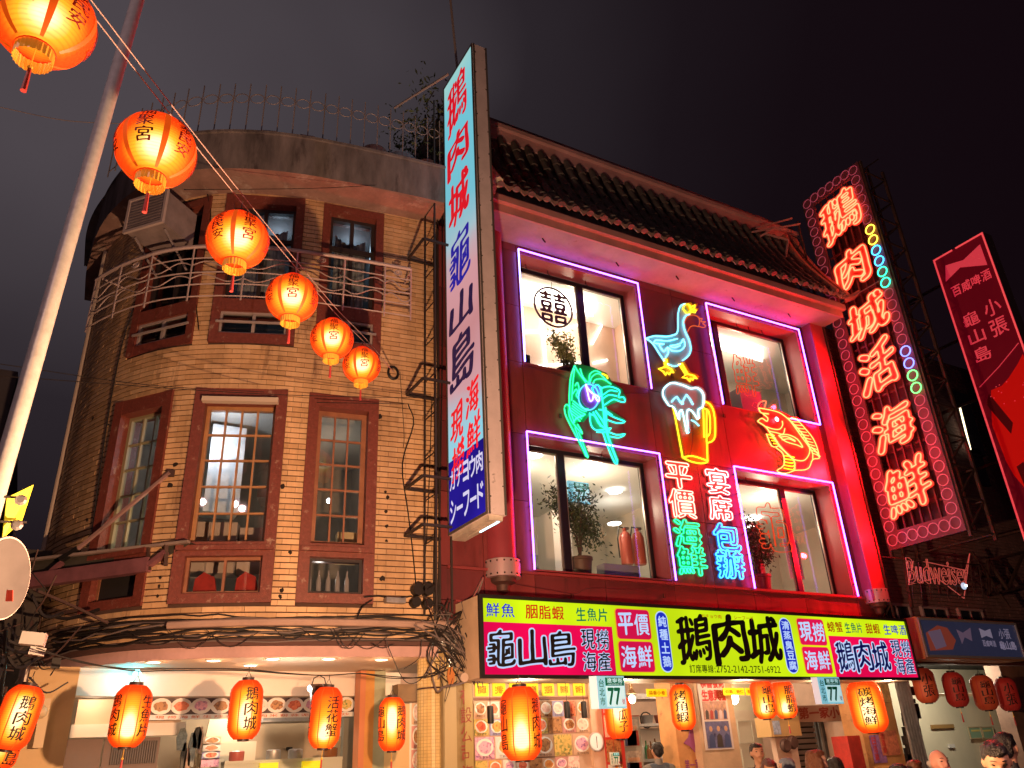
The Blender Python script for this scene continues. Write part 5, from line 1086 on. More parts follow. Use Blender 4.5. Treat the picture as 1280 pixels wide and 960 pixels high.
# ------------------------------------------------------------------ vertical red beer signboard farther right
BX = 16.0; BS = thing('red_beer_signboard', 'tall dark red beer signboard with a bow tie emblem at the right edge', 'signboard', (BX, 8, 4.4))
FB = Fr((BX, 8.26, 0), (0, -1, 0), (0, 0, 1)); BW = 1.17; BZ1 = 11.35; BZ0 = 4.5
m_rface = mat('dark_red_sign_face', (.16, .008, .016), .45, em=(110, 2, 22), es=.38, var=.15, vs=1.5); m_rpr = mat('pink_sign_print', (.9, .3, .35), .5, em=(235, 40, 70), es=.55); m_rln = mat('pink_border_line', (.9, .35, .35), .5, em=(255, 70, 80), es=.75)
MB().box(0, BZ0, -.0, BW, BZ1, .02, FB).build('face', m_rface, BS); MB().box(0, BZ0, -.30, BW, BZ1+.02, -.002, FB).build('casing', mat('dark_casing', (.07, .05, .07), .5), BS)
for q in ((0, BZ0, .03, BZ1), (BW-.03, BZ0, BW, BZ1), (.03, BZ1-.03, .46, BZ1), (.54, BZ1-.03, BW-.03, BZ1)): MB().box(q[0], q[1], .02, q[2], q[3], .04, FB).build('border', m_rln, BS)
b = MB(); b.prism([(.12, 10.72), (.5, 10.86), (1.04, 10.60), (1.04, 11.12), (.62, 10.98), (.22, 11.08)], FB, .021, .03); b.build('bow_tie_emblem', m_rpr, BS)
b = MB(); row(b, FB, '百威啤酒', .16, 10.28, 1.06, 10.52, .026, .02); b.build('lettering', m_rpr, BS); b = MB(); column(b, FB, '小張', .68, 8.98, 1.02, 9.90, .026, .01, .2); b.build('lettering', m_rpr, BS); b = MB(); column(b, FB, '龜山島', .20, 8.60, .54, 9.85, .026, .01, .25); b.build('lettering', m_rpr, BS)
# the printed picture of a poured bottle in the lower half
b = MB(); b.prism([(.10, 7.3), (.22, 7.75), (.30, 8.0), (.52, 8.0), (.70, 8.1), (.95, 8.3), (1.1, 8.45), (1.12, 6.2), (1.0, 5.4), (.8, 5.0), (.2, 4.9), (.28, 5.2), (.36, 5.6), (.30, 5.95), (.2, 6.2), (.14, 6.5)], FB, .021, .026); b.build('printed_bottle_body', mat('bright_red_print', (.6, .02, .01), .5, em=(215, 5, 8), es=.45), BS)
b = MB(); b.prism([(.12, 7.75), (.24, 7.95), (.50, 7.2), (.40, 7.0)], FB, .027, .030); b.prism([(.30, 6.35), (.45, 6.4), (.5, 5.9), (.9, 5.2), (.95, 4.8), (.6, 4.9), (.35, 5.6)], FB, .027, .03); b.build('printed_shadow', mat('dark_red_print', (.12, .005, .01), .5, em=(70, 2, 8), es=.4), BS)
b = MB()
for k in range(7): b.tube([FB.p(.45+.04*k, 5.9-.08*k, .03), FB.p(.75+.03*k, 5.4-.05*k, .03), FB.p(1.1, 5.1-.05*k, .03)], .012, 4)
for k in range(14): b.ball(FB.p(.2+.85*random.random(), 7.5+.55*random.random(), .03), .014, 5)
b.tube([FB.p(.1, 8.15, .03), FB.p(.6, 8.4, .03), FB.p(1.1, 8.7, .03)], .008, 4); b.build('printed_drops', m_rpr, BS)
for z in (5.2, 6.6, 8.0, 9.4, 10.8): MB().beam((BX+.15, 8.26, z), (BX+.15, 9.2, z), .05).build('bracket', m_brown_steel, BS)
# ------------------------------------------------------------------ dark buildings beyond the restaurant
NB = thing('neighbour_building', 'dark brick tiled building behind the tall neon sign', 'building', (18, 9.2, 0))
m_nbr = mat('dark_pink_brick', (.22, .12, .12), .7, var=.3, vs=3)
b = MB(); b.box(12.30, 9.22, 3.2, 26, 9.42, 9.4).box(14.0, 9.42, 3.2, 26, 17, 9.4).box(12.3, 13, 0, 26, 17, 3.2); b.build('wall', m_mortar, NB)
b = MB(); rq = random.Random(5)
for k in range(88):
    z = 3.3+k*.069
    x = 12.32-.1*(k % 2)
    while x < 18.5:
        b.box(max(x, 12.31), 9.2+rq.uniform(-.003, .002), z, x+.205, 9.225, z+.057); x += .215
b.build('brickwork', m_nbr, NB, kind='stuff')
for k, (x, y, w, h) in enumerate(((1122, 766, .75, .32), (1170, 770, .75, .32), (1215, 772, .75, .32))):
    p = at(x, y, 9.15); fr = Fr((p.x-w/2, 9.17, p.z-h/2), (1, 0, 0)); f = frame_ring('window', NB, fr, 0, 0, w, h, .04, -.02, .04, mat('dusty_frame', (.35, .25, .27), .5)); MB().quad(fr.p(.04, .04, .01), fr.p(w-.04, .04, .01), fr.p(w-.04, h-.04, .01), fr.p(.04, h-.04, .01)).build('pane', mat('black_glass', (.02, .02, .03), .1), f); MB().box(w*.5-.012, .04, .012, w*.5+.012, h-.04, .03, fr).build('mullion', mat('dusty_frame'), f)
for k, (x0, y0, x1, y1) in enumerate(((1200, 495, 1213, 560), (1216, 565, 1226, 600))):
    p, q = at(x0, y0, 9.12), at(x1, y1, 9.12); f = MB().box(min(p.x, q.x)-.05, 9.12, q.z-.1, max(p.x, q.x)+.3, 9.2, p.z+.1).build('window', mat('black_glass'), NB)
    if k == 0: MB().tube([at(1200, 510, 9.08), at(1213, 562, 9.08)], .02, 6).build('lit_tube', glow('warm_tube', (1, .8, .5), 3), f)
FL = thing('far_left_building', 'dark unlit building behind the corner building at the left edge', 'building', (-6, 16, 0))
b = MB(); b.box(-16, 16, 0, -1.3, 26, 8.6); b.build('wall', mat('unlit_dark_wall', (.10, .09, .11), .8, var=.4, vs=.5), FL)
for k in range(4):
    for j in range(2): MB().box(-4.6+j*1.7, 15.94, 3.6+k*1.25, -3.4+j*1.7, 15.99, 3.75+k*1.25).build('louver_band', mat('dusty_ledge', (.22, .2, .22), .7), FL)
b = MB(); b.box(-3.2, 12.2, 0, -1.2, 15, 5.1); LW = thing('low_annex', 'low dark annex with ridged siding at the left behind the round mirror', 'annex', (-2, 12, 0)); b.build('wall', mat('dark_siding', (.09, .075, .07), .7, var=.4), LW)
for k in range(26): MB().box(-3.2, 12.12, 2.6+k*.095, -1.0, 12.2, 2.67+k*.095).build('siding_board', mat('siding_board_mat', (.14, .10, .085), .7, var=.3), LW)
# ------------------------------------------------------------------ unlit script neon on a lattice, farther right
SN = thing('script_neon_sign', 'unlit pinkish script neon with a bow tie outline above the blue signboard', 'neon sign', at(1135, 740, 8.3)); Ys = 8.3
pk = mat('faint_glow_script_tube', (.6, .25, .22), .3, em=(.75, .10, .08), es=.40)  # a little glow is put into the colour of this dead tube
def sp(x, y): return at(x, y, Ys)
for q in (((1133, 700), (1224, 706)), ((1133, 741), (1229, 747)), ((1137, 728), (1228, 735)), ((1103, 696), (1224, 706))): MB().beam(sp(*q[0]), sp(*q[1]), .016).build('grid_bar', m_brown_steel, SN)
for k in range(9): MB().beam(sp(1137+k*10.8, 701+k*.7), sp(1142+k*10.9, 748), .012).build('grid_bar', m_brown_steel, SN)
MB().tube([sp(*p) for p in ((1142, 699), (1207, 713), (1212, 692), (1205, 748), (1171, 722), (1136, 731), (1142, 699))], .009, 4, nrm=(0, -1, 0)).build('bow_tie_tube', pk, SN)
p0 = sp(1134, 720); p1 = sp(1210, 724); fr = Fr(p0, (p1-p0), (0, 0, 1)); W = (p1-p0).length
b = MB(); V_ = glyph_loops('Budweiser')[0]
for lp in V_:
    Q = [fr.p(W*(a_+.05*(b2-.5)), -.12+.42*b2-.0, .03) for a_, b2 in lp]; b.tube(Q, .0065, 4, closed=True, nrm=fr.z)
b.build('script_tube', pk, SN)
b = MB(); b.ball(sp(1198, 734)+Vector((0, -.1, 0)), .06, 14, (1, .6, 1)); t = thing('round_lamp', 'small round white lamp under the script neon sign', 'lamp', sp(1198, 734)); b.build('lens', mat('lens_glow', (.5, .6, .7), .2, em=(.45, .6, .8), es=.9), t, smooth=True); MB().ball(sp(1198, 734)+Vector((0, -.145, .0)), .02, 8).build('bulb', glow('white_dot', (.8, .9, 1), 6), t)
BT = thing('bracket_truss', 'dark triangular steel bracket at the right under the red beer signboard', 'bracket', at(1235, 740, 8.6))
for p, q in (((1235, 700), (1280, 690)), ((1235, 745), (1280, 733)), ((1235, 700), (1260, 737)), ((1260, 737), (1280, 690)), ((1235, 700), (1237, 745)), ((1108, 560), (1140, 760)), ((1237, 545), (1280, 560)), ((1215, 690), (1262, 760))): MB().beam(at(*p, 8.7), at(*q, 8.7), .045).build('bar', m_brown_steel, BT)
# ------------------------------------------------------------------ unlit blue lightbox of the next shop
UL = thing('blue_signboard', 'unlit dark blue signboard with a printed orange bottle, right of the main signboard', 'signboard', (12.5, 8.5, 2.84)); FU = Fr((0, 8.5, 0), (1, 0, 0)); ua, ub = 12.46, 15.22
b = MB(); b.box(ua, 8.505, 2.80, ub, 8.9, 3.46); b.build('casing', mat('orange_casing', (.45, .2, .1), .6), UL)
frame_ring('frame', UL, FU, ua, 2.82, ub, 3.44, .035, 0, .03, mat('silver_frame', (.5, .5, .55), .4, .5)); MB().box(ua+.035, 2.85, -.0, ub-.035, 3.41, .006, FU).build('face', mat('dull_blue_face', (.055, .075, .13), .5, em=(38, 42, 68), es=.5, var=.2), UL)  # face and prints carry a faint glow of their own, though not lit
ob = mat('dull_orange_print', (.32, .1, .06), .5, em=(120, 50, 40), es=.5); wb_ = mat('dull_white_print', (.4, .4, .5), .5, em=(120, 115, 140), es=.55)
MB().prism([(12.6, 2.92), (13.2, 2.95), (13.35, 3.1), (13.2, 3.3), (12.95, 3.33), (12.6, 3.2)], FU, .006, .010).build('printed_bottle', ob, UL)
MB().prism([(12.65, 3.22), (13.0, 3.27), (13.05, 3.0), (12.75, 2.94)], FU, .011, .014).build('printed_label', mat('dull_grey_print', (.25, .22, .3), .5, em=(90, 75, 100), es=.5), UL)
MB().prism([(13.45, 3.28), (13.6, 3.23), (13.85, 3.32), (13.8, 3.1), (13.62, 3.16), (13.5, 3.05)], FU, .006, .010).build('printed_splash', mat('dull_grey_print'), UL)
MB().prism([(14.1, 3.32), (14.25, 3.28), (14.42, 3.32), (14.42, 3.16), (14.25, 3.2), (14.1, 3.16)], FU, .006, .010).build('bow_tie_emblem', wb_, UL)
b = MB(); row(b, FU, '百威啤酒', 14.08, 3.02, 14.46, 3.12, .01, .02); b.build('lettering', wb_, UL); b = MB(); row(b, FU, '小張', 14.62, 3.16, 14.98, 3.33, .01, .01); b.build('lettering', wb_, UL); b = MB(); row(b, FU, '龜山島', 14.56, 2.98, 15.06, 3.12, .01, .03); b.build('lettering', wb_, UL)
# ------------------------------------------------------------------ ground floor of the restaurant
GF = thing('shop_front', 'open ground floor shop front of the restaurant with pillars and ceiling under the signboard', 'shop front', (8, 10, 0))
m_orp = mat('orange_pillar', (.60, .30, .12), .6, var=.25, vs=3, spots=.2, spot_c=(.3, .1, .06), spot_s=5); m_redb = mat('red_beam', (.5, .03, .03), .5); m_wallp = mat('pinkish_wall', (.6, .42, .34), .7, var=.15)
b = MB(); b.box(4.25, 8.95, 3.0, 12.3, 13.0, 3.08); b.build('shop_ceiling', mat('shop_ceiling_mat', (.55, .48, .42), .7), GF)
b = MB(); b.box(4.3, 13.0, .14, 12.25, 13.1, 3.0); b.box(12.2, 9.3, .14, 12.26, 13.0, 3.0); b.build('rear_wall', m_wallp, GF)
for i, (x, y, z, w) in enumerate(((5.3, 9.7, 2.95, 22), (6.6, 10.6, 2.95, 26), (8.6, 11.3, 2.95, 30), (9.6, 10.3, 2.95, 20), (11.2, 11.4, 2.95, 12))): lamp('shop_lamp', (x, y, z-.1), (1, .74, .48), w*2.2, .1)
for x_ in (5.0, 6.4): lamp('sign_fill', (x_, 8.55, 2.40), (1, .78, .55), 20, .06)  # fill lamps added under the signboard to brighten the shop front
for x_ in (8.4, 9.9, 11.4): lamp('sign_fill', (x_, 8.5, 2.42), (1, .72, .45), 22, .06)
# menu wall: a frame of yellow tags on top and rows of dish photographs below
MW = thing('menu_wall', 'wall of dish photographs under a row of yellow menu tags at the shop entrance', 'menu board', (5.0, 9.35, .5)); YM = 9.35; FM = Fr((0, YM, 0), (1, 0, 0))
mx0, mx1 = at(592, 900, YM).x, at(736, 900, YM).x
b = MB(); b.box(mx0, .6, -.05, mx1, 2.72, -.01, FM); b.build('back_panel', mat('tan_panel', (.62, .42, .30), .6, var=.1), MW)
b = MB(); b.box(mx0-.02, 2.30, -.01, mx1+.02, 2.33, .03, FM).box(mx0-.02, 2.51, -.01, mx1+.02, 2.54, .03, FM).box(mx0-.02, 2.70, -.01, mx1+.02, 2.74, .03, FM); b.build('rail', mat('brown_rail', (.22, .08, .04), .5), MW)
m_ytag = mat('yellow_tag', (.75, .62, .02), .5, em=(235, 210, 20), es=.55); m_otag = mat('orange_ink', (.5, .12, .0), .5); m_wtag = mat('white_lit_tag', (.8, .8, .85), .5, em=(215, 215, 235), es=.6)
n = 7; wt = (mx1-mx0)/n; dishes_s = ['香菜味鵝黃', '生炒鵝腸片', '椒鹽鮮魚片', '炸味紅吻蝦', '生吃甜花蝦', '鹽味鮮海鱉', '酥炸蚵仔片']
for k in range(n):
    x = mx0+k*wt; o = MB().box(x+.03, 2.345, .0, x+wt-.03, 2.495, .012, FM).build('menu_tag', m_ytag, MW); b = MB(); row(b, FM, dishes_s[k], x+.06, 2.375, x+wt-.06, 2.465, .016, .02, .08); b.build('print', m_otag, o)
    o = MB().box(x+.02, 2.55, .0, x+wt-.02, 2.69, .012, FM).build('picture_tag', m_wtag, MW)
    b = MB(); b.lathe([(.0, 0), (.055, 0)], FM.p(x+wt*.5, 2.62, .014), 12, Fr((0, 0, 0), (1.9, 0, 0), (0, 0, 1)), cap=False); b.build('print', mat('violet_print', (.2, .18, .6), .5), o)
def food(key, c1, c2, sc=9):
    if key in MATS: return MATS[key]
    m = mat(key, c1, .5); t = m.node_tree; p = t.nodes['Principled BSDF']; g = t.nodes.new('ShaderNodeTexCoord'); v = t.nodes.new('ShaderNodeTexVoronoi'); v.inputs['Scale'].default_value = sc*4; r_ = t.nodes.new('ShaderNodeValToRGB')
    r_.color_ramp.elements[0].color = (*c1, 1); r_.color_ramp.elements[1].color = (*c2, 1); r_.color_ramp.elements[1].position = .6; t.links.new(g.outputs['Object'], v.inputs[0]); t.links.new(v.outputs['Color'], r_.inputs[0]); t.links.new(r_.outputs[0], p.inputs['Base Color']); return m
foods = [food('food_shrimp', (.75, .12, .02), (.95, .45, .12)), food('food_red', (.5, .02, .02), (.9, .28, .15)), food('food_violet', (.22, .08, .30), (.85, .45, .6)), food('food_brown', (.12, .04, .02), (.5, .25, .1)), food('food_green', (.1, .2, .05), (.7, .5, .15)), food('food_pink', (.7, .3, .3), (.95, .75, .65))]
cards = [mat('card_white', (.75, .72, .68), .5), mat('card_tan', (.65, .42, .28), .5), mat('card_rose', (.6, .28, .26), .5), mat('card_blue', (.35, .35, .6), .5)]
plate_m = mat('plate_white', (.85, .82, .78), .4)
def dish(par, fr, x, z, w, h, rnd, name='menu_photo'):
    full = rnd.random() < .5
    o = MB().box(x, z, 0, x+w, z+h, .006, fr).build(name, rnd.choice(foods if full else cards), par); cx, cz = x+w/2, z+h/2+h*.04; k = 13
    if not full or rnd.random() < .5:
        b = MB(); b.add([fr.p(cx+w*.44*math.cos(2*math.pi*i/16), cz+h*.40*math.sin(2*math.pi*i/16), .009) for i in range(16)], [tuple(range(16))]); b.build('plate', plate_m, o)
        b = MB(); b.add([fr.p(cx+w*.36*rnd.uniform(.8, 1.1)*math.cos(2*math.pi*i/k), cz+h*.32*rnd.uniform(.8, 1.1)*math.sin(2*math.pi*i/k), .012) for i in range(k)], [tuple(range(k))]); b.build('food', rnd.choice(foods), o)
    if h > .14:
        b = MB(); row(b, fr, rnd.choice(('鮮味小炒', '三杯中卷', '清蒸鮮魚', '生炒花枝')), x+w*.15, z+.006, x+w*.85, z+.006+h*.12, .014); b.build('print', mat('ink'), o)
rd = random.Random(11)
plate_m2 = None
rowsm = [(2.10, .19, 9), (1.90, .19, 8), (1.64, .25, 6), (1.48, .15, 9), (1.32, .15, 9), (1.14, .17, 8), (.96, .17, 8)]
for z, h, nn in rowsm:
    w = (mx1-mx0)/nn
    for k in range(nn):
        if rd.random() < .02: continue
        dish(MW, FM, mx0+k*w+rd.uniform(.002, .01), z+rd.uniform(-.004, .004), w-.008-rd.uniform(0, .015), h-.006, rd)
for x, y in ((613, 893), (709, 887), (730, 887)):
    p = at(x, y, 9.15); t = thing('hanging_tube_lamp', {613: 'leftmost small dark cylinder hanging before the menu wall', 709: 'middle small dark cylinder hanging before the menu wall', 730: 'rightmost small dark cylinder hanging before the menu wall'}[x], 'lamp', p); b = MB(); b.lathe([(.035, -.1), (.038, -.09), (.038, .09), (.02, .1)], p, 12); b.build('shade', m_black, t, smooth=True); MB().tube([p+Vector((0, 0, .1)), Vector((p.x, p.y, 3.0))], .004, 4).build('cord', m_black, t)
# white pillar with the clock
b = MB(); px0, px1 = at(737, 900, 9.3).x, at(750, 900, 9.3).x; b.box(px0+.02, 9.3, .14, px1+.1, 9.6, 3.0); b.build('pillar', mat('peach_pillar', (.72, .5, .36), .6, var=.1), GF)
p = at(744, 927, 9.24); t = thing('wall_clock', 'round white wall clock on the pillar under the house number', 'clock', p); Fc = Fr(p, (1, 0, 0)); b = MB(); b.lathe([(.10, .0), (.115, .01), (.115, .03), (.10, .03)], p, 26, Fc); b.build('rim', mat('silver_rim', (.7, .7, .7), .3, .5), t)
b = MB(); b.lathe([(0, .032), (.1, .032)], p, 26, Fc, cap=False); b.build('face', mat('clock_face', (.85, .85, .82), .4, em=(200, 200, 190), es=.25), t); b = MB(); b.box(-.004, -.01, .036, .004, .06, .038, Fc).box(-.003, -.075, .036, .003, .0, .038, Fc); b.build('hands', m_black, t)
# posters on the red strip beside the clock
b = MB(); PS = thing('red_poster_strip', 'narrow red and white poster strip between the clock and the kitchen', 'poster', at(760, 930, 9.2)); x0, x1 = at(754, 900, 9.2).x, at(768, 900, 9.2).x
MB().box(x0, 1.2, 0, x1+.12, 2.5, .02, Fr((0, 9.22, 0), (1, 0, 0))).build('sheet', mat('red_sheet', (.6, .05, .04), .5), PS)
Fp = Fr((0, 9.2, 0), (1, 0, 0))
for k in range(8): dish(PS, Fp, x0+.01+(k % 2)*.12, 1.25+.29*(k//2), .11, .26, rd, 'photo')
# kitchen at the back
KT = thing('kitchen_shelf', 'stainless kitchen shelf and hood with bottles behind the man in the vest', 'shelf', (8.2, 11.2, 1)); k0 = at(795, 880, 11.2); 
b = MB(); x0, x1 = at(788, 900, 11.2).x, at(845, 900, 11.2).x; b.box(x0, 11.2, 2.02, x1, 11.6, 2.06); b.build('board', m_steel, KT); b = MB(); b.box(x0+.1, 11.2, 1.5, x1, 11.6, 1.54); b.build('board', m_steel, KT); b = MB(); b.box(x0, 11.0, 2.42, x1, 11.6, 2.5); b.build('hood', m_steel, KT); b = MB(); b.box(x0+.1, 11.58, .8, x1, 11.62, 2.0); b.build('back_board', mat('pale_back', (.7, .6, .55), .6), KT)
rb2 = random.Random(2)
for k in range(15):
    x = x0+.35+k*(x1-x0-.4)/15; c = (x, 11.35+rb2.uniform(-.05, .08), 1.54 if k % 2 else 1.54); b = MB(); hh = rb2.uniform(.2, .3); b.lathe([(.035, 0), (.036, hh*.6), (.013, hh*.75), (.013, hh)], c, 8)
    tag(b.build('bottle', [mat('bottle_clear', (.5, .5, .48), .1), mat('bottle_brown', (.2, .08, .03), .15), mat('bottle_green', (.05, .18, .08), .15)][k % 3]), ['leftmost', 'second', 'third', 'fourth', 'fifth', 'sixth', 'seventh', 'eighth', 'ninth', 'tenth', 'eleventh', 'twelfth', 'thirteenth', 'fourteenth', 'rightmost'][k]+' bottle from the left on the kitchen shelf', 'bottle', 'bottles on the kitchen shelf')
for k in range(5):
    x = x0+.15+k*.3; b = MB(); b.lathe([(.09, 0), (.12, .12), (.13, .13)], (x, 11.35, 2.06), 14); tag(b.build('bowl', [mat('pot_red', (.4, .1, .08), .4), m_steel][k % 2], smooth=True), ['leftmost', 'second', 'middle', 'fourth', 'rightmost'][k]+' pan in the row on the top kitchen shelf', 'pan', 'pans on the top kitchen shelf')
b = MB(); b.tube([at(808, 900, 11.3)+Vector((.12*math.cos(t), 0, .12*math.sin(t)-.0)) for t in np.linspace(0, 6.28, 14)[:-1]], .012, 5, closed=True); tag(b.build('wire_ring', m_black), 'black wire fan ring on the top kitchen shelf', 'fan')
PG = thing('picture_cabinet', 'cabinet covered with photographs of guests at the left of the kitchen', 'cabinet', at(785, 940, 10.2)); x0, x1 = at(774, 930, 10.2).x, at(802, 930, 10.2).x; MB().box(x0, .3, -.3, x1, 2.12, 0, Fr((0, 10.2, 0), (1, 0, 0))).build('body', mat('grey_body', (.3, .3, .28), .5), PG)
for i in range(2):
    for j in range(3):
        o = MB().box(x0+.04, 1.72-.42*j, .0, x1-.04, 2.08-.42*j, .012, Fr((0, 10.2, 0), (1, 0, 0))).build('photo', mat('photo_tone', (.45, .40, .36), .4, var=.5, vs=12), PG) if i == 0 else None
        if i == 0:
            for q in range(5): 
                xx = x0+.10+(x1-x0-.2)*q/5; b = MB(); b.box(xx, 1.73-.42*j, .013, xx+.09, 1.93-.42*j, .016, Fr((0, 10.2, 0), (1, 0, 0))); b.build('printed_guest', [mat('print_blue', (.06, .08, .2), .5), mat('print_red', (.4, .06, .05), .5), mat('print_dark', (.06, .05, .05), .5)][q % 3], o); b = MB(); b.ball((xx+.045, 10.186, 1.97-.42*j), .03, 8, (1, .1, 1)); b.build('printed_head', mat('print_skin', (.55, .33, .22), .5), o)
# orange pillar, photo column
def pillar(x0p, x1p, Y, m, name='pillar', z1=3.0, yref=900): a = at(x0p, yref, Y).x; c = at(x1p, yref, Y).x; return MB().box(a, Y, .14, c, Y+.35, z1).build(name, m, GF), a, c
_, a, c = pillar(843, 872, 9.3, m_orp)
Fp = Fr((0, 9.29, 0), (1, 0, 0)); b = MB(); b.prism([(a+.1, 1.72), (a+.2, 1.80), (a+.28, 1.98), (a+.30, 2.1), (a+.33, 1.95), (a+.45, 1.82), (c-.05, 1.8), (c-.12, 1.70), (a+.3, 1.72), (a+.28, 1.6), (a+.2, 1.68)], Fp, .0, .008); put(b, Fp, '第一家', a+.08, 1.38, c-.08, 1.52, .004, .02, .03); b.build('painted_mark', mat('violet_paint', (.3, .08, .25), .6), GF)
PC = thing('photo_column', 'tall white banner of guest photographs and red lettering on the middle pillar', 'poster', at(895, 900, 9.2)); a, c = at(877, 900, 9.15).x, at(912, 900, 9.15).x; Fq = Fr((0, 9.15, 0), (1, 0, 0))
MB().box(a-.06, .5, -.35, c+.12, 3.0, -.01, Fq).build('pillar_core', mat('rough_plaster_pillar', (.6, .42, .28), .7, var=.2), PC); MB().box(a, 1.62, -.008, c, 2.66, .01, Fq).build('sheet', mat('poster_white', (.7, .62, .6), .4), PC)
b = MB(); 
for k in range(2): row(b, Fq, ['恭喜發財', '生意興隆'][k], a+.05, 2.42-.17*k, a+.5, 2.56-.17*k, .014, .04, .05)
b.build('red_lettering', mat('red_print', (.6, .05, .05), .5), PC)
for j, (z0, z1, mm) in enumerate(((2.0, 2.24, 'p1'), (1.64, 1.98, 'p2'))):
    o = MB().box(a+.04, z0, .011, c-.04, z1, .015, Fq).build('photo', mat('photo_tone_warm' if j == 0 else 'photo_tone_blue', (.5, .3, .25) if j == 0 else (.15, .15, .3), .3, var=.5, vs=10), PC)
    for q in range(5 if j == 0 else 3):
        hw = (c-a-.1)/(5 if j == 0 else 3); xx = a+.06+hw*q; b = MB(); b.prism([(xx+.01, z0+.01), (xx+hw-.02, z0+.01), (xx+hw*.85, z0+(z1-z0)*.45), (xx+hw*.5, z0+(z1-z0)*.55), (xx+hw*.2, z0+(z1-z0)*.45)], Fq, .016, .018); b.build('printed_guest', mat(['print_dark', 'print_red', 'print_blue', 'print_pale', 'print_blue'][q] if j == 0 else ['print_blue', 'print_dark', 'print_blue'][q], (.6, .5, .55), .5), o)
        b = MB(); b.ball((xx+hw*.5, 9.15-.017, z0+(z1-z0)*.72), hw*.22, 10, (1, .06, 1.2)); b.build('printed_head', mat('print_skin'), o)
# door area with the bare bulb
b = MB(); a, c = at(913, 900, 10.3).x, at(966, 900, 10.3).x; b.box(a, 10.6, .14, c, 10.7, 3.0); b.build('white_partition', mat('pale_green_white', (.62, .62, .5), .6, var=.06), GF)
DR = thing('white_door', 'pale panelled door behind the man beside the bare bulb', 'door', at(940, 930, 10.55)); x0, x1 = at(922, 930, 10.5).x, at(952, 930, 10.5).x; MB().box(x0, .2, 0, x1, 2.2, .04, Fr((0, 10.6, 0), (1, 0, 0))).build('leaf', mat('door_white', (.66, .62, .52), .5), DR)
for z0, z1 in ((.4, 1.2), (1.3, 1.62), (1.7, 2.05)): frame_ring('moulding', DR, Fr((0, 10.55, 0), (1, 0, 0)), x0+.1, z0, x1-.1, z1, .02, 0, .012, mat('door_white'))
for x, y, sz, lb in ((917, 873, .075, 'glaring bare bulb hanging beside the photo banner'), (770+20, 874, .05, 'bare bulb hanging right of the house number'),):
    p = at(x, y, 9.4); t = thing('hanging_bulb', lb, 'light bulb', p); b = MB(); b.ball(p, sz, 14, (1, 1, 1.15)); b.build('bulb', glow('bare_bulb', (1, .88, .6), 14), t, smooth=True); b = MB(); b.lathe([(.07, .07), (.03, .13), (.03, .2)], p, 12); b.build('shade', mat('brass_shade', (.5, .35, .2), .4, .4), t); MB().tube([p+Vector((0, 0, .2)), Vector((p.x, p.y, 3.0))], .005, 4).build('cord', m_black, t); lamp('bulb_lamp', p+Vector((0, -.12, -.05)), (1, .82, .55), 24 if x > 900 else 10, .06)
# red beams and more tags
b = MB(); b.box(at(758, 858, 9.0).x, 9.0, 2.52, at(843, 858, 9.0).x, 9.06, 2.66).box(at(935, 858, 9.1).x, 9.1, 2.6, at(1085, 858, 9.1).x, 9.16, 2.76); b.build('red_beam', m_redb, GF)
b = MB(); b.beam(at(765, 852, 8.9), at(850, 848, 8.6), .12, .03); b.build('red_beam', m_redb, GF)
for k, (xa_, xb_, ya, yb_) in enumerate(((809, 833, 861, 871), (905, 917, 860, 869), (919, 930, 860, 869), (933, 941, 860, 869))):
    p, q = at(xa_, yb_, 8.98), at(xb_, ya, 8.98); fr = Fr((p.x, 8.98, p.z), (1, 0, 0)); t = thing('menu_tag', ['yellow menu tag on the red beam left of the roast shrimp lantern', 'yellow menu tag above the bare bulb, left one', 'yellow menu tag above the bare bulb, middle one', 'yellow menu tag above the bare bulb, right one'][k], 'tag', p); MB().box(0, 0, -.01, q.x-p.x, q.z-p.z, 0, fr).build('board', m_ytag, t); b = MB(); row(b, fr, ['蒜香小卷', '炒鵝', '蝦仁', '清湯'][k], .03, .025, q.x-p.x-.03, q.z-p.z-.025, .004, .02); b.build('print', m_otag, t)
# next stall: sign board, shutter, fridge
SG = thing('painted_shop_board', 'tan board painted with dark red characters under the right house number', 'signboard', at(1030, 893, 9.9)); p, q = at(998, 903, 9.9), at(1061, 881, 9.9); fr = Fr((p.x, 9.9, p.z), (1, 0, 0)); MB().box(0, 0, -.04, q.x-p.x, q.z-p.z, 0, fr).build('board', mat('tan_board', (.34, .22, .18), .6, var=.2), SG); b = MB(); row(b, fr, '第一家小張', .04, .05, q.x-p.x-.04, q.z-p.z-.03, .004, .03, .08, .08); b.build('lettering', mat('dark_red_paint', (.22, .015, .01), .5), SG)
SH = thing('roller_shutter', 'dark ribbed roller shutter half open behind the people', 'shutter', at(1008, 930, 10.4)); xa_, xb_ = at(994, 930, 10.4).x, at(1022, 930, 10.4).x
for k in range(22): MB().box(xa_, .3+k*.085, -.03+.0, xb_, .36+k*.085, .0, Fr((0, 10.4, 0), (1, 0, 0))).build('slat', mat('brown_shutter', (.22, .17, .15), .5, .3), SH)
MB().box(xa_, .3, -.06, xb_, 2.2, -.035, Fr((0, 10.4, 0), (1, 0, 0))).build('shutter_back', m_dark, SH)
DF = thing('dark_fridge', 'dark glazed drinks fridge in the unlit stall at the right', 'fridge', at(1045, 930, 10.6)); xa_, xb_ = at(1024, 930, 10.6).x, at(1068, 930, 10.6).x; MB().box(xa_, .2, -.5, xb_, 2.2, 0, Fr((0, 10.6, 0), (1, 0, 0))).build('cabinet', mat('charcoal', (.07, .07, .075), .4), DF)
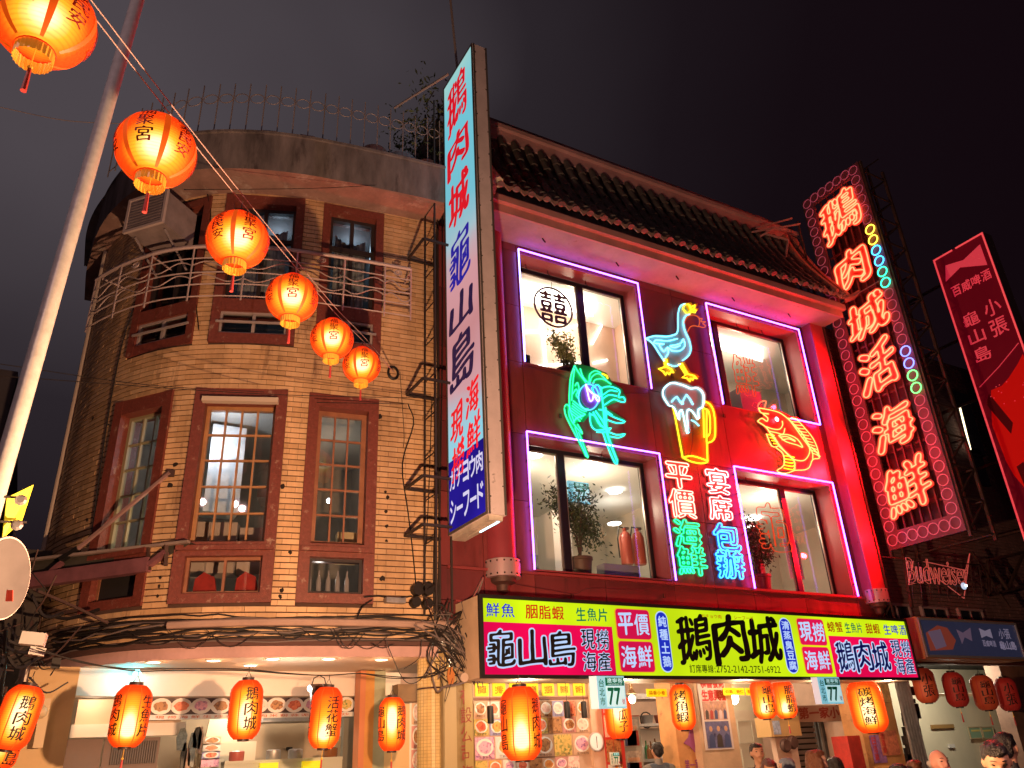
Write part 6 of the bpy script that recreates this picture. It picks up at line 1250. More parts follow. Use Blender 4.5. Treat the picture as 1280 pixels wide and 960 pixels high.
frame_ring('door_frame', DF, Fr((0, 10.6, 0), (1, 0, 0)), xa_+.05, .3, xb_-.05, 2.1, .05, 0, .03, mat('grey_edge', (.2, .2, .2), .4)); MB().box(xb_-.55, 1.45, .01, xb_-.1, 1.75, .03, Fr((0, 10.6, 0), (1, 0, 0))).build('panel_screen', mat('screen_black', (.02, .02, .025), .15), DF)
tag(MB().box(at(1066, 955, 8.9).x, 8.9, .8, at(1082, 955, 8.9).x, 9.2, 1.72).build('red_cloth_screen', mat('red_cloth', (.5, .04, .03))), 'red draped cloth at the foot of the orange pillar', 'cloth')
EB = thing('electric_box', 'tan electric box with a small poster below the two twin lanterns', 'box', at(975, 907, 9.5)); p, q = at(965, 921, 9.5), at(998, 895, 9.5); fr = Fr((p.x, 9.5, p.z), (1, 0, 0)); MB().box(0, 0, -.3, q.x-p.x, q.z-p.z, 0, fr).build('box', mat('tan_box', (.45, .28, .12), .6), EB); MB().box(.05, .03, 0, .2, .22, .008, fr).build('poster', mat('blue_poster', (.3, .35, .5), .5, var=.5, vs=20), EB)
GM = thing('gas_meter', 'pair of round grey gas meters on the wall below the electric box', 'meter', at(985, 925, 9.5))
for x, y in ((980, 932), (989, 928)): p = at(x, y, 9.5); b = MB(); b.lathe([(.09, 0), (.1, .03), (.08, .07)], p, 16, Fr((0, 0, 0), (1, 0, 0), (0, 0, 1))); b.build('meter_dial', m_brown_steel, GM)
b = MB(); b.box(at(970, 930, 9.7).x, 9.7, .14, at(996, 930, 9.7).x, 9.8, 3.0); b.build('side_wall', m_wallp, GF)
_, a, c = pillar(1081, 1127, 9.25, m_orp, yref=930); Fp = Fr((0, 9.24, 0), (1, 0, 0))
PP = thing('pillar_posters', 'orange papers and posters pasted on the right orange pillar', 'poster', (a, 9.24, 1)); 
for k, (u0, z0, u1, z1, m) in enumerate(((.42, 1.95, .62, 2.12, 'red_sheet'), (.12, 1.32, .42, 1.72, 'poster_violet'), (.34, 1.42, .78, 1.78, 'poster_pink'), (.1, .95, .75, 1.28, 'poster_orange'), (.45, 2.2, .85, 2.6, 'poster_tan'), (.1, 1.85, .3, 2.5, 'poster_rose'))):
    mm = mat(m, dict(poster_violet=(.3, .15, .4), poster_pink=(.6, .2, .12), poster_orange=(.75, .4, .15), poster_tan=(.6, .35, .15), poster_rose=(.6, .25, .2)).get(m, (.6, .05, .04)), .5, var=.45, vs=14); o = MB().box(a+u0, z0, 0, a+u1, z1, .006+.003*k, Fp).build('poster', mm, PP)
    b = MB(); column(b, Fp, '今日活跳鮮魚'[k:k+3] or '鮮', a+u0+.03, z0+.03, a+u0+.12, z1-.03, .012+.003*k, .02); b.build('print', mat('red_print'), o)
LR = thing('corrugated_strip', 'grey corrugated metal strip beside the right orange pillar', 'metal strip', at(1135, 900, 9.2)); x0 = at(1119, 860, 9.2).x
for k in range(5): MB().tube([(x0+.06+k*.07, 9.2, .2), (x0+.06+k*.07, 9.2, 2.75)], .032, 8).build('rib', m_steel, LR)
b = MB(); 
for k in range(60):
    p = at(1143+random.uniform(-14, 12)*.5, 860+random.random()*100, 9.4); s_ = random.uniform(.02, .08); b.box(p.x-s_, p.y, p.z-s_, p.x+s_, p.y+.1, p.z+s_)
tag(b.build('switch_clutter', mat('dark_clutter', (.06, .04, .04), .6, var=.5)), 'dark clutter of switches and boxes beside the corrugated strip', 'clutter', kind='stuff')
# right-hand shop: pale lit wall
RS = thing('pale_shop_room', 'pale lit wall of the shop behind the four unlit red lanterns', 'shop room', at(1205, 900, 11.5)); x0, x1 = at(1153, 900, 11.5).x, at(1262, 900, 11.5).x
b = MB(); b.box(x0-1.2, 11.5, .1, x1+.8, 11.6, 3.2); b.build('wall', mat('pale_yellow_wall', (.72, .66, .50), .7, var=.04), RS); b = MB(); b.box(x0-1.2, 9.4, 3.0, x1+.8, 11.5, 3.06); b.build('ceiling', m_dark, RS)
p, q = at(1166, 911, 11.45), at(1192, 907, 11.45); MB().box(p.x, 11.44, p.z, q.x, 11.49, q.z+.03).build('wooden_strip', mat('wood_strip', (.35, .2, .07), .6), RS)
for k, (xa_, xb_) in enumerate(((1213, 1226), (1228, 1240))):
    p, q = at(xa_, 924, 11.44), at(xb_, 908, 11.44); fr = Fr((p.x, 11.44, p.z), (1, 0, 0)); t = thing('certificate', ['left', 'right'][k]+' of two small green certificates on the pale wall', 'certificate', p); w = q.x-p.x; h = q.z-p.z; frame_ring('frame', t, fr, 0, 0, w, h, .02, 0, .02, mat('tan_frame', (.5, .4, .25), .5)); MB().box(.02, .02, 0, w-.02, h-.02, .01, fr).build('sheet', mat('green_sheet', (.25, .42, .3), .5), t); b = MB(); b.box(w*.2, h*.6, .011, w*.8, h*.75, .013, fr); b.build('print', mat('yellow_print', (.7, .6, .2), .5), t)
tag(MB().box(at(1188, 935, 11.44).x, 11.45, at(1188, 935, 11.44).z, at(1194, 931, 11.44).x, 11.49, at(1190, 930, 11.44).z).build('wall_switch', m_white), 'small square switch on the pale wall', 'switch')
lamp('shop_lamp', (15.6, 10.2, 2.8), (1, .88, .66), 110, .15)
b = MB(); b.box(at(1268, 900, 9.6).x, 9.6, .14, at(1268, 900, 9.6).x+3, 9.9, 3.0); tag(b.build('end_pillar', mat('brown_pillar', (.25, .15, .11), .7, var=.3)), 'brown pillar of the shop at the right edge', 'pillar')
b = MB(); b.box(12.4, 8.95, 2.78, 26, 9.1, 3.3); tag(b.build('dark_beam', mat('dark_red_beam', (.12, .03, .03), .7)), 'dark red beam behind the unlit lanterns', 'beam')
b = MB(); b.tube([at(1150, 869, 9.6), at(1262, 868, 9.6)], .03, 6); tag(b.build('curtain_rail', mat('cream_rail', (.6, .5, .35), .5, em=(200, 170, 120), es=.3), smooth=True), 'pale horizontal rail behind the unlit red lanterns', 'rail')
# ------------------------------------------------------------------ ground floor of the corner building
CG = thing('arcade_shop', 'open arcade shop under the corner building with cream walls', 'shop front', (2, 11, 0))
b = MB(); b.box(-.6, 12.6, .1, 4.3, 12.7, 2.76); b.build('rear_wall', mat('warm_grey_wall', (.48, .37, .26), .7, var=.08), CG)
b = MB(); p0, p1 = at(32, 900, 10.2), at(93, 880, 10.2); b.box(p0.x-.05, 10.3, .1, p1.x, 10.6, 2.75); b.build('left_pillar', mat('warm_cream_pillar', (.62, .44, .22), .6, var=.08), CG)
Fw = Fr((0, 11.2, 0), (1, 0, 0)); 
def X(x, Y=11.2, y=900): return at(x, y, Y).x
def Z(y, Y=11.2, x=300): return at(x, y, Y).z
b = MB(); b.box(X(94), 11.2, Z(903), X(226), 11.35, Z(873)); b.build('lintel', mat('tan_lintel', (.55, .38, .27), .6), CG); b = MB(); b.box(X(90), 11.12, Z(917), X(232), 11.2, Z(902)); b.build('white_lintel', m_beamw, CG)
# brown door with slats
BD = thing('brown_slatted_doors', 'brown folding doors with vertical slats at the left of the arcade', 'door', (X(85), 11.3, .2)); zt_ = Z(918)
for k, (xa_, xb_) in enumerate(((84, 134), (136, 205))): MB().box(X(xa_), 11.3, .15, X(xb_), 11.34, zt_).build('leaf', mat('brown_door', (.17, .10, .08), .5, var=.15), BD)
xs0, xs1 = X(146), X(203); 
for k in range(20): x = xs0+(xs1-xs0)*k/20; MB().box(x, 11.27, Z(949), x+.018, 11.30, Z(922)).build('slat', mat('dark_slat', (.06, .04, .035), .5), BD)
# menu strip with dish photographs
MS = thing('menu_strip', 'long strip of dish photographs with small print above the arcade counter', 'menu board', (X(185, 10.9), 10.9, Z(898, 10.9))); Fs2 = Fr((0, 10.9, 0), (1, 0, 0)); x0, x1 = X(186, 10.9), X(442, 10.9); z0, z1 = Z(892, 10.9), Z(872, 10.9); zl_ = Z(898, 10.9)
MB().box(x0, zl_, -.03, x1, z0, .0, Fs2).build('caption_strip', m_white, MS); MB().box(x0, z0, -.03, x1, z1, 0, Fs2).build('photo_strip', mat('dark_photo', (.06, .03, .03), .5), MS)
b = MB(); row(b, Fs2, '現撈海鮮生炒花枝鵝肉米粉蒜泥白肉快炒', x0+.05, zl_+.012, x1-.05, z0-.012, .003, .01, .25); b.build('caption', mat('orange_print', (.6, .12, .03), .5), MS)
n = 11; w = (x1-x0)/n; rd = random.Random(4)
for k in range(n):
    c = Fs2.p(x0+w*(k+.5), (z0+z1)/2, .002); F_ = Fr((0, 0, 0), (1, 0, 0), (0, 0, 1)); r_ = (z1-z0)*.52; V = [(r_*1.25*math.cos(t), r_*.95*math.sin(t)) for t in np.linspace(0, 2*math.pi, 19)[:-1]]
    fr = Fr(c, (1, 0, 0)); o = MB().prism(V, fr, 0, .006).build('plate', plate_m, MS); MB().prism([(a*.68*rd.uniform(.85, 1.1), b2*.65*rd.uniform(.8, 1.1)) for a, b2 in V], fr, .006, .010).build('food', foods[k % 6 if k % 6 else 3], o)
# interior: fridge box, counter, dark curtain, poster board
b = MB(); b.box(X(258, 11.8), 11.8, .2, X(323, 11.8), 12.2, Z(927, 11.8)); tag(b.build('freezer', mat('cream_freezer', (.62, .56, .44), .4)), 'cream freezer with pictures on its side in the arcade shop', 'freezer')
b = MB(); b.box(X(430, 11.5), 11.5, .2, X(451, 11.5), 11.6, Z(893, 11.5)); b.build('grey_curtain', mat('grey_curtain_mat', (.17, .16, .13), .8), CG)
b = MB(); b.box(X(362, 12.5), 12.5, Z(940, 12.5), X(368, 12.5), 12.58, Z(936, 12.5)); tag(b.build('wall_socket', m_black), 'small dark socket on the arcade rear wall', 'socket')
b = MB(); b.box(X(286, 10.8), 10.8, 1.0, X(430, 10.8), 11.0, Z(953, 10.8)).box(X(286, 10.8), 10.79, Z(955, 10.8), X(430, 10.8), 11.02, Z(951, 10.8)); tag(b.build('glass_counter', mat('pale_counter', (.5, .52, .42), .25)), 'pale glass topped counter at the bottom of the arcade shop', 'counter')
for k, (xa_, xb_) in enumerate(((330, 352), (382, 405))): tag(MB().box(X(xa_, 10.7), 10.7, 1.4, X(xb_, 10.7), 10.76, Z(955, 10.7)).build('price_card', m_ytag), ['left', 'right'][k]+' yellow card on the arcade counter', 'card')
HC = thing('hanging_bags', 'plastic bags and tools hanging by the slatted doors', 'bags', (X(238, 11.1), 11.1, 1.6)); rb3 = random.Random(8)
for k in range(6):
    x = X(230+k*4.6, 11.1); z = Z(908+rb3.uniform(0, 40), 11.1); w_ = rb3.uniform(.03, .06); h_ = rb3.uniform(.15, .4); MB().prism([(x-w_*.4, z+h_*.4), (x+w_*.3, z+h_*.45), (x+w_, z), (x+w_*.8, z-h_), (x-w_*.7, z-h_*.9), (x-w_, z-.02)], Fr((0, 11.1, 0), (1, 0, 0)), -.03, .03).build('bag', [mat('bag_grey', (.3, .33, .3), .4, var=.5, vs=20), mat('bag_dark', (.06, .06, .05), .5), mat('bag_rose', (.45, .3, .22), .5, var=.5, vs=20)][k % 3], HC)
tag(MB().prism([(X(246, 12.0), 1.2), (X(262, 12.0), Z(898, 12.0)), (X(300, 12.0), Z(898, 12.0)), (X(300, 12.0), 1.2)], Fr((0, 12.0, 0), (1, 0, 0)), -.02, .02).build('sloped_panel', mat('sloped_cream', (.58, .50, .38), .6)), 'cream sloping panel behind the freezer', 'panel')
lamp('shop_lamp', (2.4, 11.6, 2.55), (1, .86, .64), 42, .15); lamp('shop_lamp', (.6, 11.0, 2.5), (1, .75, .5), 8, .15)
# right part: orange post, green jamb, door with pictures
b = MB(); b.box(X(449, 10.4), 10.4, .1, X(456, 10.4), 10.6, 2.75); b.build('red_post', mat('orange_red_post', (.55, .2, .09), .5), CG); b = MB(); b.box(X(456, 10.42), 10.42, .1, X(467, 10.42), 10.6, 2.75); b.build('orange_post', mat('orange_wood_post', (.55, .26, .06), .5, var=.15), CG); b = MB(); b.box(X(467, 10.44), 10.44, .1, X(481, 10.44), 10.6, 2.75); b.build('green_jamb', mat('sage_jamb', (.35, .36, .24), .6, var=.15), CG)
b = MB(); b.box(X(481, 10.6), 10.6, .1, X(512, 10.6), 10.66, Z(880, 10.6, 500)); b.build('cream_door', mat('cream_door_mat', (.68, .48, .25), .5), CG); b = MB(); b.box(X(497, 10.2), 10.2, Z(877, 10.2, 500), X(528, 10.2), 10.4, Z(855, 10.2, 500)); b.build('brown_transom', mat('brown_transom_mat', (.2, .12, .06), .6, var=.3), CG)
WB = thing('poster_board', 'white poster board with food pictures left of the tiled column', 'poster', (X(512, 10.7), 10.7, 1.0)); xw0, xw1 = X(512, 10.7), X(531, 10.7); Fw2 = Fr((0, 10.7, 0), (1, 0, 0)); MB().box(xw0, .8, -.02, xw1, 2.45, 0, Fw2).build('board', m_white, WB)
for k in range(5): dish(WB, Fw2, xw0+.03, .95+.29*k, xw1-xw0-.06, .27, rd, 'photo')
lamp('shop_lamp', (3.9, 10.5, 2.5), (1, .75, .4), 9, .1)
# yellow tiled column: a shaft with tile rows
TC = thing('tiled_column', 'round column covered with small yellow tiles beside the entrance', 'column', (3.72, 9.35, .14)); cc = at(543, 900, 9.35); m_yt = mat('small_yellow_tile', (.62, .47, .20), .4, var=.15, vs=9)
b = MB(); b.lathe([(.20, .14), (.20, 2.9)], (cc.x, cc.y, 0), 40, cap=False); b.build('shaft', mat('column_grout', (.38, .28, .12), .8), TC, smooth=True)
tiles = MB(); nc = 26
for j in range(52):
    z = .9+j*.036
    if z > 2.85: break
    for k in range(nc):
        a0 = 2*math.pi*(k+.06)/nc; a1 = 2*math.pi*(k+.94)/nc
        if math.sin((a0+a1)/2) > .55: continue
        r_ = .204+random.uniform(-.001, .001); P = [(cc.x+r_*math.cos(a), cc.y+r_*math.sin(a), zz) for zz in (z, z+.032) for a in (a0, a1)]; tiles.add(P, [(0, 1, 3, 2)])
tiles.build('small_tiles', m_yt, TC, kind='stuff')
b = MB(); b.lathe([(.206, 2.42), (.212, 2.43), (.206, 2.44)], (cc.x, cc.y, 0), 30, cap=False); b.build('strap', m_brown_steel, TC)
GP = thing('greenish_pilaster', 'olive pilaster with faded red vertical writing at the left end of the restaurant front', 'pilaster', at(575, 900, 9.0)); a, c = at(557, 900, 9.0).x, at(592, 900, 9.0).x; MB().box(a, 9.0, .14, c, 9.3, 2.62).build('shaft', mat('olive_panel', (.27, .20, .09), .5, var=.3, vs=3), GP); MB().box(a-.02, 8.98, .14, a+.13, 9.02, 2.62).build('pale_strip', mat('pale_strip_mat', (.45, .38, .22), .5), GP)
b = MB(); column(b, Fr((0, 8.99, 0), (1, 0, 0)), '有設公司海鮮', a+.19, 1.2, a+.33, 2.42, .004, .02, .15, .05); b.build('lettering', mat('faded_red_print', (.25, .06, .04), .6), GP)
MB().box(c-.12, 8.985, .14, c-.02, 9.0, 2.62).build('light_strip', mat('olive_light', (.38, .30, .12), .5), GP)

# more of the arcade shop: fridge pictures, steel hood, pots, notes
FP_ = Fr((0, 11.79, 0), (1, 0, 0))
PBd = thing('picture_sheets', 'small picture sheets stuck on the left side of the cream freezer', 'poster', (X(258, 11.8), 11.79, 1.6))
for k in range(4):
    z = Z(930+k*9, 11.8); dish(PBd, FP_, X(257, 11.8)-.0, z, .22, .10, rd, 'photo')
HD = thing('steel_hood', 'pale steel hood edge over the arcade counter', 'hood', (X(300, 11.9), 11.9, 2.2)); MB().box(X(325, 11.9), 11.7, Z(904, 11.9), X(440, 11.9), 12.2, Z(897, 11.9)).build('edge', m_steel, HD)
for k, (xx, c_) in enumerate(((300, 'pot_red'), (345, None), (372, None), (415, 'bottle_brown'))):
    b = MB(); b.lathe([(.07, 0), (.09, .03), (.09, .12), (.06, .13)], (X(xx, 10.9), 10.9, Z(953, 10.8)+.0), 14); tag(b.build('jar', mat(c_, (.4, .1, .08), .4) if c_ else m_steel, smooth=True), ['red jar at the left end of the arcade counter', 'steel jar left of the middle of the arcade counter', 'steel jar right of the middle of the arcade counter', 'brown jar at the right end of the arcade counter'][k], 'jar')
for k in range(5):
    p = at(398+k*7, 915+(k % 2)*6, 12.5); MB().box(-.05, -.06, 0, .05, .06, .006, Fr(p, (1, 0, 0))).build('note', [mat('paper', (.75, .72, .66), .8), m_ytag][k % 2], PBd)
# ------------------------------------------------------------------ lanterns
m_rim = mat('lantern_black_rim', (.03, .02, .02), .5); m_gold = mat('gold_fringe', (.65, .38, .05), .4, em=(230, 140, 40), es=.35); m_tas = mat('red_tassel', (.45, .05, .05), .6, em=(120, 20, 20), es=.2)
def shade_mat(key, stops, hz, hs, Rr, H, rings, amp, k=1.0, tr=.35):
    """glowing paper or silk: brightest around the bulb it hides, redder where one looks through more of it; thin hoops show as fine lines"""
    m = bpy.data.materials.new(key); m.use_nodes = True; t = m.node_tree; t.nodes.clear(); N = t.nodes.new; L = t.links.new; o = N('ShaderNodeOutputMaterial')
    a = N('ShaderNodeBsdfTranslucent'); a.inputs[0].default_value = (1, .25, .03, 1); d = N('ShaderNodeBsdfDiffuse'); d.inputs[0].default_value = (.35, .05, .015, 1); mx = N('ShaderNodeMixShader'); mx.inputs[0].default_value = .5
    g = N('ShaderNodeTexCoord'); sp = N('ShaderNodeSeparateXYZ'); L(g.outputs['Object'], sp.inputs[0])
    def M(op, x, y=None, z=None):
        q = N('ShaderNodeMath'); q.operation = op
        for i, v in enumerate((x, y, z)):
            if v is None: continue
            if isinstance(v, (int, float)): q.inputs[i].default_value = v
            else: L(v, q.inputs[i])
        return q.outputs[0]
    dz = M('DIVIDE', M('SUBTRACT', sp.outputs['Z'], hz), hs); gz = M('POWER', 2.718, M('MULTIPLY', M('MULTIPLY', dz, dz), -1.0))
    lw = N('ShaderNodeLayerWeight'); lw.inputs[0].default_value = .5; fc = M('SUBTRACT', 1.0, lw.outputs['Facing']); fc = M('POWER', fc, 2.2)
    f = M('ADD', M('ADD', .04, M('MULTIPLY', fc, .36 if rings == 13 else .20)), M('MULTIPLY', M('MULTIPLY', gz, M('POWER', fc, 1.6)), .78 if rings == 13 else .90))
    rp = N('ShaderNodeValToRGB'); e = rp.color_ramp.elements; e[0].position = 0; e[0].color = (*stops[0][1], 1); e[1].position = 1; e[1].color = (*stops[-1][1], 1)
    for p_, c_ in stops[1:-1]: e.new(p_).color = (*c_, 1)
    L(f, rp.inputs[0]); w_ = M('SINE', M('MULTIPLY', sp.outputs['Z'], 2*math.pi*rings/H)); st = M('MULTIPLY', M('SUBTRACT', 1.0, M('MULTIPLY', M('POWER', M('ABSOLUTE', w_), 6.0), amp)), k)
    em = N('ShaderNodeEmission'); L(rp.outputs[0], em.inputs[0]); L(st, em.inputs[1]); ad = N('ShaderNodeAddShader')
    L(a.outputs[0], mx.inputs[1]); L(d.outputs[0], mx.inputs[2]); 
    m2 = N('ShaderNodeMixShader'); m2.inputs[0].default_value = 1-tr; bl = N('ShaderNodeBsdfDiffuse'); bl.inputs[0].default_value = (.25, .03, .01, 1); L(mx.outputs[0], m2.inputs[1]); L(bl.outputs[0], m2.inputs[2])
    L(m2.outputs[0], ad.inputs[0]); L(em.outputs[0], ad.inputs[1]); L(ad.outputs[0], o.inputs[0]); return m
RST = [(0, (.70, .02, .003)), (.22, (1, .065, .005)), (.45, (1, .30, .012)), (.68, (1.15, .58, .03)), (.86, (1.4, .95, .22)), (1, (2.0, 1.6, .8))]
sh_cold = mat('faint_glow_red_paper', (.42, .035, .025), .6, em=(90, 5, 8), es=.3)  # cold lanterns: some glow is put into the paper colour
sh_cold2 = mat('faint_glow_orange_red_paper', (.5, .10, .035), .6, em=(110, 20, 10), es=.3)
m_rib = mat('darker_orange_band', (.5, .08, .01), .5, em=(215, 75, 10), es=.85); m_ink = mat('lantern_ink', (.03, .005, .004), .6); m_inkr = mat('lantern_red_ink', (.28, .01, .008), .5); m_ledge = mat('red_lantern_edge', (.6, .03, .01), .5, em=(255, 40, 10), es=.6)
def rprof(z, kind, Rr, H):                    # radius at height z in [-H/2, H/2]
    t = z/(H/2)
    if kind == 'round': return Rr*math.sqrt(max(0, 1-(t*.93)**2))
    q = abs(t); return Rr*(1-.42*max(0, (q-.55)/.45)**2.2-.02*q)
def lantern(c, Rr, H, kind, texts, label, group, lit=1, yaw=0, hot=-.1, tilt=(0, 0), cat='lantern', power=1.0, tassel=.2, col_=None):
    t = thing('paper_lantern', label, cat, c, group); n = 32; rings = 26 if kind == 'round' else 30; c = Vector((0, 0, 0)); K = []
    t.rotation_euler = (tilt[0], tilt[1], 0)
    prof = []
    for i in range(rings*2+1):
        z = -H/2+H*i/(rings*2); r_ = rprof(z, kind, Rr, H)*(1-.012*(i % 2)); prof.append((r_, z))
    def sub(mb, name, m, smooth=False):
        me = bpy.data.meshes.new(name); me.from_pydata(mb.v, [], mb.f); me.materials.append(m); me.polygons.foreach_set('use_smooth', [smooth]*len(mb.f)); o = bpy.data.objects.new(name, me); col.objects.link(o); o.parent = t; return o
    b = MB(); b.lathe(prof, c, n, cap=False); sub(b, 'shade', shade_mat('glowing_lantern_shade', RST, H*hot, H*(.46 if kind == "round" else .46), Rr, H, 13 if kind == 'round' else 15, .22) if lit else (col_ or sh_cold), True)
    # bands down the sides
    nb = 6 if kind == 'round' else 8
    for k in range(nb):
        a = yaw+2*math.pi*(k+.5)/nb; wd = .075 if kind == 'round' else .03; V = []
        for i in range(19):
            z = -H/2*.96+H*.96*i/18; r_ = rprof(z, kind, Rr, H)*1.006+.001
            for s_ in (-wd, 0, wd): V.append((r_*math.cos(a+s_), r_*math.sin(a+s_), z))
        b = MB(); b.add(V, [(i*3+j, i*3+j+1, i*3+j+4, i*3+j+3) for i in range(18) for j in range(2)]); sub(b, 'band', m_rib if lit else m_tas, True)
    # characters wrapped on the shade
    for (txt, a, zt, zb_, wc) in texts:
        b = MB()
        m = len(txt); ch = (zt-zb_)*H/m
        for i, chh in enumerate(txt):
            V, F = glyph(chh, .004, .10, i); z1 = -H/2+zt*H-ch*i; z0 = z1-ch*.92; VV = []
            for (u, v, _d) in V:
                z = z0+(z1-z0)*v; r_ = rprof(z, kind, Rr, H)*1.012+.003; aa = yaw+a+(u-.5)*wc; VV.append((r_*math.cos(aa), r_*math.sin(aa), z))
            b.add(VV, F)
        sub(b, 'lettering', m_ink if kind != 'round' else m_inkr)
    rt, rb_ = rprof(H/2, kind, Rr, H), rprof(-H/2, kind, Rr, H)
    if kind == 'round':
        b = MB(); b.lathe([(rt*.9, H/2-.005), (rt, H/2+.012), (rt*.9, H/2+.02)], c, 20); sub(b, 'top_ring', m_ledge)
        b = MB(); P = []
        for i in range(49): P.append((rb_*1.02 if i % 2 else rb_*.96))
        N = 48; V = [(P[i % N]*math.cos(2*math.pi*i/N), P[i % N]*math.sin(2*math.pi*i/N), z) for z in (-H/2+.01, -H/2-.055) for i in range(N)]; b.add(V, [(i, (i+1) % N, N+(i+1) % N, N+i) for i in range(N)]); sub(b, 'fringe', m_gold)
        b = MB(); b.lathe([(rb_*1.06, -H/2-.004), (rb_*1.1, -H/2+.008), (rb_*1.02, -H/2+.02)], c, 24, cap=False); sub(b, 'bottom_ring', m_ledge)
    else:
        b = MB(); b.lathe([(rt*.62, H/2), (rt*.66, H/2+.0), (rt*.66, H/2+.03), (rt*.5, H/2+.03)], c, 20); sub(b, 'top_ring', m_rim)
        b = MB(); b.lathe([(rb_*.6, -H/2-.018), (rb_*.62, -H/2-.018), (rb_*.62, -H/2+.004)], c, 20, cap=False); sub(b, 'bottom_ring', m_rim)
    if tassel:
        b = MB(); b.tube([(0, 0, -H/2+.02), (0, 0, -H/2-.09)], .003, 4); b.ball((0, 0, -H/2-.095), .012, 8); sub(b, 'tassel_cord', m_gold); b = MB(); b.tube([(0, 0, -H/2-.10), (0, 0, -H/2-.10-tassel)], [.008, .013], 8); sub(b, 'tassel', m_tas)
    b = MB(); b.tube([(-rt*.5, 0, H/2), (0, 0, H/2+.09), (rt*.5, 0, H/2)], .004, 4); b.tube([(0, 0, H/2+.09), (0, 0, H/2+.13)], .004, 4); sub(b, 'hanger', m_black)
    if lit:
        b = MB(); b.ball((0, 0, H*hot), Rr*.12, 10); sub(b, 'bulb', glow('lantern_bulb', (1, .75, .35), 10))
        l = bpy.data.lights.new('lantern_lamp', 'POINT'); l.energy = 2*power*(Rr/.2)**2; l.color = (1, .72, .38); l.shadow_soft_size = Rr*.13; lo = bpy.data.objects.new('lantern_lamp', l); lo.location = t.location+Vector((0, 0, H*hot)); col.objects.link(lo); lo.visible_camera = False if 0 else True
        # light given to the street by the whole glowing shade
        l2 = bpy.data.lights.new('lantern_glow', 'POINT')
    return t
def face(a=0):  return math.atan2(-1, 0)+a      # characters turned towards the street camera
LR_ = [(55, 25, 118, .42), (195, 188, 95, .42), (297, 300, 75, .42), (365, 373, 63, .42), (415, 424, 53, .42), (452, 457, 47, .42)]
def az(p): return math.atan2(CC.y-p.y, CC.x-p.x)
labs = ['largest round orange lantern, cut by the top left corner', 'big round orange lantern, second from the top left on the slanting wire', 'round orange lantern before the air conditioner side of the balcony, third on the slanting wire', 'round orange lantern before the balcony railing, fourth on the slanting wire', 'small round orange lantern, fifth on the slanting wire', 'smallest round orange lantern at the lower end of the slanting wire']
tops = []
rot = [-.75, -.62, .55, .0, .1, .25]
for k, (x, y, w, D) in enumerate(LR_):
    c = atD(x, y, CF*D/w); a0 = az(c); tx = []
    for j in range(6): tx.append((['福聚宮', '國泰民安'][j % 2], 2*math.pi*j/6, .90, .22, .42))
    lantern(c, .21, .385, 'round', tx, labs[k], 'round lanterns on the slanting wire', yaw=a0+rot[k]*.6, hot=-.14, power=1.0, tassel=.13); tops.append(c+Vector((0, 0, .32)))
dv = (tops[0]-tops[1]); P = [tops[0]+dv*3.0, tops[0]+dv*.8]+tops+[wp(.64, 6.38, .06)]
for k, off in enumerate((Vector((0, 0, 0)), Vector((.03, .0, .035)))):
    Q = [p+off*(1 if i < len(P)-1 else 0) for i, p in enumerate(P)]; b = MB(); b.tube(catmull(Q, 5), .0036, 5); tag(b.build('lantern_wire', mat('pinkish_wire', (.42, .3, .3), .4)), ['lower', 'upper'][k]+' of the two wires carrying the round lanterns', 'wire')
b = MB(); fr = Fr(wp(.64, 6.38, .03), (1, 0, 0)); b.tube([fr.p(.07*math.cos(t), .09*math.sin(t), 0) for t in np.linspace(0, 2*math.pi, 19)[:-1]], .018, 6, closed=True); tag(b.build('anchor_ring', m_black), 'black ring on the brick wall below the smallest round lantern', 'ring')
G_ = 'barrel lanterns of the seafood shops'
def barrel(x, y, w, h, Y, texts, label, lit=1, hot=-.25, power=1, tassel=.16, tilt=(0, 0), col_=None, rotv=0, D=None):
    c = at(x, y, Y) if D is None else atD(x, y, D); d = (c-CC).dot(_f); Rr = w*d/CF/2; H = h*d/CF*1.0; return lantern(c, Rr, H, 'barrel', texts, label, None, lit, az(c)+rotv, hot, tilt, power=power, tassel=tassel, col_=col_)
barrel(22, 897, 46, 74, 8.7, [('鵝肉城', .25, .84, .12, .75), ('龜山島', .25+2.1, .84, .12, .75)], 'orange barrel lantern at the left edge, the front one', hot=.05, tassel=0, tilt=(0, .16), power=.65)
barrel(2, 930, 46, 60, 9.3, [('龜山島', .75, .9, .1, .75)], 'orange barrel lantern half hidden behind the one at the left edge', hot=.1, tassel=0, tilt=(0, .16), power=.35)
barrel(163, 895, 45, 71, 8.6, [('生魚片', .85, .84, .14, .7), ('鵝肉城', -.95, .84, .14, .7)], 'glowing barrel lantern in front of the slatted doors', hot=-.22, tassel=.1, tilt=(0, .04), power=1.0)
barrel(307, 887, 40, 68, 8.6, [('鵝肉城', .35, .88, .12, .8), ('龜山島', .35-2.1, .88, .12, .8)], 'yellow barrel lantern before the middle of the menu strip', hot=-.12, tassel=0, power=1.1)
barrel(407, 897, 39, 70, 8.6, [('活花蟹', .45, .84, .16, .8), ('生魚片', -1.5, .84, .16, .8)], 'tilted barrel lantern with a ring cap, beside the bell shaped floodlight', hot=-.36, tassel=.24, tilt=(0, .05), power=1.0)
barrel(490, 905, 34, 61, 8.75, [('鵝肉城', .78, .84, .16, .8), ('龜山島', -.95, .84, .16, .8)], 'slim yellow barrel lantern just left of the tiled column', hot=.08, tassel=.18, power=1.0)
barrel(651, 904, 51, 84, 8.1, [('鵝肉城', .85, .84, .12, .5), ('龜山島', -.95, .84, .12, .5)], 'biggest barrel lantern, red above and yellow below, in front of the menu wall', hot=-.24, tassel=0, power=1.15)
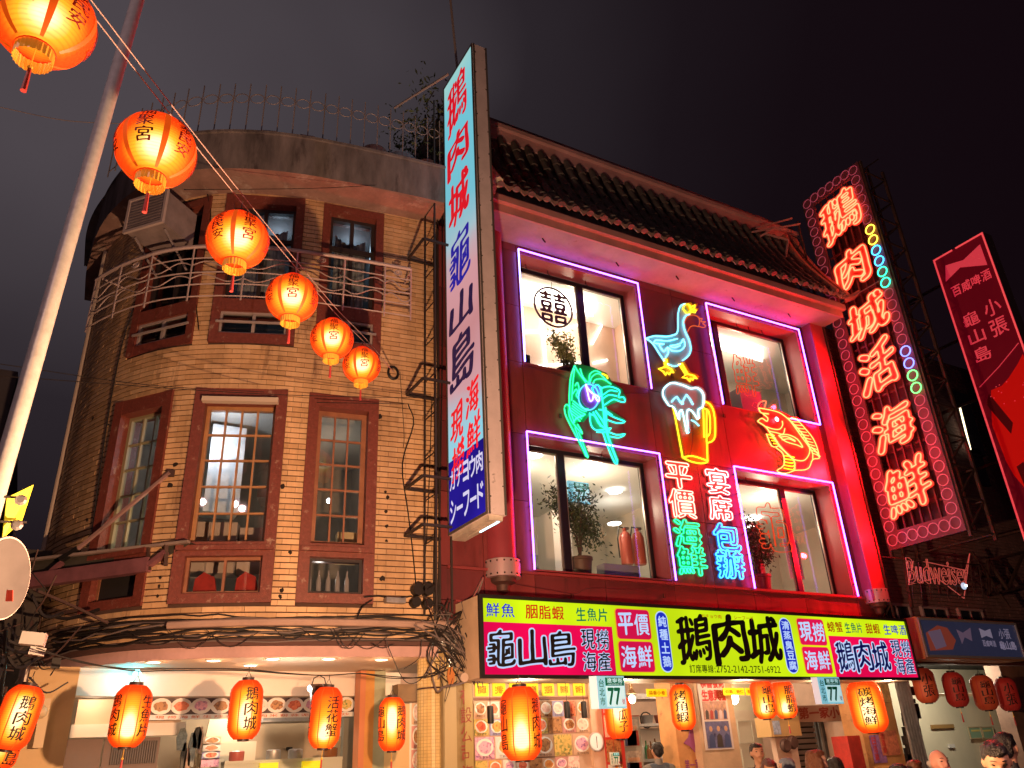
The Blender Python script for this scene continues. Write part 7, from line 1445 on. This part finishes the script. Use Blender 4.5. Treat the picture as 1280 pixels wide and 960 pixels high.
barrel(773, 896, 33, 50, 9.0, [('絲瓜子', .35, .9, .12, .7)], 'barrel lantern half hidden behind the left house number plate', hot=.15, tassel=0, power=.9)
barrel(853, 884, 30, 52, 8.9, [('烤角蝦', -.1, .86, .14, 1.0)], 'barrel lantern before the orange middle pillar', hot=-.05, tassel=0, power=1.15)
barrel(954, 874, 29, 45, 8.8, [('龜山島', .45, .84, .12, .9)], 'left one of the twin barrel lanterns under the signboard', hot=-.34, tassel=0, power=1.1, tilt=(0, -.03))
barrel(980, 874, 28, 44, 8.85, [('胭脂蝦', .6, .84, .12, .9)], 'right one of the twin barrel lanterns under the signboard', hot=-.34, tassel=.1, power=1.1, tilt=(0, -.02))
barrel(1084, 883, 42, 60, 8.8, [('碳烤海鮮', .05, .86, .14, .75)], 'wide yellow barrel lantern before the right orange pillar', hot=-.12, tassel=0, power=1.25, tilt=(0, -.05))
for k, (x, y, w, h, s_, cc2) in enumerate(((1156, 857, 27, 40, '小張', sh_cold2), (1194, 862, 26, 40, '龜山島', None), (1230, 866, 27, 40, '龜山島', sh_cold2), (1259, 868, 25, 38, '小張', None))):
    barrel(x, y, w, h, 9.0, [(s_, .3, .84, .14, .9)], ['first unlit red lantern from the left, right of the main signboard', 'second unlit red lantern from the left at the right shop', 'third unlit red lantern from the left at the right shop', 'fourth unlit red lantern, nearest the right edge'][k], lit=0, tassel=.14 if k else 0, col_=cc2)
# wire that carries the left lanterns
Pw = [at(x, y, 8.6) for x, y in ((45, 812), (100, 828), (163, 836), (215, 840), (300, 838), (360, 842), (407, 845), (450, 842), (490, 848), (530, 845), (560, 835))]
for k in range(2):
    Q = [p+Vector((0, .0, random.uniform(-.02, .02)+k*.012)) for p in Pw]; b = MB(); b.tube(catmull(Q, 5), .006, 5); tag(b.build('lantern_wire', m_cable), ['sagging', 'twisted'][k]+' black wire carrying the barrel lanterns under the arcade ceiling', 'wire')
# ------------------------------------------------------------------ bell floodlight, white brackets, cameras
t = thing('bell_floodlight', 'dark bell shaped floodlight hanging in the arcade', 'floodlight', at(398, 868, 9.3)); p = at(398, 868, 9.3); b = MB(); b.lathe([(.12, .1), (.10, .04), (.085, -.08), (.03, -.1)], p, 14); b.build('housing', mat('dark_bell', (.09, .05, .04), .5), t); b = MB(); b.tube([p+Vector((-.08, 0, .1)), p+Vector((-.06, 0, .17)), p+Vector((0, 0, .2)), p+Vector((.06, 0, .17)), p+Vector((.08, 0, .1))], .006, 4); b.build('bail', m_black, t); MB().ball(p+Vector((-.1, -.02, .06)), .035, 10).build('lens', glow('flood_lens', (1, .9, .75), 12), t); lamp('flood_lamp', p+Vector((-.25, .2, .0)), (1, .9, .75), 8, .04)
t = thing('security_camera', 'white security camera and junction box at the left end of the arcade', 'camera', at(38, 800, 8.9)); p = at(42, 799, 8.8); Fk = Fr(p, (1, -.15, -.1), (.1, 0, 1)); MB().box(-.10, -.055, -.06, .10, .055, .06, Fk).build('housing', m_white, t); q = at(46, 813, 8.8); MB().beam(q-Vector((.06, 0, 0)), q+Vector((.07, 0, -.02)), .07).build('lower_housing', m_white, t); MB().tube([p, q], .015, 5).build('arm', m_steel, t)
t = thing('sensor_box', 'small dark box hanging at the corner of the arcade beam', 'box', at(70, 829, 9.6)); p = at(70, 829, 9.6); MB().box(-.04, -.05, -.03, .04, .05, .03, Fr(p, (1, 0, 0))).build('case', m_black, t); MB().tube([p+Vector((0, 0, -.05)), p+Vector((-.03, 0, -.12))], .006, 4).build('lead', m_black, t)
for k, (x, y) in enumerate(((207, 0),)): pass
t = thing('shelf_bracket', 'white bracket with a hook at the top of the cream pillar', 'bracket', at(55, 885, 10.2)); MB().beam(at(58, 873, 10.15), at(47, 935, 10.15), .09, .04).build('arm', mat('cream_bracket', (.6, .48, .3), .5), t); MB().ball(at(50, 890, 10.1), .07, 12).build('knob', mat('cream_bracket'), t, smooth=True)
t = thing('roller_spool', 'orange paddle shaped plate hanging on the cable tangle', 'plate', at(563, 843, 8.7)); b = MB(); fr = Fr(at(563, 845, 8.7), (1, 0, 0)); b.prism([(.045*math.cos(a), .10*math.sin(a)) for a in np.linspace(0, 2*math.pi, 17)[:-1]], fr, 0, .02); b.build('disc', mat('orange_plate', (.5, .2, .06), .5), t); b = MB(); b.lathe([(.05, 0), (.05, .1)], at(576, 848, 8.7), 14, Fr((0, 0, 0), (1, 0, 0))); b.build('pipe_end', mat('pale_pipe', (.5, .42, .36), .5), t)
# ------------------------------------------------------------------ cables
rc = random.Random(21)
CB = thing('wall_cables', 'thick bundle of black and grey cables running along the foot of the brick wall', 'cables', tuple(wp(2, 3.05, .1)))
for k in range(15):
    z = 2.93+.018*k; pts = []
    amp = rc.uniform(.01, .045); ph = rc.uniform(0, 9); 
    for s in np.linspace(-.15, 4.6, 26): pts.append(wp(s, z+amp*math.sin(s*rc.uniform(2.2, 2.6)+ph)+rc.uniform(-.012, .012), .05+.02*math.sin(s*1.7+ph)+.008*(k % 3)))
    MB().tube(catmull(pts, 2), rc.uniform(.006, .016), 5).build('cable', m_cable if k % 4 else m_cable2, CB, smooth=True)
MB().tube([wp(s, 3.10+.012*math.sin(s*1.2), .11) for s in np.linspace(.0, 3.0, 16)], .042, 8).build('conduit', mat('pale_conduit', (.42, .30, .26), .5, var=.2), CB, smooth=True)
for k in range(8):
    s = rc.uniform(.3, 4.0); p0 = wp(s, 3.0, .1); p1 = wp(s+rc.uniform(.2, .6), 3.05, .1); m_ = (p0+p1)/2+Vector((0, -.02, -rc.uniform(.1, .22))); MB().tube(catmull([p0, m_, p1], 7), .0045, 4).build('loop_cable', m_cable, CB)
TG = thing('cable_tangle', 'dense tangle of black cables where the two buildings meet above the column', 'cables', at(570, 790, 8.7))
for k in range(64):
    a = at(rc.uniform(530, 596), rc.uniform(745, 850), rc.uniform(8.62, 8.92)); b2 = at(rc.uniform(545, 605), rc.uniform(748, 862), rc.uniform(8.62, 8.92)); m1 = (a+b2)/2+Vector((rc.gauss(0, .12), rc.uniform(-.06, .06), rc.gauss(-.06, .13)))
    MB().tube(catmull([a, m1, b2], 7), rc.choice((.004, .005, .008, .013)), 4).build('cable', m_cable if rc.random() < .75 else m_cable2, TG)
for k in range(14):
    MB().tube(catmull([at(rc.uniform(515, 550), rc.uniform(775, 800), 8.8), at(rc.uniform(555, 580), rc.uniform(790, 815), 8.7), at(rc.uniform(588, 603), rc.uniform(820, 856), 8.75)], 8), rc.uniform(.006, .011), 5).build('cable', m_cable2 if k % 3 == 0 else m_cable, TG)
for q in ([(543, 798), (538, 830), (522, 852), (505, 850), (488, 815), (483, 800)], [(527, 800), (524, 822), (505, 836)], [(560, 825), (555, 838), (540, 842), (532, 840)], [(466, 804), (478, 810), (493, 805)]): MB().tube(catmull([at(x, y, 8.75) for x, y in q], 6), .0055, 4).build('loop_cable', m_cable, TG)
t = thing('pipe_elbow', 'pale elbow pipe inside the cable tangle', 'pipe', at(560, 785, 8.85)); MB().tube(catmull([at(520, 783, 8.85), at(550, 780, 8.85), at(568, 786, 8.85), at(572, 798, 8.85)], 5), .045, 10).build('pipe', mat('pale_conduit'), t, smooth=True)
VC = thing('vertical_cables', 'loose vertical cables hanging down the brick wall left of the tall white sign', 'cables', at(540, 400, 8.8))
for q, r_ in (([(548, 130), (549, 240), (545, 330), (548, 470), (546, 600), (543, 720), (545, 800)], .02), ([(553, 240), (553, 420), (551, 560), (549, 690), (547, 790)], .012), ([(541, 240), (543, 260), (542, 330), (543, 450)], .008), ([(510, 505), (517, 530), (503, 580), (510, 640), (516, 690), (520, 740), (515, 760)], .008), ([(527, 230), (526, 270)], .004), ([(396, 503), (450, 504), (505, 505)], .005), ([(500, 465), (505, 540), (504, 560)], .004), ([(540, 500), (535, 640), (528, 745)], .006), ([(444, 780), (452, 760), (465, 750)], .008), ([(455, 746), (475, 745), (490, 748), (515, 745)], .010), ([(560, 60+40), (556, 180), (548, 240)], .006)):
    MB().tube(catmull([at(x, y, 8.93) if x > 520 else at(x, y, 9.0) for x, y in q], 4), r_, 5).build('cable', m_cable, VC)
for k in range(3):
    for s in (1.0, ): pass
BXs = thing('cable_clamp', 'dark cable clamp and boxes mounted on the bricks above the cable bundle', 'clamp', at(495, 758, 8.8)); MB().box(-.12, -.06, -.02, .12, .0, .06, Fr(at(493, 748, 8.95), (1, 0, 0))).build('bracket', m_steel, BXs)
for x, y, s_ in ((520, 738, .075), (532, 738, .075), (517, 754, .06), (532, 756, .06)): b = MB(); b.lathe([(s_, 0), (s_, .1)], at(x, y, 8.92), 12, Fr((0, 0, 0), (1, 0, 0))); b.build('junction_drum', m_black, BXs)
# thin wires crossing the wall and the sky
for k, (a, b2, lb) in enumerate((((0, 455, 8.0), (330, 490, 9.0), 'thin wire across the lower part of the curved wall'), ((0, 470, 8.0), (560, 498, 8.9), 'thin wire just below the other across the curved wall'), ((0, 134, 7.5), (160, 155, 7.5), 'thin wire in the dark sky at the upper left'), ((230, 237, 8.6), (555, 225, 8.6), 'thin wire under the stained roof soffit'))):
    p, q = at(*a), at(*b2); m_ = (p+q)/2-Vector((0, 0, .06)); tag(MB().tube(catmull([p, m_, q], 10), .004, 4).build('wire', m_cable2 if k == 2 else m_cable), lb, 'wire')
t = thing('drain_wire', 'dark cable running down the left bay of the corner building', 'cable', at(165, 420, 9.6)); MB().tube(catmull([wp(s, z, .02) for s, z in ((4.2, 8.2), (4.25, 7.6), (4.4, 6.9), (4.42, 6.0), (4.36, 5.0), (4.3, 4.3))], 5), .009, 5).build('cable', m_cable, t); MB().tube(catmull([wp(s, z, .02) for s, z in ((3.3, 9.0), (3.2, 8.5), (3.25, 7.4), (3.15, 6.8))], 5), .007, 5).build('cable', m_cable, t)
# edge pipe at the limb of the wall
MB().tube([wp(5.7, z, .03) for z in (4.0, 9.0)], .03, 8).build('edge_pipe', mat('pale_pipe'), BB) 
# ------------------------------------------------------------------ steel canopy at the left
CN = thing('steel_canopy', 'dark steel canopy frame with a purple beam and a long slanting strut at the left', 'canopy', tuple(wp(3.2, 4.0)))
A0 = wp(3.2, 4.03, .06); dcv = Vector((-.72, .69, 0)); nn = dcv.cross(Vector((0, 0, 1)))
def onP(x, y): d = ray(x, y); return CC+d*((A0-CC).dot(nn)/d.dot(nn))
top0, top1 = onP(236, 677), onP(-25, 707); low0, low1 = onP(187, 706), onP(-25, 735)
MB().beam(top0, top1, .05, .03).build('top_rail', mat('pale_worn_steel', (.35, .28, .26), .5, .2, var=.3), CN); MB().beam(low0, low1, .10, .16).build('purple_beam', mat('purplish_beam', (.20, .08, .10), .5, var=.3, vs=4), CN)
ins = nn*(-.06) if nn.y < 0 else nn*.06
b = MB(); b.quad(top0+ins, top1+ins, low1+ins+Vector((0, 0, .02)), low0+ins+Vector((0, 0, .02))); b.build('shadow_panel', mat('dark_gap_panel', (.05, .045, .035), .8, var=.4), CN)  # dark panel stands in for the shade in the frame's open gap
inward = Vector((.69, .72, 0))*.8
b = MB(); b.quad(top0, top1, top1+inward, top0+inward); b.build('roof_sheet', mat('dark_roof_sheet', (.06, .05, .045), .7), CN)
MB().beam(onP(185, 682), onP(187, 712), .03).build('hanger', m_brown_steel, CN); MB().beam(onP(208, 680), onP(207, 707), .04).build('hanger', m_brown_steel, CN); MB().beam(low0, onP(208, 690), .08, .05).build('end_joint', mat('purplish_beam'), CN)
MB().beam(onP(78, 703), onP(60, 718), .05).build('brace', mat('purplish_beam'), CN)
MB().beam(wp(3.24, 4.86, .05), onP(95, 688), .035).build('strut', mat('rose_strut', (.42, .26, .25), .5, .2, var=.2), CN); MB().box(-.04, -.04, -.01, .04, .04, .03, Fr(wp(3.24, 4.86, .02), (1, -.4, 0))).build('strut_plate', m_brown_steel, CN); MB().beam(onP(76, 700), onP(98, 686), .07, .05).build('strut_shoe', m_black, CN)
# ------------------------------------------------------------------ street pole with its sign backs
m_pole = mat('worn_pole_steel', (.62, .64, .64), .42, .1, var=.15, vs=14, bump=.1)
P1 = atD(172, 0, 7.0); P0 = atD(0, 600, 4.8); d = (P1-P0)/(P1.z-P0.z); base = P0-d*P0.z; top = P1+d*1.2
SPo = thing('street_pole', 'pale worn steel street pole slanting through the left of the picture', 'pole', base)
b = MB(); b.tube([base, P0, P1, top], [.064, .054, .053, .048], 22); b.build('shaft', m_pole, SPo, smooth=True); b = MB(); b.lathe([(.18, .0), (.18, .03), (.1, .06), (.09, .25)], base, 20); b.build('base_flange', m_steel, SPo)
# lamp head high above the frame
b = MB(); b.beam(top, top+Vector((-1.2, -.4, .25)), .06); b.build('arm', m_pole, SPo); b = MB(); b.box(-.35, -.12, -.06, .35, .12, .06, Fr(top+Vector((-1.4, -.45, .25)), (1, .3, 0), (0, 1, 0), (0, 0, 1))); b.build('lamp_head', m_steel, SPo)
yd = thing('yellow_warning_sign', 'yellow diamond sign bolted to the street pole, seen edge on', 'road sign', atD(22, 640, 4.75)); dd = 4.85
Pq = [atD(42, 606, dd+.15), atD(28, 650, dd+.1), atD(3, 674, dd-.05), atD(9, 622, dd)]; nv = (Pq[1]-Pq[0]).cross(Pq[2]-Pq[0]).normalized()*.004; b = MB(); b.add(Pq+[p+nv for p in Pq], [(0, 1, 2, 3), (7, 6, 5, 4), (0, 4, 5, 1), (1, 5, 6, 2), (2, 6, 7, 3), (3, 7, 4, 0)]); b.build('plate', mat('lit_yellow_sheet', (.85, .75, .06), .4, em=(245, 225, 30), es=.35), yd)
for y in (625, 656): MB().beam(atD(0, y-4, dd-.12), atD(33, y-3+y*.0, dd+.02), .012).build('clamp_bar', m_black, yd); b = MB(); b.lathe([(.03, 0), (.035, .015), (.02, .03)], atD(26 if y < 640 else 21, y+1, dd-.05), 8, Fr((0, 0, 0), (1, 0, 0))); b.build('clamp_bolt', m_steel, yd)
mr = thing('round_mirror', 'back of a round traffic mirror on the street pole at the left edge', 'mirror', atD(4, 722, 4.3)); c = atD(2, 722, 4.3); vx = (atD(32, 722, 4.45)-c); vy = (atD(8, 672, 4.3)-c); nvm = vx.cross(vy).normalized(); b = MB(); n = 40
ring = [c+vx*math.cos(2*math.pi*i/n)+vy*math.sin(2*math.pi*i/n) for i in range(n)]; cen = c-nvm*.0+nvm*.06; b.add([tuple(p) for p in ring]+[tuple(p+nvm*.03) for p in ring], [tuple(range(n)), tuple(range(2*n-1, n-1, -1))]+[(i, (i+1) % n, n+(i+1) % n, n+i) for i in range(n)]); b.build('back_shell', mat('greyish_pink_shell', (.06, .055, .06), .5, .2, var=.2, vs=5), mr)
b = MB(); b.tube([p+nvm*.015 for p in ring], .012, 6, closed=True); b.build('rim', mat('pale_rim', (.6, .5, .5), .5), mr); tow = (CC-c).normalized(); b = MB(); b.beam(c+tow*.05+vy*.75-vx*.7, c+tow*.05-vy*.8-vx*.75, .05); b.build('mount', mat('mount_green', (.3, .33, .22), .5), mr); MB().box(-.03, -.03, 0, .03, .03, .004, Fr(c+tow*.05+vx*.33-vy*.45, CR, CU)).build('red_sticker', mat('red_sticker_mat', (.7, .06, .04), .5), mr)
bs_ = thing('blue_sign', 'edge of a blue sign at the left margin above the yellow sign', 'road sign', atD(0, 605, 4.7)); Pq = [atD(-10, 602, 4.75), atD(6, 599, 4.8), atD(3, 622, 4.8), atD(-10, 626, 4.75)]; b = MB(); b.add(Pq+[p+_f*.01 for p in Pq], [(3, 2, 1, 0), (4, 5, 6, 7), (0, 1, 5, 4), (1, 2, 6, 5), (2, 3, 7, 6), (3, 0, 4, 7)]); b.build('plate', mat('blue_sheet', (.02, .05, .25), .4), bs_)
# dark clutter of cables and brackets low at the left edge
LC = thing('corner_cable_clutter', 'dark clutter of cables and brackets low at the left edge below the canopy', 'cables', at(20, 810, 9.4))
for k in range(46):
    a = at(rc.uniform(-10, 62), rc.uniform(735, 868), rc.uniform(9.6, 10.6)); b2 = a+Vector((rc.gauss(0, .35), rc.gauss(0, .2), rc.gauss(0, .28))); MB().tube(catmull([a, (a+b2)/2+Vector((0, 0, rc.uniform(-.2, .05))), b2], 5), rc.choice((.006, .01, .018)), 4).build('cable', m_cable if rc.random() < .6 else m_brown_steel, LC)
MB().box(-3, 11.2, .1, -.1, 11.25, 4.2).build('dark_hoarding', mat('dark_hoarding_mat', (.05, .04, .035), .8, var=.5), LC)
# ------------------------------------------------------------------ people
SK = [mat('skin', (.50, .27, .17), .5, var=.06, bump=.05, bs=80), mat('pale_skin', (.55, .32, .24), .5, var=.06), mat('ruddy_skin', (.50, .24, .18), .5, var=.06)]
HR = mat('black_hair', (.012, .010, .010), .4, bump=.6, bs=120); HB = mat('brown_hair', (.10, .035, .015), .4, bump=.6, bs=120); HG = mat('grey_hair', (.35, .32, .3), .6, bump=.5, bs=150)
def person(loc, face_deg, ht, label, skin, hair, top, trousers, style='short', look=0, arm=None, vox=.013, bald=False, vest=None):
    t = thing('person', label, 'person', loc); k = ht/1.72; prims = []      # tag: 0 skin 1 top 2 trousers 3 shoes
    def cap(a, b, ra, rb, tg): prims.append(('c', Vector(a)*k, Vector(b)*k, ra*k, rb*k, tg))
    def ell(c, r, tg): prims.append(('e', Vector(c)*k, Vector(r)*k, None, None, tg))
    # x right of the person, y backwards, z up: the person looks towards -y
    for s in (-1, 1):
        cap((s*.09, .0, .92), (s*.10, -.01, .50), .085, .058, 2); cap((s*.10, -.01, .50), (s*.10, .02, .09), .055, .040, 2); cap((s*.10, .03, .05), (s*.11, -.13, .035), .042, .035, 3)
        if arm == 'raised' and s == 1: sh, el, wr = (s*.19, 0, 1.40), (s*.26, -.12, 1.20), (s*.22, -.30, 1.38)
        elif arm == 'fold': sh, el, wr = (s*.19, 0, 1.40), (s*.25, -.05, 1.12), (s*.08, -.24, 1.15)
        else: sh, el, wr = (s*.19, 0, 1.40), (s*.25, .02, 1.12), (s*.23, -.10, .88)
        cap(sh, el, .052, .042, 1); cap(el, wr, .042, .030, 1); W_ = Vector(wr); D_ = (W_-Vector(el)).normalized(); sd = D_.cross(Vector((0, 1, 0))).normalized()
        cap(W_, W_+D_*.085, .028, .030, 0)
        for q in range(4):
            o_ = sd*(-.027+.018*q); L_ = (.062, .074, .078, .066)[3-q if s < 0 else q]; b1 = W_+D_*.085+o_; b2 = b1+D_*L_*.6; b3 = b2+(D_*.75+Vector((0, -.5, -.2)))*L_*.4; cap(b1, b2, .0095, .009, 0); cap(b2, b3, .009, .0078, 0)
        th = W_+D_*.03+sd*(.03*s); cap(th, th+D_*.035+sd*(.03*s), .012, .010, 0); cap(th+D_*.035+sd*(.03*s), th+D_*.06+sd*(.035*s), .010, .009, 0)
    ell((0, .0, .95), (.155, .105, .12), 2); ell((0, .0, 1.10), (.15, .10, .16), 1); ell((0, -.005, 1.29), (.175, .115, .17), 1); cap((-.15, .0, 1.405), (.15, .0, 1.405), .058, .058, 1); cap((0, .01, 1.38), (0, .005, 1.50), .062, .052, 1 if style != 'bare' else 0); cap((0, .0, 1.46), (0, -.005, 1.55), .052, .05, 0)
    ell((0, -.0, 1.635), (.072, .092, .092), 0); ell((0, -.022, 1.585), (.056, .068, .068), 0); cap((0, -.065, 1.535), (0, -.062, 1.54), .028, .028, 0)
    cap((0, -.084, 1.635), (0, -.098, 1.603), .009, .0125, 0); ell((-.024, -.078, 1.578), (.03, .02, .012), 0); ell((.024, -.078, 1.578), (.03, .02, .012), 0)
    for s in (-1, 1): ell((s*.076, .008, 1.61), (.012, .02, .032), 0); cap((s*.018, -.090, 1.652), (s*.045, -.078, 1.650), .008, .008, 0); ell((s*.042, -.058, 1.598), (.022, .024, .02), 0)
    def mesh_of(pr, name, vx):
        b = MB()
        for kd, a, b2, ra, rb, tg in pr:
            if kd == 'e':
                n = 16; V = []; M = 10
                for i in range(M+1):
                    ph = math.pi*i/M
                    for j in range(n): th = 2*math.pi*j/n; V.append((a.x+b2.x*math.sin(ph)*math.cos(th), a.y+b2.y*math.sin(ph)*math.sin(th), a.z+b2.z*math.cos(ph)))
                b.add(V, [(i*n+j, (i+1)*n+j, (i+1)*n+(j+1) % n, i*n+(j+1) % n) for i in range(M) for j in range(n)])
            else:
                d_ = (b2-a).normalized(); P = [a-d_*ra*.95, a-d_*ra*.6, a, b2, b2+d_*rb*.6, b2+d_*rb*.95]; b.tube(P, [ra*.3, ra*.8, ra, rb, rb*.8, rb*.3], 12)
        me = bpy.data.meshes.new(name); me.from_pydata(b.v, [], b.f); o = bpy.data.objects.new('scratch', me); md = o.modifiers.new('r', 'REMESH'); md.mode = 'VOXEL'; md.voxel_size = vx; sm = o.modifiers.new('s', 'SMOOTH'); sm.factor = .5; sm.iterations = 3
        m2 = convert(o); m2.name = name; bpy.data.meshes.remove(me); o = bpy.data.objects.new(name, m2); col.objects.link(o); return o
    body = mesh_of(prims, 'body', vox)
    me = body.data
    for m_ in (skin, top, trousers, m_black): me.materials.append(m_)
    nvt = len(me.vertices); co = np.empty(nvt*3); me.vertices.foreach_get('co', co); co = co.reshape(-1, 3); best = np.full(nvt, 1e9); tgv = np.zeros(nvt, int)
    for kd, a, b2, ra, rb, tg in prims:
        a_ = np.array(a)
        if kd == 'e': q = (co-a_)/np.array(b2); dd_ = (np.linalg.norm(q, axis=1)-1)*min(b2)
        else:
            ab = np.array(b2)-a_; tt = np.clip(((co-a_)@ab)/(ab@ab), 0, 1); dd_ = np.linalg.norm(co-a_-tt[:, None]*ab, axis=1)-(ra+(rb-ra)*tt)
        mk = dd_ < best; best[mk] = dd_[mk]; tgv[mk] = tg
    pv = [p.vertices[0] for p in me.polygons]; me.polygons.foreach_set('material_index', tgv[pv].astype(np.int32)); me.polygons.foreach_set('use_smooth', [True]*len(me.polygons)); me.update()
    parts = [body]
    # face details
    def part(mb, name, m, smooth=True):
        me2 = bpy.data.meshes.new(name); me2.from_pydata([tuple(Vector(v)*k) for v in mb.v], [], mb.f); me2.materials.append(m); me2.polygons.foreach_set('use_smooth', [smooth]*len(mb.f)); o = bpy.data.objects.new(name, me2); col.objects.link(o); parts.append(o)
    for s in (-1, 1):
        b = MB(); b.ball((s*.030, -.079, 1.634), .0125, 10, (1.2, .6, .6)); part(b, 'eye', m_black); b = MB(); b.tube([(s*.016, -.091, 1.656), (s*.034, -.089, 1.660), (s*.048, -.077, 1.656)], [.002, .0032, .0015], 5); part(b, 'eyebrow', HR)
    b = MB(); b.tube([(-.024, -.092, 1.577), (0, -.099, 1.576), (.024, -.092, 1.577)], .0045, 5); part(b, 'mouth', mat('lip', (.35, .1, .08), .5))
    # hair
    hp = []
    def hell(c, r): hp.append(('e', Vector(c)*k, Vector(r)*k, None, None, 0))
    if not bald:
        hell((0, .022, 1.658), (.078, .090, .076)); hell((0, -.005, 1.690), (.068, .082, .042)); hell((0, .055, 1.61), (.07, .05, .075))
        for s in (-1, 1): hell((s*.060, .026, 1.65), (.019, .055, .050))
        if style == 'long':
            hell((0, .07, 1.52), (.085, .05, .17)); hell((0, .08, 1.40), (.09, .04, .14))
            for s in (-1, 1): hell((s*.075, .01, 1.56), (.024, .05, .13)); hell((s*.085, .02, 1.46), (.028, .04, .11))
    else:
        for s in (-1, 1): hell((s*.066, .035, 1.62), (.012, .045, .03))
        hell((0, .085, 1.60), (.05, .014, .03))
    ho = mesh_of(hp, 'hair', .008 if not bald else .007)
    n_ = len(ho.data.vertices); co = np.empty(n_*3); ho.data.vertices.foreach_get('co', co); co = co.reshape(-1, 3); cn = np.array((0, .02*k, 1.64*k)); rr_n = random.Random(int(ht*1000)+int(loc[0]*100))
    for i in range(n_):                        # uneven locks
        p = co[i]; q = noise.noise(Vector((p[0]*95, p[1]*26+rr_n.random()*.0, p[2]*38+loc[0])))*.008+noise.noise(Vector((p[0]*22+loc[1], p[1]*22, p[2]*22)))*.007; d_ = p-cn; co[i] = p+d_/np.linalg.norm(d_)*q
    ho.data.vertices.foreach_set('co', co.ravel()); ho.data.materials.append(hair); ho.data.polygons.foreach_set('use_smooth', [True]*len(ho.data.polygons)); parts.append(ho)
    if vest:
        vp = [('e', Vector((0, 0, 1.28))*k, Vector((.19, .13, .19))*k, None, None, 0), ('e', Vector((0, 0, 1.08))*k, Vector((.17, .12, .17))*k, None, None, 0), ('c', Vector((-.12, 0, 1.41))*k, Vector((.12, 0, 1.41))*k, .062*k, .062*k, 0)]; vo = mesh_of(vp, 'vest', .015); vo.data.materials.append(vest); vo.data.polygons.foreach_set('use_smooth', [True]*len(vo.data.polygons)); parts.append(vo)
    if look:                                # nod the head about the neck
        for o in parts:
            n_ = len(o.data.vertices); co = np.empty(n_*3); o.data.vertices.foreach_get('co', co); co = co.reshape(-1, 3); f_ = np.clip((co[:, 2]-1.46*k)/(.10*k), 0, 1)*R(look); y_, z_ = co[:, 1].copy(), co[:, 2]-1.49*k
            co[:, 1] = y_*np.cos(f_)-z_*np.sin(f_); co[:, 2] = y_*np.sin(f_)+z_*np.cos(f_)+1.49*k; o.data.vertices.foreach_set('co', co.ravel()); o.data.update()
    for o in parts: o.parent = t
    t.rotation_euler = (0, 0, R(face_deg)); return t
def stand(x, y, Y, ht): p = at(x, y, Y); return (p.x, p.y, 0.0 if Y < 8 else .14)
m_blk_c = mat('black_jacket', (.018, .018, .022), .7, bump=.3, bs=40); m_nav_c = mat('dark_navy_coat', (.03, .035, .05), .7, bump=.3, bs=40); m_trs = mat('dark_trousers', (.03, .03, .035), .8); m_gry = mat('grey_sweater', (.20, .19, .18), .8, bump=.4, bs=60); m_vest = mat('slate_vest', (.055, .075, .11), .6, bump=.3, bs=30); m_red_c = mat('russet_top', (.25, .06, .03), .7)
# (x, y of head top in the photo, distance Y)
def by_head(x, y, Y, h=None):
    p = at(x, y, Y); return (p.x, p.y, 0.0 if Y < 8 else .14), (p.z-(0 if Y < 8 else .14))
def P_(x, y, Y, deg, lab, *a, **kw):
    loc, h = by_head(x, y, Y); return person(loc, deg, h*1.72/1.745, lab, *a, **kw)
P_(1237, 922, 3.05, -52, 'man with short black hair looking down, nearest at the bottom right', SK[0], HR, m_blk_c, m_trs, arm='fold', vox=.010, look=22)
P_(1252, 913, 3.9, 100, 'person in black seen from behind, right of the man looking down', SK[0], HR, m_blk_c, m_trs)
P_(1169, 935, 4.6, -15, 'bald older man with thin grey hair in front of the pale shop', SK[2], HG, m_gry, m_trs, bald=True)
P_(1141, 948, 4.9, 100, 'person with reddish brown hair low at the foot of the corrugated strip', SK[1], HB, m_red_c, m_trs)
P_(1120, 953, 4.9, -150, 'dark haired person at the bottom edge left of the reddish haired one', SK[0], HR, m_blk_c, m_trs)
P_(944, 927, 7.6, -25, 'smiling man in a dark jacket before the white door', SK[0], HR, m_nav_c, m_trs)
P_(958, 946, 6.6, -30, 'woman with reddish hair looking down in front of the smiling man', SK[0], mat('dark_red_hair', (.08, .025, .02), .4, bump=.6, bs=120), m_blk_c, m_trs, style='long', look=20)
P_(1018, 935, 5.6, 62, 'woman with long chestnut hair in profile before the shutter', SK[1], HB, m_gry, m_trs, style='long', arm='raised')
P_(1041, 944, 6.2, 150, 'dark haired woman seen from behind, right of the chestnut haired one', SK[0], HR, m_blk_c, m_trs, style='long')
P_(981, 946, 7.0, -160, 'person in a grey blue hood beside the gas meters', SK[0], mat('grey_blue_hood', (.16, .2, .26), .8, bump=.3), mat('grey_blue_jacket', (.16, .2, .26), .8), m_trs, style='long')
P_(820, 926, 8.9, 165, 'man in a slate vest turned to the kitchen shelves', SK[0], HR, m_gry, m_trs, vest=m_vest)

for o in bpy.data.objects:
    if 'label' in o and not 4 <= len(o['label'].split()) <= 16: print('LABEL', len(o['label'].split()), o.name, o['label'])
bpy.data.scenes.remove(tmp_scene)
